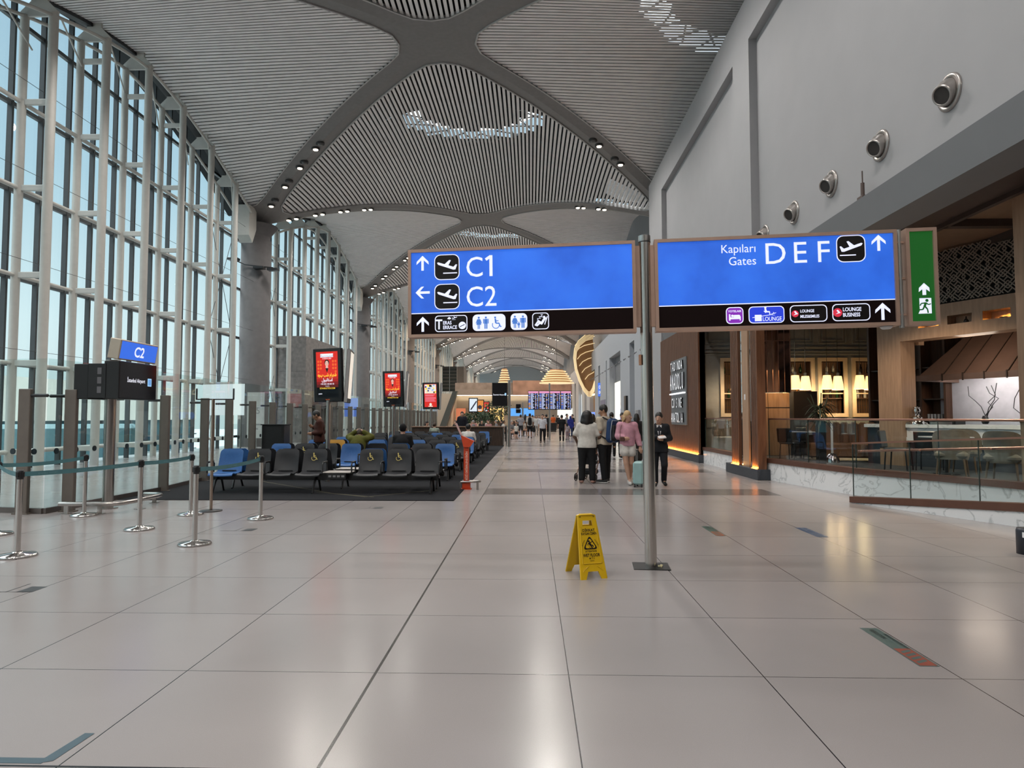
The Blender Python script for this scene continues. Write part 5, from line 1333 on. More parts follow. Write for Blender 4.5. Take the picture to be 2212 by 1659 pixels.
for i, (x, y) in enumerate(((9.3, 9.6), (10.6, 11.6), (7.4, 13.9), (11, 21), (8.5, 22))):
    l = bpy.data.lights.new('restaurant_spot', 'SPOT'); l.energy = 480; l.color = (1, .82, .62); l.spot_size = 2.0; l.spot_blend = .5; l.shadow_soft_size = .05; lo = bpy.data.objects.new('restaurant_spot', l); COL.objects.link(lo); lo.location = (x, y, 5.15)
    m = MB(); m.poly([(a, b, -.001) for a, b in disc(.07, n=14)][::-1]); solo(m, 'spot_fitting', glow('spot_lens', (1, .85, .6), 2.), 'small recessed spot in the tan coffered restaurant ceiling', 'light', (x, y, 5.335), 0, 'recessed spots in the coffered ceiling')
# ================================================================ people
def smin(a, b, k):
    h = np.clip(.5+.5*(b-a)/k, 0, 1)
    return b+(a-b)*h-k*h*(1-h)
def surfnet(D, org, h):
    sh = tuple(n-1 for n in D.shape)
    acc = np.zeros(sh+(3,), np.float32); cnt = np.zeros(sh, np.float32)
    for ax in range(3):
        o1, o2 = [i for i in range(3) if i != ax]
        A = np.take(D, range(D.shape[ax]-1), ax); B = np.take(D, range(1, D.shape[ax]), ax)
        m = (A < 0) != (B < 0); t = np.where(m, A/np.where(m, A-B, 1), 0)
        for d1 in (0, 1):
            for d2 in (0, 1):
                sl = [slice(None)]*3; sl[o1] = slice(d1, d1+sh[o1]); sl[o2] = slice(d2, d2+sh[o2]); sl = tuple(sl)
                mm = m[sl].astype(np.float32); cnt += mm
                acc[..., ax] += mm*t[sl]; acc[..., o1] += mm*d1; acc[..., o2] += mm*d2
    on = cnt > 0
    idx = np.full(sh, -1, np.int64); idx[on] = np.arange(on.sum())
    V = (np.argwhere(on)+acc[on]/cnt[on][:, None])*h+np.array(org)
    F = []
    for ax in range(3):
        o1, o2 = (ax+1) % 3, (ax+2) % 3
        A = np.take(D, range(D.shape[ax]-1), ax) < 0; B = np.take(D, range(1, D.shape[ax]), ax) < 0
        for val, fl in ((A & ~B, False), (~A & B, True)):
            P = np.argwhere(val); P = P[(P[:, o1] > 0) & (P[:, o2] > 0) & (P[:, o1] < sh[o1]) & (P[:, o2] < sh[o2])]
            if not len(P): continue
            q = []
            for a, b in ((1, 1), (0, 1), (0, 0), (1, 0)):
                Q = P.copy(); Q[:, o1] -= a; Q[:, o2] -= b; q.append(idx[Q[:, 0], Q[:, 1], Q[:, 2]])
            f = np.stack(q, 1); F.append(f[:, ::-1] if fl else f)
    return V, (np.concatenate(F) if F else np.zeros((0, 4), int))
def sdf_mesh(name, prims, res, m, k=.03, clips=()):
    """prims: (a, b, ra, rb, scale) rounded cones; clips: (axis point, normal) half-spaces removed on the normal side"""
    lo = np.min([np.minimum(np.array(p[0])-max(p[2], p[3])*np.array(p[4]), np.array(p[1])-max(p[2], p[3])*np.array(p[4])) for p in prims], 0)-3*res
    hi = np.max([np.maximum(np.array(p[0])+max(p[2], p[3])*np.array(p[4]), np.array(p[1])+max(p[2], p[3])*np.array(p[4])) for p in prims], 0)+3*res
    n = np.ceil((hi-lo)/res).astype(int)+1
    g = [np.arange(n[i], dtype=np.float32)*res+lo[i] for i in range(3)]
    D = np.full(n, 9., np.float32)
    for a, b, ra, rb, s in prims:
        a, b, s = np.array(a, np.float32), np.array(b, np.float32), np.array(s, np.float32)
        r = max(ra, rb)*s+k+2.5*res
        i0 = np.clip(((np.minimum(a, b)-r-lo)/res).astype(int), 0, n-1); i1 = np.clip(((np.maximum(a, b)+r-lo)/res).astype(int)+2, 1, n)
        sl = tuple(slice(i0[i], i1[i]) for i in range(3))
        X = [(g[i][sl[i]]-a[i])/s[i] for i in range(3)]
        X = np.meshgrid(*X, indexing='ij')
        d = (b-a)/s; L = float(d@d)
        t = np.clip((X[0]*d[0]+X[1]*d[1]+X[2]*d[2])/L, 0, 1) if L > 1e-9 else np.zeros_like(X[0])
        dist = (np.sqrt((X[0]-t*d[0])**2+(X[1]-t*d[1])**2+(X[2]-t*d[2])**2)-(ra+(rb-ra)*t))*s.min()
        D[sl] = smin(D[sl], dist, k)
    if clips:
        X = np.meshgrid(*g, indexing='ij')
        for cl in clips:
            if len(cl) == 3:      # hollow out a rounded neck opening
                a, b, r = np.array(cl[0]), np.array(cl[1]), cl[2]; d = b-a; L = float(d@d)
                t = np.clip(sum((X[i]-a[i])*d[i] for i in range(3))/L, 0, 1)
                D = np.maximum(D, r-np.sqrt(sum((X[i]-a[i]-t*d[i])**2 for i in range(3)))); continue
            p, nn = cl
            nn = np.array(nn, np.float32); nn = nn/np.linalg.norm(nn)
            D = np.maximum(D, sum((X[i]-p[i])*nn[i] for i in range(3)))
    V, F = surfnet(D, lo, res)
    me = bpy.data.meshes.new(name); me.from_pydata(V.tolist(), [], F.tolist()); me.materials.append(m)
    me.polygons.foreach_set('use_smooth', [True]*len(me.polygons)); me.update()
    return me
def cloth(n, c, r=.8): return mat('cloth_'+n, c, r, var=.1, scale=14, spec=.25)
SKIN = {'light': mat('skin_light', (.52, .30, .21), .5, var=.04), 'tan': mat('skin_tan', (.36, .19, .115), .5, var=.04), 'brown': mat('skin_brown', (.12, .062, .038), .5, var=.04)}
HAIR = {'black': mat('hair_black', (.010, .008, .007), .5, var=.3, scale=60), 'brown': mat('hair_brown', (.05, .028, .016), .5, var=.3, scale=60), 'blonde': mat('hair_blonde', (.50, .34, .17), .5, var=.25, scale=60, stretch=(6, 6, 1)), 'grey': mat('hair_grey', (.3, .29, .28), .5)}
eye_m = mat('eye_dark', (.015, .01, .008), .2, var=.0); eye_w = mat('eye_white', (.7, .68, .66), .3, var=0); lip_col = mat('lip', (.36, .12, .10), .5, var=0); brow_m = HAIR['black']
I3 = (1, 1, 1)
def pose(**kw):
    J = dict(pel=(0, 0, .93), bel=(0, -.01, 1.08), che=(0, 0, 1.27), neb=(0, .015, 1.425), net=(0, .0, 1.49), head=(0, -.02, 1.59),
             shR=(-.172, .01, 1.385), shL=(.172, .01, 1.385), elR=(-.22, .03, 1.11), elL=(.22, .03, 1.11), wrR=(-.225, -.04, .87), wrL=(.225, -.04, .87),
             hiR=(-.088, 0, .91), hiL=(.088, 0, .91), knR=(-.095, -.025, .49), knL=(.095, -.025, .49), anR=(-.10, .03, .085), anL=(.10, .03, .085), toR=(-.125, -.115, .035), toL=(.125, -.115, .035),
             hdR=None, hdL=None, turn=0., tilt=0.)
    J.update(kw); return J
def V(p): return Vector(p)
def person(label, loc, rz, J, h=1.70, res=.012, skin='light', hair=('black', 'short'), top=None, bottom=None, shoe=(.02, .02, .02), fat=1., near=False, group=None, sole=False):
    o = thing('person', label, 'person', loc, rz, group); s = h/1.70; o.scale = (s, s, s)
    g = {k: (Vector(v) if isinstance(v, tuple) else v) for k, v in J.items()}
    f = fat; hc = g['head']; R = Rz(J['turn']) @ Rx(-J['tilt'])
    H = lambda x, y, z: tuple(hc+(R @ Vector((x, y, z))))
    B = [(g['pel'], g['bel'], .15*f, .135*f, (1, .74, 1)), (g['bel'], g['che'], .135*f, .15*f, (1, .72, 1)), (g['che'], g['neb'], .145*f, .065, (1, .75, 1)), (g['shR'], g['shL'], .058, .058, I3),
         (g['neb'], g['net'], .056, .052, I3), (g['net'], H(0, .01, -.03), .052, .055, I3)]
    hd = [(H(0, .012, .025), H(0, .012, .025), .1, .1, (.80, .95, 1.06)), (H(0, -.035, -.075), H(0, -.02, -.02), .05, .07, (.95, 1, 1)), (H(0, -.088, .01), H(0, -.106, -.028), .010, .016, I3)]
    for e in (-1, 1): hd.append((H(e*.080, .012, -.03), H(e*.083, .018, .012), .012, .017, I3))
    B += hd
    arms = {}; legs = {}
    for q in 'RL':
        up = (g['sh'+q], g['el'+q], .050*f**.5, .041*f**.5, I3); fo = (g['el'+q], g['wr'+q], .041*f**.5, .026, I3); arms[q] = (up, fo)
        B += [up, fo]
        d = V(J['hd'+q]) if J['hd'+q] else (g['wr'+q]-g['el'+q]); d = d.normalized(); w = g['wr'+q]
        sidev = d.cross(Vector((0, 1, 0.2))).normalized() if abs(d.y) < .8 else d.cross(Vector((1, 0, 0))).normalized()
        e = 1 if q == 'R' else -1
        B.append((w, w+d*.075, .026, .032, I3))
        if near:
            nrm = d.cross(sidev).normalized()
            for i, (off, ln) in enumerate(((-.027, .062), (-.009, .074), (.009, .07), (.026, .055))):
                k0 = w+d*.085+sidev*off; k1 = k0+d*ln*.5-nrm*.006; k2 = k1+d*ln*.45-nrm*(.016+.003*i)
                B += [(k0, k1, .0095, .009, I3), (k1, k2, .009, .0078, I3)]
            k0 = w+d*.03-sidev*.028; k1 = k0+d*.035-sidev*.018; B += [(k0, k1, .012, .0105, I3), (k1, k1+d*.03-nrm*.008, .0105, .009, I3)]
        th = (g['hi'+q], g['kn'+q], .088*f**.7, .058, I3); ca = (g['kn'+q], g['an'+q], .056, .036, I3); legs[q] = (th, ca)
        kn, an = g['kn'+q], g['an'+q]
        B += [th, ca, (kn.lerp(an, .22)+Vector((0, .015, 0)), kn.lerp(an, .45)+Vector((0, .012, 0)), .054, .046, I3), (an, g['to'+q], .036, .03, I3)]
    c = bpy.data.objects.new('body', sdf_mesh('body', [(tuple(a), tuple(b), r0, r1, sc) for a, b, r0, r1, sc in B], res, SKIN[skin], .022)); COL.objects.link(c); c.parent = o
    def part(nm, P, m, k=.03, clips=(), rs=None):
        q = bpy.data.objects.new(nm, sdf_mesh(nm, [(tuple(a), tuple(b), r0, r1, sc) for a, b, r0, r1, sc in P], rs or res*1.15, m, k, clips)); COL.objects.link(q); q.parent = o; return q
    inf = lambda p, d: (p[0], p[1], p[2]+d, p[3]+d, p[4])
    # top
    if top:
        loose = top.get('loose', .016)
        P = [inf(B[0], loose+.004), inf(B[1], loose+.008), inf((B[2][0], B[2][1], B[2][2], .065, B[2][4]), loose), inf(B[3], loose*.7)]
        for q in 'RL':
            if top['sleeve'] == 'short': a, b = g['sh'+q], g['el'+q]; P.append((a, a.lerp(b, .72), .060+loose*.4, .060+loose*.7, I3))
            else:
                cu = g['el'+q].lerp(g['wr'+q], .96); P += [inf(arms[q][0], loose), (g['el'+q], cu, .045+loose, .034+loose*.8, I3)]
        if top.get('hem') and top['hem'] < .84: P += [(g['hiR'], g['hiR'].lerp(g['knR'], .25), .115, .12, I3), (g['hiL'], g['hiL'].lerp(g['knL'], .25), .115, .12, I3)]
        up = (g['che']-g['pel']).normalized()
        P.append((g['pel'], g['pel']-up*.06, .155*f+loose, .158*f+loose, (1, .74, 1)))
        clips = [((g['pel']+up*(top.get('hem', .86)-.93)), tuple(-up)), (tuple(g['neb']+Vector((0, -.015, .03))), tuple(g['net']+Vector((0, -.01, .06))), .067)]
        part(top.get('name', 'shirt'), P, cloth(*top['c']), .035, clips)
    if bottom:
        L = bottom['len']; P = [inf(B[0], .012)]
        for q in 'RL':
            th, ca = legs[q]; wd = bottom.get('wide', .012)
            if L <= 1: P.append((th[0], V(th[0]).lerp(V(th[1]), L), th[2]+wd, th[2]+(th[3]-th[2])*L+wd*2, I3))
            else: P += [inf(th, wd), (ca[0], V(ca[0]).lerp(V(ca[1]), L-1), ca[2]+wd, .045+wd*1.1, I3)]
        if bottom.get('skirt'): P.append((g['hiR'].lerp(g['hiL'], .5), (g['anR'].lerp(g['anL'], .5)+Vector((0, 0, .05))), .16, .2, (1, .8, 1)))
        up = (g['bel']-g['pel']).normalized()
        part(bottom.get('name', 'trousers'), P, cloth(*bottom['c']), .025, [(tuple(g['pel']+up*.10), tuple(up))])
    if shoe:
        for q in 'RL':
            an, to = g['an'+q], g['to'+q]
            d = (to-an); d.z = 0; d.normalize()
            m = cloth('shoe_%02d%02d%02d' % tuple(int(v*99) for v in shoe), shoe, .5)
            part('shoe', [(an+Vector((0, 0, -.03))-d*.02, to+d*.03, .048, .042, (1, 1, .9)), (an+Vector((0, 0, .01)), an+Vector((0, 0, -.02)), .046, .05, I3)], m, .02, [((0, 0, min(an.z-.083, to.z-.034)), (0, 0, -1)), (tuple(an+Vector((0, 0, .03))), (0, 0, 1))])
            if sole:
                part('shoe_sole', [(an+Vector((0, 0, -.05))-d*.03, to+d*.035, .054, .048, (1, 1, .9))], cloth('sole_white', (.65, .64, .62), .5), .02, [((0, 0, .0), (0, 0, -1)), ((0, 0, .03), (0, 0, 1))])
    # hair
    hk, hs = hair
    P = [(H(0, .02, .035), H(0, .02, .04), .106, .108, (.83, .97, 1.05))]; clips = [(H(0, -.06, .045), tuple(R @ Vector((0, -1, -.75)))), (H(0, .0, -.065), tuple(R @ Vector((0, -.3, -1))))]
    if hs == 'long':
        P += [(H(-.072, .05, -.02), H(-.092, .035, -.2), .036, .036, I3), (H(.072, .05, -.02), H(.092, .035, -.2), .036, .036, I3), (H(0, .07, -.02), H(0, .09, -.26), .075, .07, I3)]; clips = clips[:1]
    elif hs == 'curly':
        P = [(H(0, .025, .05), H(0, .03, .03), .125, .13, I3), (H(-.07, .03, -.02), H(-.08, .04, -.11), .075, .08, I3), (H(.07, .03, -.02), H(.08, .04, -.11), .075, .08, I3), (H(0, .07, -.04), H(0, .07, -.12), .09, .09, I3)]; clips = [(H(0, -.05, .0), (0, -1, -.3))]
    elif hs == 'bun': P += [(H(0, .1, .1), H(0, .11, .1), .05, .05, I3)]
    elif hs == 'cap': P.append((H(0, -.06, .07), H(0, -.15, .055), .05, .045, (1.3, 1, .25)))
    elif hs == 'scarf': P += [(H(0, .02, -.05), H(0, .05, -.16), .09, .11, I3)]; clips = [(H(0, -.07, .0), tuple(R @ Vector((0, -1, 0))))]
    part('cap' if hs == 'cap' else ('headscarf' if hs == 'scarf' else 'hair'), P, HAIR[hk] if hk in HAIR else cloth(*hk), .025, clips, res*.8 if near else None)
    if near:
        M = Matrix.Translation(hc) @ R.to_4x4() if not isinstance(R, Matrix) or len(R) == 3 else Matrix.Translation(hc) @ R
        for e in (-1, 1):
            m = MB(); m.sphere((e*.031, -.0765, .012), .0125, 10, 1, (1.15, .8, .8), M); m.sphere((e*.031, -.0835, .012), .007, 8, 0, M=M); m.rbox(e*.031-.016, e*.031+.016, -.091, -.078, .029, .034, .002, 2, M); m.build('eye', [eye_m, eye_w, brow_m], o)
        m = MB(); m.sphere((0, -.088, -.057), .02, 10, 0, (1.15, .5, .32), M); m.build('mouth', lip_col, o)
    return o
T_ = lambda n, c, sleeve='short', **k: dict(c=(n, c), sleeve=sleeve, **k)
# ---- the four people by the sign pole
wo = person('stout person seen from behind in white t-shirt and black trousers, pushing a stroller', (1.36, 16.05, 0), PI-.12, pose(elR=(-.30, -.02, 1.13), elL=(.30, -.02, 1.13), wrR=(-.27, -.17, .98), wrL=(.25, -.2, .98), anR=(-.13, .03, .085), anL=(.13, .03, .085), knR=(-.12, -.02, .49), knL=(.12, -.02, .49), toR=(-.16, -.115, .035), toL=(.16, -.115, .035), tilt=-.12),
            1.69, .011, 'brown', ('black', 'curly'), T_('white_tee', (.62, .59, .54), loose=.03, hem=.86), dict(c=('black_wide', (.010, .010, .011)), len=1.92, wide=.03), (.35, .2, .16), 1.22, True)
bp_ = person('person in beige t-shirt and black trousers with a blue backpack, standing side on', (1.80, 16.2, 0), math.radians(-142), pose(elR=(-.2, .08, 1.12), elL=(.21, .07, 1.12), wrR=(-.12, -.18, 1.17), wrL=(.10, -.2, 1.2), knR=(-.1, -.02, .49), anR=(-.12, -.05, .085), toR=(-.16, -.19, .035), anL=(.11, .1, .085), toL=(.14, -.05, .035), knL=(.1, .04, .49), tilt=-.25, turn=.8, head=(.0, -.045, 1.585)),
             1.86, .011, 'tan', ('black', 'short'), T_('beige_tee', (.52, .45, .36), loose=.022, hem=.84), dict(c=('black_trouser', (.010, .010, .011)), len=1.94, wide=.016), (.03, .03, .03), 1.06, True, sole=True)
b = thing('backpack', 'blue and black backpack worn by the beige-shirted person', 'backpack', (0, 0, 0))
b.location = (1.80, 16.2, 0); b.rotation_euler = (0, 0, math.radians(-142)); b.scale = (1.09, 1.09, 1.09)
navyc = cloth('pack_navy', (.018, .045, .12), .5); blackc = cloth('pack_black', (.012, .012, .014), .5)
def link(nm, me, par): c = bpy.data.objects.new(nm, me); COL.objects.link(c); c.parent = par; return c
link('main_compartment', sdf_mesh('main', [((-.08, .26, 1.0), (-.06, .25, 1.34), .11, .09, (1, .8, 1)), ((.08, .26, 1.0), (.06, .25, 1.34), .11, .09, (1, .8, 1))], .012, navyc, .04), b)
link('front_pocket', sdf_mesh('pocket', [((-.07, .36, 1.0), (-.05, .33, 1.24), .07, .05, I3), ((.07, .36, 1.0), (.05, .33, 1.24), .07, .05, I3)], .012, blackc, .04), b)
m = MB()
for e in (-1, 1): m.tube([(e*.1, .20, 1.40), (e*.11, .06, 1.455), (e*.115, -.09, 1.38), (e*.13, -.125, 1.25), (e*.15, -.06, 1.08), (e*.14, .18, .98)], .018, 6)
m.tube([(-.14, .33, .95), (-.15, .34, 1.15), (-.1, .34, 1.38), (.1, .34, 1.38), (.15, .34, 1.15), (.14, .33, .95)], .006, 5, 1); m.build('strap', [blackc, mat('reflective_piping', (.5, .52, .55), .3)], b)
bl = person('blonde person in pink sweatshirt and white shorts, looking to the right', (2.30, 15.85, 0), .12, pose(elR=(-.24, .0, 1.13), wrR=(-.13, -.13, 1.1), elL=(.25, .03, 1.12), wrL=(.30, -.02, .88), knR=(-.05, -.06, .5), anR=(.02, -.08, .09), toR=(.0, -.22, .035), knL=(.09, .0, .49), anL=(.09, .12, .13), toL=(.1, .0, .035), hiR=(-.085, 0, .91), turn=.75, head=(.01, -.02, 1.59)),
            1.71, .011, 'light', ('blonde', 'long'), T_('pink_sweat', (.60, .31, .38), 'long', loose=.03, hem=.90, name='sweatshirt'), dict(c=('white_shorts', (.66, .62, .58)), len=.36, wide=.025, name='shorts'), (.6, .58, .56), .95, True)
m = MB(); m.rbox(-.06, .06, -.03, .03, 0, .11, .02); m.tube([(-.05, 0, .1), (-.04, .03, .26), (.0, .05, .38)], .006, 5)
hb = solo(m, 'shoulder_bag', cloth('bag_brown', (.12, .06, .045), .4), 'small brown bag held at the waist of the blonde person', 'bag', (2.15, 15.66, 1.02))
su = person('person in black suit and tie walking toward the camera, holding white papers', (2.98, 15.5, 0), -.12, pose(elR=(-.24, .05, 1.12), elL=(.25, .04, 1.12), wrR=(-.05, -.2, 1.15), wrL=(.10, -.21, 1.08), hdR=(.9, -.2, .1), hdL=(-.9, -.3, .25), knL=(.11, -.12, .50), anL=(.11, .10, .12), toL=(.13, -.03, .04), knR=(-.1, -.02, .49), anR=(-.09, -.02, .085), toR=(-.11, -.17, .035), turn=-.35, tilt=-.1),
            1.67, .011, 'light', ('black', 'short'), T_('suit_black', (.011, .012, .016), 'long', loose=.022, hem=.79, name='jacket'), dict(c=('suit_trouser', (.011, .012, .016)), len=1.95, wide=.018), (.012, .012, .012), 1.05, True)
Ms = T(0, -.140, 1.27) @ Rx(-.36)
m = MB(); m.prism([(-.062, .17), (.062, .17), (.014, -.14), (-.014, -.14)], -.006, .004, 'y', 0, Ms); m.build('shirt_front', cloth('shirt_white', (.62, .6, .6)), su)
m = MB(); m.prism([(-.018, .16), (.018, .16), (.012, .13), (.024, -.1), (0, -.13), (-.024, -.1), (-.012, .13)], -.012, -.005, 'y', 0, Ms); m.build('tie', cloth('tie_dark', (.02, .02, .03)), su)
m = MB(); m.rbox(-.09, .09, -.05, .05, -.015, .015, .008, 0, Rx(.5) @ Rz(.2)); solo(m, 'white_wallet', mat('paper_white2', (.72, .68, .68), .5), 'white folded papers in the hands of the suited person', 'papers', (3.0, 15.24, 1.13))
# ---- suitcase and stroller
mint = mat('case_mint', (.30, .47, .47), .35)
o = thing('suitcase', 'mint green hard suitcase beside the blonde person, partly behind the sign pole', 'suitcase', (2.49, 15.3, 0), 1.2)
m = MB(); m.rbox(-.19, .19, -.11, .11, .06, .58, .035, smooth=False)
for i in range(5): m.rbox(-.15+.075*i-.012, -.15+.075*i+.012, -.118, .118, .1, .54, .006)
m.build('shell', mint, o)
m = MB()
for e in (-1, 1): m.cyl((e*.07, .06, .57), (e*.07, .06, .84), .008, n=6)
m.rbox(-.085, .085, .045, .075, .83, .86, .008); m.build('handle', mat('handle_grey', (.3, .3, .3), .4, metal=.6), o)
for x in (-.15, .15):
    for y in (-.08, .08): m = MB(); m.cyl((x, y-.015, .03), (x, y+.015, .03), .03, n=12); m.box(x-.012, x+.012, y-.018, y+.018, .03, .07); m.build('wheel', black, o)
st = thing('stroller', 'dark baby stroller with rose metal frame in front of the white-shirted person', 'stroller', (1.50, 16.75, 0), PI-.5)
rose = mat('stroller_rose', (.42, .25, .2), .3, metal=.7)
m = MB()
for e in (-1, 1): m.tube([(e*.22, .36, 1.0), (e*.24, .05, .62), (e*.25, -.3, .12)], .013, 8); m.tube([(e*.24, -.0, .55), (e*.25, .3, .14)], .013, 8)
m.tube([(-.22, .36, 1.0), (-.12, .42, 1.03), (.12, .42, 1.03), (.22, .36, 1.0)], .014, 8); m.build('frame', rose, st)
m = MB(); m.rbox(-.2, .2, -.2, .16, .42, .5, .03); m.rbox(-.2, .2, .1, .18, .46, .95, .03, M=T(0, .02, 0) @ Rx(-.2)); m.rbox(-.18, .18, -.12, .2, .16, .3, .04); m.build('seat', blackc, st)
m = MB(); m.sheet(lambda u, v: (-.21+.42*u, .14-.36*math.sin(v*1.5), .78+.3*math.cos(v*1.5)), 6, 8); m.build('canopy', blackc, st)
for x, y in ((-.26, -.3), (.26, -.3), (-.26, .3), (.26, .3)):
    m = MB(); m.tube([(x, y+.085*math.cos(t*PI/8), .1+.085*math.sin(t*PI/8)) for t in range(16)], .016, 6, closed=True); m.cyl((x-.015, y, .1), (x+.015, y, .1), .05, n=12); m.build('wheel', black, st)
# ---- people in the waiting area
SEAT = dict(pel=(0, .02, .52), bel=(0, .03, .67), che=(0, .0, .87), neb=(0, -.02, 1.03), net=(0, -.04, 1.09), head=(0, -.06, 1.19), shR=(-.172, -.01, .985), shL=(.172, -.01, .985), elR=(-.23, -.05, .72), elL=(.23, -.05, .72), wrR=(-.14, -.26, .62), wrL=(.14, -.26, .62),
            hiR=(-.09, .0, .5), hiL=(.09, 0, .5), knR=(-.12, -.40, .50), knL=(.12, -.40, .50), anR=(-.12, -.42, .085), anL=(.12, -.42, .085), toR=(-.14, -.56, .035), toL=(.14, -.56, .035))
def sit(**kw): d = dict(SEAT); d.update(kw); return pose(**d)
person('person in brown leather jacket and dark trousers standing by the glass, head bent', (-5.95, 18.55, .012), math.radians(-80), pose(elR=(-.2, .06, 1.12), elL=(.2, .06, 1.12), wrR=(-.1, -.17, 1.26), wrL=(.12, -.15, 1.1), head=(0, -.09, 1.575), neb=(0, .0, 1.42), tilt=-.45), 1.74, .014, 'tan', ('black', 'short'), T_('leather_brown', (.055, .018, .012), 'long', loose=.028, hem=.85, name='jacket'), dict(c=('dark_trouser', (.012, .012, .014)), len=1.94), (.02, .02, .02), 1.05, True)
GY = 16.8+.86
person('seated person in green hoodie bent forward with arms over the head', (-4.64, GY+.02, 0), PI, sit(che=(0, -.08, .86), neb=(0, -.14, 1.0), net=(0, -.19, 1.05), head=(0, -.24, 1.1), tilt=-.5, shR=(-.18, -.1, .97), shL=(.18, -.1, .97), elR=(-.30, -.28, 1.02), elL=(.30, -.28, 1.02), wrR=(-.1, -.22, 1.16), wrL=(.1, -.22, 1.17)), 1.74, .014, 'light', ('brown', 'short'), T_('hoodie_green', (.10, .10, .018), 'long', loose=.035, hem=.86, name='hoodie'), dict(c=('dark_trouser', (.012, .012, .014)), len=1.9), (.02, .02, .02), 1.1)
person('seated person in black t-shirt and black cap, seen from behind', (-3.42, GY, 0), PI, sit(), 1.80, .014, 'light', (('cap_black', (.008, .008, .009)), 'cap'), T_('black_tee', (.012, .012, .013), loose=.02, hem=.88), dict(c=('dark_trouser', (.012, .012, .014)), len=1.9), (.02, .02, .02), 1.1)
person('seated person in white t-shirt behind the blue aisle seats', (-2.2, 13.95+2.85*3+.84, 0), PI, sit(), 1.72, .016, 'light', ('black', 'short'), T_('white_tee2', (.62, .6, .57), loose=.02, hem=.88), dict(c=('dark_trouser', (.012, .012, .014)), len=1.9), (.02, .02, .02), 1.1)
person('seated person in grey-green shirt in the last row, back turned', (-4.64, 13.95+2.85*6+.84, 0), PI, sit(), 1.68, .018, 'light', ('brown', 'short'), T_('grey_green', (.25, .29, .24), loose=.02, hem=.88), dict(c=('dark_trouser', (.012, .012, .014)), len=1.9), (.02, .02, .02), 1.05)
person('person with long dark hair sitting at the long dark counter', (-6.0, 38.1, .0), .9, sit(tilt=-.3, wrR=(-.1, -.3, .8), wrL=(.1, -.3, .8)), 1.72, .02, 'light', ('black', 'long'), T_('pale_top', (.5, .42, .36), loose=.012, hem=.88), dict(c=('dark_trouser', (.012, .012, .014)), len=1.9), (.02, .02, .02))
person('person in dark suit standing behind the long dark counter', (-3.95, 38.2, 0), .05, pose(elR=(-.25, .0, 1.12), elL=(.25, .0, 1.12)), 1.86, .018, 'light', ('black', 'short'), T_('suit_navy', (.010, .011, .018), 'long', loose=.03, hem=.8, name='jacket'), dict(c=('suit_trouser', (.011, .012, .016)), len=1.95), (.012, .012, .012), 1.1)
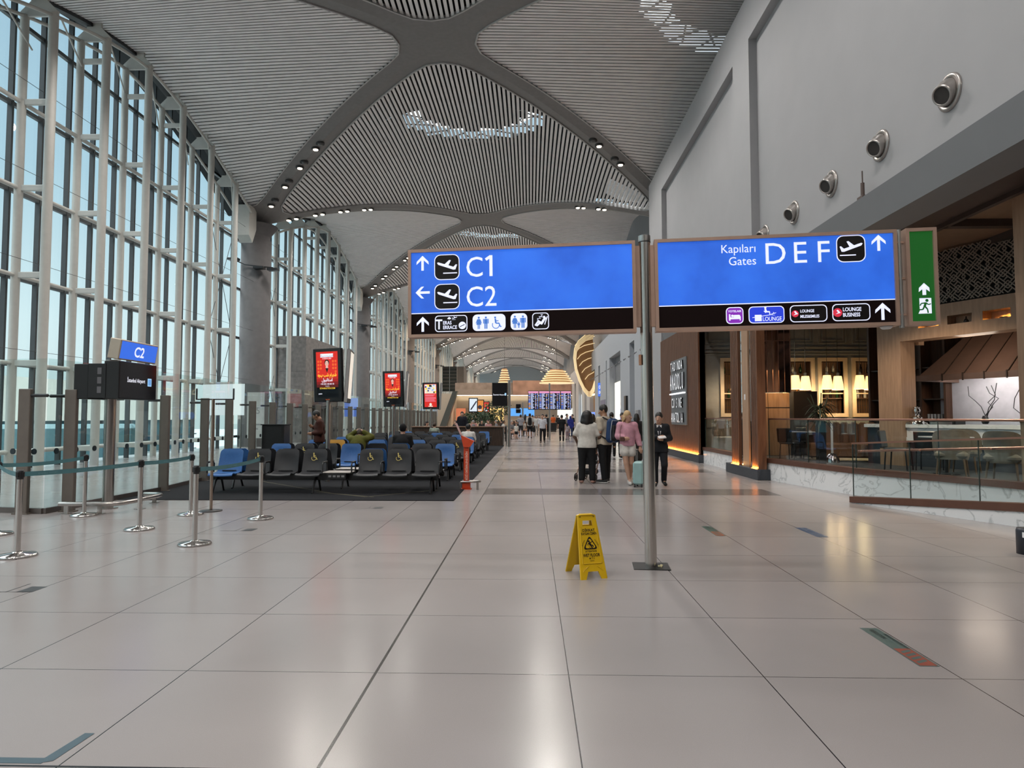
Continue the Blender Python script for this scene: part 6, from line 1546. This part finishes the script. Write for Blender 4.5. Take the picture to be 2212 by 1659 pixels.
# ---- people walking further down the hall
wl = lambda a=.1: pose(knR=(-.1, -.12*a*8, .5), anR=(-.1, -.15*a*8, .1), toR=(-.11, -.15*a*8-.14, .05), knL=(.1, .02, .48), anL=(.1, .2*a*8, .15), toL=(.11, .2*a*8-.12, .05), wrR=(-.24, .12*a*8, .88), wrL=(.24, -.15*a*8, .9))
DK = dict(c=('dark_trouser', (.012, .012, .014)), len=1.94); FAR = 'people walking in the hall'
W_ = lambda n, c, sl='short', **k: T_(n, c, sl, loose=.022, **k)
for (x, y, rz, h, J, sk, hr, tp, bt, lab) in [
    (-1.0, 46.5, .2, 1.10, wl(.05), 'light', ('black', 'short'), W_('white_tee', (.62, .59, .54)), dict(c=('dark_trouser', (.012, .012, .014)), len=.7, name='shorts'), 'small child in white t-shirt and dark shorts on the left of the hall'),
    (-.78, 52.5, PI, 1.74, wl(.04), 'tan', ('black', 'short'), W_('stripe_grey', (.30, .30, .33)), dict(c=('dark_shorts', (.03, .03, .035)), len=.9, name='shorts'), 'person in grey striped t-shirt and shorts next to the small child'),
    (-.45, 56, PI, 1.76, wl(.05), 'tan', ('black', 'long'), W_('dark_top', (.02, .02, .022), 'long'), DK, 'person all in dark clothes between the striped shirt and the black backpack'),
    (-.05, 48.2, PI, 1.80, wl(.05), 'tan', ('black', 'short'), W_('white_tee', (.62, .59, .54)), dict(c=('dark_shorts2', (.015, .015, .016)), len=.9, name='shorts'), 'person in white t-shirt and black shorts carrying a black backpack'),
    (.48, 56, .1, 1.70, wl(.08), 'light', ('black', 'long'), W_('white_blouse', (.55, .54, .53), hem=.78), dict(c=('light_trouser', (.4, .38, .36)), len=1.9), 'person in long white blouse carrying a dark bag'),
    (.72, 40.0, -.05, 1.72, wl(.11), 'light', ('black', 'short'), W_('white_shirt', (.58, .58, .62)), DK, 'person in white short-sleeved shirt and black trousers striding toward the camera'),
    (1.20, 50, PI, 1.75, wl(.04), 'light', ('black', 'short'), W_('dark_top', (.02, .02, .022), 'long'), DK, 'dark-clothed person behind the striding white-shirted person'),
    (2.45, 72, PI, 1.78, wl(.03), 'tan', ('black', 'short'), W_('vest_orange', (.62, .12, .03)), DK, 'person in orange vest pushing a dark cart down the hall'),
    (1.98, 42.2, PI, 1.68, wl(.02), 'light', ('black', 'bun'), W_('black_top2', (.012, .012, .013)), DK, 'person all in black, back turned, right of the board pole'),
    (2.95, 54, 1.2, 1.80, wl(.02), 'light', ('black', 'short'), W_('grey_shirt', (.20, .20, .21)), dict(c=('jeans', (.03, .05, .12)), len=1.9), 'person in grey shirt standing under the flight boards'),
    (3.12, 52, PI, 1.62, wl(.02), 'tan', (('scarf_blue', (.02, .03, .2)), 'scarf'), W_('blue_coat', (.02, .03, .2), 'long', hem=.7), dict(c=('jeans', (.03, .05, .12)), len=1.9), 'person in blue coat and headscarf next to the grey shirt'),
    (3.35, 53, -1.2, 1.76, wl(.02), 'light', ('black', 'short'), W_('black_top2', (.012, .012, .013)), DK, 'person in black t-shirt facing the blue coat'),
    (2.45, 44.5, PI, 1.15, wl(.02), 'tan', ('black', 'long'), W_('floral', (.35, .30, .32)), dict(c=('floral_leg', (.35, .25, .27)), len=1.8), 'small child in pale patterned clothes left of the white-shirted person'),
    (3.2, 26.3, PI, 1.74, wl(.02), 'tan', ('black', 'short'), W_('dark_top', (.02, .02, .022), 'long'), DK, 'dark-haired person half hidden behind the backpack wearer'),
    (3.55, 25.8, .2, 1.72, wl(.02), 'light', ('black', 'short'), W_('dark_top', (.02, .02, .022), 'long'), DK, 'person half hidden between the backpack and the blonde head'),
    (3.72, 23.4, PI, 1.68, wl(.02), 'light', ('black', 'long'), W_('dark_dress', (.012, .012, .013), 'long', hem=.7), dict(c=('dark_skirt', (.012, .012, .013)), len=1.6, skirt=True, name='skirt'), 'person with long black hair and black clothes behind the blonde one'),
    (2.05, 22.0, PI, 1.66, wl(.02), 'tan', ('black', 'long'), W_('dark_top', (.02, .02, .022), 'long'), DK, 'dark-haired person glimpsed behind the white-shirted person and the stroller'),
    (.2, 66, PI, 1.74, wl(.05), 'light', ('brown', 'short'), W_('rose_top', (.4, .2, .2)), DK, 'distant person in rose top under the left flight board'),
    (.9, 70, 0, 1.72, wl(.05), 'light', ('black', 'short'), W_('grey_shirt', (.20, .20, .21)), DK, 'distant person in grey behind the board pole'),
    (1.7, 78, 0, 1.74, wl(.05), 'light', ('black', 'short'), W_('white_shirt', (.58, .58, .62)), DK, 'distant person in white under the right flight boards'),
    (3.4, 82, PI, 1.74, wl(.05), 'tan', ('black', 'short'), W_('dark_top', (.02, .02, .022), 'long'), DK, 'distant dark-clothed person near the right-hand shops')]:
    person(lab, (x, y, 0), rz, J, h, .018 if y < 30 else .028, sk, hr, tp, bt, (.02, .02, .02), group=FAR)
b = thing('backpack', 'black backpack on the person in white t-shirt and black shorts', 'backpack', (-.05, 48.42-.36, 1.28)); link('bag', sdf_mesh('bag', [((0, 0, -.18), (0, 0, .16), .15, .13, (1, .7, 1))], .025, blackc, .03), b)
b = thing('hand_bag', 'dark bag hanging beside the long white blouse', 'bag', (.28, 55.6, .62)); link('bag', sdf_mesh('bag', [((0, 0, -.18), (0, 0, .16), .16, .1, (1, .5, 1))], .025, blackc, .03), b)
m = MB(); m.rbox(-.35, .35, -.4, .4, .15, .95, .03); m.cyl((-.3, -.38, .08), (.3, -.38, .08), .08, n=10); m.cyl((-.3, .38, .08), (.3, .38, .08), .08, n=10)
solo(m, 'cleaning_cart', black, 'dark cart in front of the person in orange vest', 'cart', (2.42, 71, 0))
# diners beyond the counter: four figures, repeated
dn = []
for i, (sk, hr, c) in enumerate((('light', ('black', 'short'), ('dark_top', (.02, .02, .022))), ('tan', ('brown', 'long'), ('white_tee', (.62, .59, .54))), ('light', ('black', 'long'), ('rose_top', (.4, .2, .2))), ('light', ('grey', 'short'), ('grey_shirt', (.20, .20, .21))))):
    dn.append((sk, hr, c))
DL = ['dark top', 'white top', 'rose top', 'grey top']
m = MB(); m.rbox(-.2, .2, -.2, .2, .34, .39, .01); m.cyl((0, 0, .02), (0, 0, .34), .03, n=6); m.cyl((0, 0, 0), (0, 0, .02), .18, n=10); stool = m.mesh('dining_stool', black)
protos = {}
q = bpy.data.objects.new('dining_stool', stool); COL.objects.link(q); q.location = (-6, 38.1, 0); tag(q, 'dark stool behind the left end of the long counter', 'stool')
r7 = random.Random(9)
for i in range(14):
    k = i % 4; x = -5.3+.36*i+r7.uniform(-.12, .12); y = 47+(i*37 % 11); sk, hr, c = dn[k]
    lab = 'distant seated diner in %s beyond the long counter' % DL[k]
    if k not in protos: protos[k] = person(lab, (x, y, 0), r7.uniform(-2, 2), sit(), 1.7, .035, sk, hr, W_(*c), None, None, group='diners beyond the counter')
    else: dup(protos[k], None, (x, y, 0), r7.uniform(-2, 2))
    q = bpy.data.objects.new('dining_stool', stool); COL.objects.link(q); q.location = (x, y, 0); tag(q, 'dark stool under a distant diner beyond the long counter', 'stool', 'stools beyond the counter')
chef = person('kitchen worker in white, cut by the oak post at the right', (*loc(2.35, 1.9), FZ), 2.6, pose(tilt=-.3, elR=(-.25, -.05, 1.12), wrR=(-.1, -.2, 1.0)), 1.72, .018, 'light', (('chef_hat', (.62, .55, .5)), 'cap'), W_('chef_white', (.62, .55, .5), 'long'), DK)
# ================================================================ the far end of the hall
far_c = mat('far_wall_cream', (.52, .45, .37), .6, var=.03); conc2 = mat('balcony_concrete', (.30, .27, .25), .7, var=.1)
pil_m = mat('plaster_blue_grey', (.40, .425, .46), .7, var=.02); rec_m = plaster_d
# right-hand wall beyond the tall one
m = MB()
m.box(7.0, 7.3, 32.6, 108, 0, 8.4)
PIL = [(32.6, 36.5), (38.5, 41.5), (43.5, 48), (54.6, 56.5), (57.2, 62.0), (63.5, 67), (73, 77), (80, 84), (90, 95), (98, 104)]
for a, b in PIL: m.box(6.5, 7.0, a, b, 0, 6.4)
m.box(6.5, 7.0, 32.6, 108, 6.4, 8.4)
struct(m, 'wall_right', pil_m)
m = MB(); m.box(6.98, 7.0, 48, 54.6, 4.4, 6.4); m.box(6.98, 7.0, 84, 90, 4.0, 6.4); struct(m, 'wall_right', rec_m)
o = thing('light_wall_advert', 'tall white backlit advert with a blue figure in the right wall recess', 'advert', (6.95, 54.4, 0), -PI/2)
m = MB(); m.box(0, 6.2, -.05, 0, .1, 4.35); m.build('light_box', glow('advert_white', (.9, .86, .74), 1.1), o)
m = MB(); f = Face(m, -.06); f.poly([(3.0, .2), (4.3, .2), (4.2, 1.6), (3.9, 2.3), (3.4, 2.2), (3.1, 1.4)], 0); f.poly(disc(.25, 3.7, 2.55), 1); f.line(4.9, .3, 5.3, 3.4, .25, 2); f.text('TAX FREE', .6, 1.6, .3, 3)
m.build('picture', [glow('advert_blue', (.08, .14, .45), .9), glow('advert_skin', (.6, .4, .3), .9), glow('advert_violet', (.5, .42, .7), .9), glow('advert_grey', (.5, .48, .45), .9)], o)
o = thing('shop_light_panel', 'narrow pale blue backlit shop panel far along the right wall', 'advert', (6.95, 89.8, 0), -PI/2)
m = MB(); m.box(0, 5.6, -.05, 0, .1, 4.6); m.build('light_box', glow('advert_ice', (.78, .92, 1.), 1.1), o)
o = thing('hanging_sign', 'blue sign with white pictograms over a grey doorway on the right wall', 'sign', (6.35, 62.2, 3.45), -1.25)
m = MB(); m.rbox(-.1, 2.4, -.0, .12, 0, 1.35, .02); m.build('case', black, o)
m = MB(); f = Face(m, -.005); f.rect(-.06, 2.36, .04, 1.31, 0)
for i, t in enumerate(('ÇIKIŞ', 'EXIT')): f.text(t, .12, .78-.5*i, .38, 1, bold=.02)
f.arrow(1.9, .9, .5, 1); f.man(1.9, .12, .5, 1); m.build('face', [blue_s, wht], o)
m = MB(); m.box(6.48, 6.5, 57.6, 61.6, 0, 3.1); struct(m, 'door_1', mat('doorway_violet', (.20, .19, .27), .6))
m = MB()
for i in range(16): m.box(6.9, 6.95, 67.2+.36*i, 67.28+.36*i, .1, 4.3)
m.box(6.96, 6.98, 67, 73, 0, 4.4, 1); m.box(6.6, 6.95, 67, 73, 3.9, 4.0, 2)
o = solo(m, 'slatted_storefront', [wood('shop_slat', (.35, .24, .15), (.45, .32, .2)), glow('shop_glow', (.55, .34, .16), .7), glow('shop_cove', (1, .85, .6), 1.5)], 'warm slatted shop front with a lit cove in the right wall', 'shop front')
m = MB()
for i in range(5): m.sphere((6.6, 68+.95*i, 1.7), .28, 8, 0, (1, 1, 1.4))
solo(m, 'shop_display', glow('shop_blue', (.12, .25, .8), .9), 'blue goods on display in the warm slatted shop front', 'goods')
# small fittings along that wall
def strap(n, x, y, z):
    m = MB(); m.cyl((0, 0, 0), (-.16, 0, -.1), .03, .055, 8); m.box(-.02, .02, -.03, .03, -.03, .03); solo(m, 'wall_spotlight', mat('spot_grey', (.3, .3, .31), .4), 'small spotlight in the sloping row high on the far right wall', 'light', (x, y, z), 0, 'row of small spotlights on the far right wall')
for i in range(22): strap(i, 6.48, 36.0+2.3*i, 5.55)
for y, z0, z1, lab in ((44.4, 1.0, 3.0, 'tall black speaker on the pilaster right of the white advert'), (35, 1.9, 3.1, 'black wall screen left of the slatted walnut wall'), (39.4, 1.1, 2.0, 'grey wall plate between two pilasters')):
    m = MB(); m.rbox(6.36, 6.5, y, y+.9, z0, z1, .02); solo(m, 'wall_unit', black if 'black' in lab else mat('plate_grey', (.25, .25, .26), .5), lab, 'wall fitting')
# curved timber canopy hanging off the right wall
gold = glow('gold_strip', (.95, .74, .42), .85); tim = mat('canopy_timber', (.42, .25, .13), .5)
o = thing('curved_canopy', 'curved timber canopy with glowing gold strips hanging off the far right wall', 'canopy', (0, 70, 0))
CP = [(1281, 722), (1262, 727), (1247, 740), (1239, 756), (1237, 776), (1240, 800), (1248, 825), (1258, 846), (1267, 857), (1273, 858), (1279, 848), (1284, 830)]
pts = [((px-1146)*70/1430, 1.6+(900-py)*70/1430) for px, py in CP]
def inset(t):
    cx_, cz_ = 6.9, 7.4
    return [(cx_+(x-cx_)*(1-t), cz_+(z-cz_)*(1-t)) for x, z in pts]
m = MB()
for q in range(6):
    A, B = inset(.03*q), inset(.03*q+.03)
    for i in range(len(A)-1): m.pts([(A[i][0], -1.5+.35*q, A[i][1]), (B[i][0], -1.15+.35*q, B[i][1]), (B[i+1][0], -1.15+.35*q, B[i+1][1]), (A[i+1][0], -1.5+.35*q, A[i+1][1])], [(0, 1, 2, 3)], 0, True)
m.pts([(x, .6, z) for x, z in inset(.18)]+[(6.9, .6, 7.4)], [tuple(range(len(pts)+1))]); m.build('timber_shell', tim, o)
for q in range(6):
    m = MB(); m.tube([(x, -1.53+.35*q, z) for x, z in inset(.03*q)], .045, 4); m.build('gold_strip', gold, o)
for q in range(6):
    z = 9.9-q*.72; xs = 4.75+.06*q+.03*q*q
    m = MB(); m.tube([(xs, .5, z-.75), (xs+.35, .5, z-.3), (xs+.9, .5, z), (6.85, .5, z+.25)], .045, 4); m.build('gold_strip', gold, o)
# stepped gold ring canopies
def rings(x, y, z, r, n, lab, sx=1.):
    o = thing('ring_canopy', lab, 'canopy', (x, y, z), 0, 'glowing stepped ring canopies')
    for i in range(n):
        rr_ = r*(1-.55*i/n); m = MB(); m.lathe([(rr_*.8, .30*i), (rr_, .30*i), (rr_, .30*i+.11), (rr_*.8, .30*i+.12)], 28); c = m.build('ring', gold, o); c.scale = (sx, 1, 1)
    m = MB(); m.lathe([(r*.86, .02), (r*.84*.45, .3*n)], 28); c = m.build('core', tim, o); c.scale = (sx, 1, 1)
    m = MB(); m.cyl((0, 0, .3*n), (0, 0, 8), .015, n=6); m.build('hanger', mull_m, o)
rings(3.4, 86, 5.9, 2.25, 6, 'wide glowing stepped ring canopy under the distant vaults at right', 1.0)
rings(-3.3, 84, 5.9, .8, 6, 'narrow glowing stepped ring canopy behind the black screen')
# flight boards
o = thing('flight_board', 'pole carrying four bright flight information screens across the hall', 'flight board', (1.32, 45.8, 0))
m = MB(); m.cyl((0, 0, 0), (0, 0, 3.9), .06, n=12); m.build('pole', brushed, o)
fmats = [navy, glow('board_pink', (.75, .30, .50), .9), glow('board_pale', (.55, .62, .9), .9), glow('board_mid_blue', (.12, .2, .7), .9), glow('board_amber', (.8, .4, .2), .9)]
r3 = random.Random(6)
for i in range(4):
    x0 = -1.49+.75*i; m = MB(); m.rbox(x0, x0+.73, -.06, .1, 2.08, 3.38, .01); c = m.build('screen_case', casing, o)
    m = MB(); f = Face(m, -.065); f.rect(x0+.02, x0+.71, 2.1, 3.36, 0); f.rect(x0+.02, x0+.71, 3.22, 3.35, 1, .01)
    for j in range(24):
        z = 3.17-.045*j; f.rect(x0+.04, x0+.16, z, z+.027, r3.choice([2, 3, 3, 4]), .01); f.rect(x0+.19, x0+.19+r3.uniform(.1, .26), z, z+.027, 2, .01); f.rect(x0+.48, x0+.48+r3.uniform(.05, .12), z, z+.027, r3.choice([2, 3, 4]), .01); f.rect(x0+.63, x0+.69, z, z+.027, r3.choice([2, 3]), .01)
    m.build('screen', fmats, c)
# further pole signs
def polesign(x, y, w, h, zc, off, lab, txt=True):
    o = thing('gate_screen', lab, 'gate sign', (x, y, 0), 0, 'black gate screens on poles')
    m = MB(); m.cyl((0, 0, 0), (0, 0, zc+h/2+.15), .075, n=14); m.build('pole', brushed, o)
    m = MB(); m.rbox(off-w/2, off+w/2, -.1, .1, zc-h/2, zc+h/2, .01); c = m.build('screen_case', black, o)
    m = MB(); f = Face(m, -.103); f.rect(off-w/2+.03, off+w/2-.03, zc-h/2+.03, zc+h/2-.03, 0)
    if txt: f.text('İstanbul Airport', off-.05*w, zc-.05, .115*w, 1, 'CENTER', .01); f.rect(off+w*.32, off+w*.42, zc-.06, zc+.07, 2, .003)
    m.build('screen', [navy, wht, glow('logo_cyan', (.35, .6, .85), 1.)], c)
polesign(-1.13, 35.2, .82, 1.24, 2.78, -.5, 'black screen on a steel pole at the end of the long counter')
polesign(-.72, 62, .46, .85, 2.35, -.42, 'small distant black screen on a pole before the blue shop canopy')
m = MB(); m.cyl((0, 0, 0), (0, 0, 1.1), .05, n=8); m.box(-.04, .04, -1.2, 0, .2, 1.05, 1)
solo(m, 'barrier_panel', [brushed, mat('smoked_panel', (.03, .03, .032), .3)], 'smoked barrier panel with a steel post at the right end of the counter', 'barrier', (-1.40, 38.6, 0))
# distant advertising screens
def adscreen(x, y, kind, lab):
    o = thing('advertising_screen', lab, 'screen', (x, y, 0), 0, 'pole-mounted advertising screens')
    m = MB(); m.cyl((0, 0, 0), (0, 0, 2.0), .05, n=10); m.build('pole', brushed, o)
    m = MB(); m.rbox(-.42, .42, 0, .09, 1.95, 3.3, .01); c = m.build('screen_case', casing, o)
    m = MB(); f = Face(m, -.003)
    if kind == 'pen': f.rect(-.34, .34, 2.08, 3.22, 0); f.line(-.2, 2.25, .3, 3.0, .12, 1, .004); f.line(-.25, 2.2, -.1, 2.4, .05, 1, .004)
    if kind == 'burger': f.rect(-.34, .34, 2.08, 3.22, 2); f.poly(disc(.2, 0, 2.55), 1, .004); f.rect(-.2, .2, 2.2, 2.3, 0, .004)
    if kind == 'red': f.rect(-.34, .34, 2.08, 3.22, 3); f.poly(disc(.2, 0, 2.4), 0, .004); f.poly(disc(.16, .05, 2.9), 2, .004)
    m.build('screen', [glow('ad_ice', (.62, .7, .78), .95), glow('ad_dark', (.03, .03, .05), .8), glow('ad_orange', (.62, .22, .05), .9), glow('ad_red', (.6, .04, .03), .9)], c)
adscreen(-5.2, 60, 'pen', 'distant screen showing a dark pen on pale grey'); adscreen(-5.05, 66, 'burger', 'distant orange screen with dark round picture, right of the pen screen'); adscreen(-5.05, 75, 'red', 'distant red screen right of the orange one')
# balcony, cove light, shops under it, planting
m = MB(); m.box(-12, 8, 105, 125, 5.1, 5.9); struct(m, 'floor_balcony', conc2)
m = MB(); m.box(-12, -2.8, 105, 105.15, 5.9, 6.98); struct(m, 'wall_parapet', mat('parapet_stone', (.28, .24, .22), .6, var=.2, scale=1.2))
m = MB(); m.box(-2.8, 8, 104.6, 105.15, 5.0, 7.3); struct(m, 'wall_parapet', mat('parapet_rose', (.40, .25, .19), .6, var=.25, scale=.8))
m = MB(); m.box(-12, 8, 108, 108.3, 0, 5.1); m.box(-12, 8, 107.7, 108, 3.0, 4.2); m.box(-16, -12, 100, 108, 0, 5.1); struct(m, 'wall_far', far_c)
solo(MB().box(-12, 7, 107.2, 107.6, 5.0, 5.08), 'cove_light', glow('cove_warm', (1., .86, .62), 6.), 'long warm cove light under the distant balcony', 'light')
m = MB()
for i in range(2): m.box(-14.4+i*1.2, -13.25+i*1.2, 107.8, 108, 5.7, 9.8)
o = thing('lift_tower', 'black glazed lift tower beside the distant balcony', 'tower', (0, 0, 0)); m.build('glass_wall', mat('tower_glass', (.015, .02, .02), .15), o)
m = MB()
for z in range(8): m.box(-14.45, -12.0, 107.75, 107.8, 5.7+.55*z, 5.76+.55*z)
m.box(-12.0, -10.9, 107.8, 112, 5.9, 9.8); m.build('frame', mat('tower_frame', (.10, .09, .085), .5), o)
m = MB(); m.prism([(-13.6, 0), (-12.6, 0), (-10.9, 5.4), (-11.6, 5.4)], 98.4, 99.8, 'y'); solo(m, 'escalator', mat('escalator_dark', (.06, .07, .07), .4), 'dark escalator beside the black lift tower', 'escalator')
for x0, x1, c, lab in ((-11.6, -10.2, (.5, .16, .08), 'distant orange-lit shop under the left of the balcony'), (-7.4, -4.2, (1., .68, .25), 'distant gold-lit shop behind the planting'), (-3.2, .6, (.10, .36, .85), 'distant shop with bright blue canopy under the balcony'), (4.2, 6.6, (.85, .9, .88), 'distant white-lit shop behind the flight boards')):
    m = MB(); m.box(x0, x1, 103, 104, .9 if c[2] < .8 or c[0] > .5 else 1.7, 2.9, 0); m.box(x0, x1, 103.2, 104, 0, .9, 1); solo(m, 'shop_kiosk', [glow('kiosk_%d' % int(x0*10), c, .9), walnut], lab, 'shop')
r2 = random.Random(12); lf = mat('planting_green', (.018, .045, .012), .6, var=.3, scale=3)
for i in range(8):
    x, y, R0, z = (-5.6+.42*i, 58+(i % 3)*4, .65+.2*(i % 2), 1.5) if i < 6 else (-3.6+.9*(i-6), 62, 1.0, 2.3)
    o = thing('planter_shrub', 'tall dark green shrub among the distant planting' if i > 5 else 'leafy green shrub in the distant planting beyond the diners', 'plant', (x, y, 0), 0, 'distant shrubs beyond the diners')
    m = MB()
    for j in range(150):
        a, b_, q = r2.uniform(0, 6.28), r2.uniform(-1, 1), r2.uniform(.5, 1); p = Vector((math.cos(a)*math.sqrt(1-b_*b_)*R0*q, math.sin(a)*math.sqrt(1-b_*b_)*R0*q, z+b_*R0*.75*q)); u = Vector((r2.uniform(-1, 1), r2.uniform(-1, 1), r2.uniform(-1, 1))).normalized()*.13; w_ = u.orthogonal().normalized()*.07
        m.pts([p-u, p+w_, p+u, p-w_], [(0, 1, 2, 3)])
    m.build('foliage', lf, o); m = MB(); m.cyl((0, 0, 0), (0, 0, z), .05, n=6); m.rbox(-.4, .4, -.4, .4, 0, .7, .03); m.build('planter', walnut, o)
# end of the building
m = MB(); m.box(-17, 10, 189, 189.3, 0, 17); struct(m, 'wall_end', mat('end_wall', (.35, .40, .42), .7))
# ---------------------------------------------------------------- outdoors beyond the glass
m = MB(); m.quad((-400, -150, -6), (XG-.5, -150, -6), (XG-.5, 400, -6), (-400, 400, -6)); o = struct(m, 'ground', mat('apron_concrete', (.30, .33, .34), .8, var=.12, scale=.05))
m = MB(); m.box(-17, XG-.15, -60, 190, -6, -.02); struct(m, 'wall_outside', mat('outer_slab', (.25, .26, .26), .7))
beige = mat('pier_beige', (.56, .53, .47), .7, var=.04, scale=.3)
o = thing('terminal_pier', 'long beige pier building across the apron, seen through the glass', 'building', (-46, 0, 0))
m = MB(); m.box(-12, 0, -40, 90, 1.2, 5.2); m.build('wall', beige, o)
m = MB(); m.box(-11, -.4, -40, 90, -2.6, 1.2); m.build('glazing', mat('pier_glass', (.05, .11, .13), .15), o)
m = MB(); m.box(-12, .1, -40, 90, -6, -2.6); m.build('base_storey', mat('pier_base', (.22, .25, .26), .7), o)
m = MB()
for i in range(26): m.box(-.3, .05, -40+5*i, -39.7+5*i, -2.6, 1.2)
m.box(-.35, .08, -40, 90, -.8, -.65); m.build('mullion', mull_m, o)
o = thing('boarding_bridge', 'teal-grey boarding bridge standing on the apron outside', 'boarding bridge', (-24, 34, 0), .5)
m = MB(); m.rbox(-9, 3, -1.5, 1.5, -1.8, 1.2, .2); m.build('tunnel', mat('bridge_teal', (.10, .19, .21), .5), o)
m = MB(); m.box(-6.5, -5.9, -.3, .3, -6, -1.8); m.box(-7, -5.4, -1.5, 1.5, -6, -5.4); m.build('leg', mat('bridge_leg', (.3, .32, .33), .5), o)
m = MB(); m.rbox(-1.6, 1.6, -.9, .9, .35, 1.6, .2); m.rbox(-1.7, -.3, -.85, .85, 1.4, 2.4, .2)
for a in (-1, 1):
    for b_ in (-.85, .85): m.cyl((a, b_-.1, .4), (a, b_+.1, .4), .4, n=12, m=1)
solo(m, 'service_truck', [mat('truck_lime', (.35, .55, .06), .5), black], 'lime green service truck on the apron outside', 'truck', (-28, 42, -6), .4)
# ================================================================ camera, sky and lamps
cam = bpy.data.cameras.new('camera'); co = bpy.data.objects.new('camera', cam); COL.objects.link(co)
cam.sensor_fit = 'HORIZONTAL'; cam.sensor_width = 36; cam.lens = 1430/2212*36; cam.clip_start = .05; cam.clip_end = 800
th = math.atan(70.5/1430); ps = math.atan(40*math.cos(th)/1430)
co.location = (0, 0, 1.6); co.rotation_euler = (PI/2+th, 0, ps); SC.camera = co
w = bpy.data.worlds.new('sky'); SC.world = w; w.use_nodes = True
nt = w.node_tree; bg = nt.nodes['Background']
tc = nt.nodes.new('ShaderNodeTexCoord'); sp = nt.nodes.new('ShaderNodeSeparateXYZ'); rp = nt.nodes.new('ShaderNodeValToRGB')
nt.links.new(tc.outputs['Generated'], sp.inputs[0]); nt.links.new(sp.outputs[2], rp.inputs['Fac'])
el = rp.color_ramp.elements
el[0].position = 0.; el[0].color = (.74, .85, .85, 1)
el[1].position = .12; el[1].color = (.72, .86, .89, 1)
e = el.new(.30); e.color = (.46, .65, .76, 1)
e = el.new(.45); e.color = (.40, .57, .69, 1)
e = el.new(.62); e.color = (4.4, 4.6, 4.8, 1)
e = el.new(1.); e.color = (8, 8, 8, 1)
nt.links.new(rp.outputs['Color'], bg.inputs['Color']); bg.inputs['Strength'].default_value = 1.1
w.cycles.sampling_method = 'MANUAL'; w.cycles.sample_map_resolution = 512
def spot(x, y, z, p, col=(1, .95, .90), ang=150, blend=.6, r=.2):
    l = bpy.data.lights.new('downlight', 'SPOT'); l.energy = p; l.color = col; l.spot_size = math.radians(ang); l.spot_blend = blend; l.shadow_soft_size = r
    o = bpy.data.objects.new('downlight', l); COL.objects.link(o); o.location = (x, y, z); return o
for k in range(-2, NB-2):
    yc = Y0+HY+BAY*k
    for sx in (-1, 1):
        for sy in (-1, 1):
            for t in ((.40, .60) if k < 2 else (.55,)):
                x, y = CX+sx*HW*t, yc+sy*HY*(1-t)
                if x > .8: x = .8
                spot(x, y, surf(x, y)-.4, LAMP*(1 if k < 2 else 3), (1, .95, .90) if k < 2 else (1, .76, .55))
vs = SC.view_settings
SC.display_settings.display_device = 'sRGB'
vs.view_transform = 'Standard'; vs.look = 'None'; vs.exposure = EXPO; vs.gamma = 1; vs.use_curve_mapping = False
cy = SC.cycles
cy.use_denoising = True; cy.max_bounces = 5; cy.diffuse_bounces = 2; cy.glossy_bounces = 3; cy.transmission_bounces = 4; cy.transparent_max_bounces = 14; cy.adaptive_threshold = .06
cy.sample_clamp_indirect = 6.; cy.caustics_reflective = False; cy.caustics_refractive = False
cy.use_light_tree = True
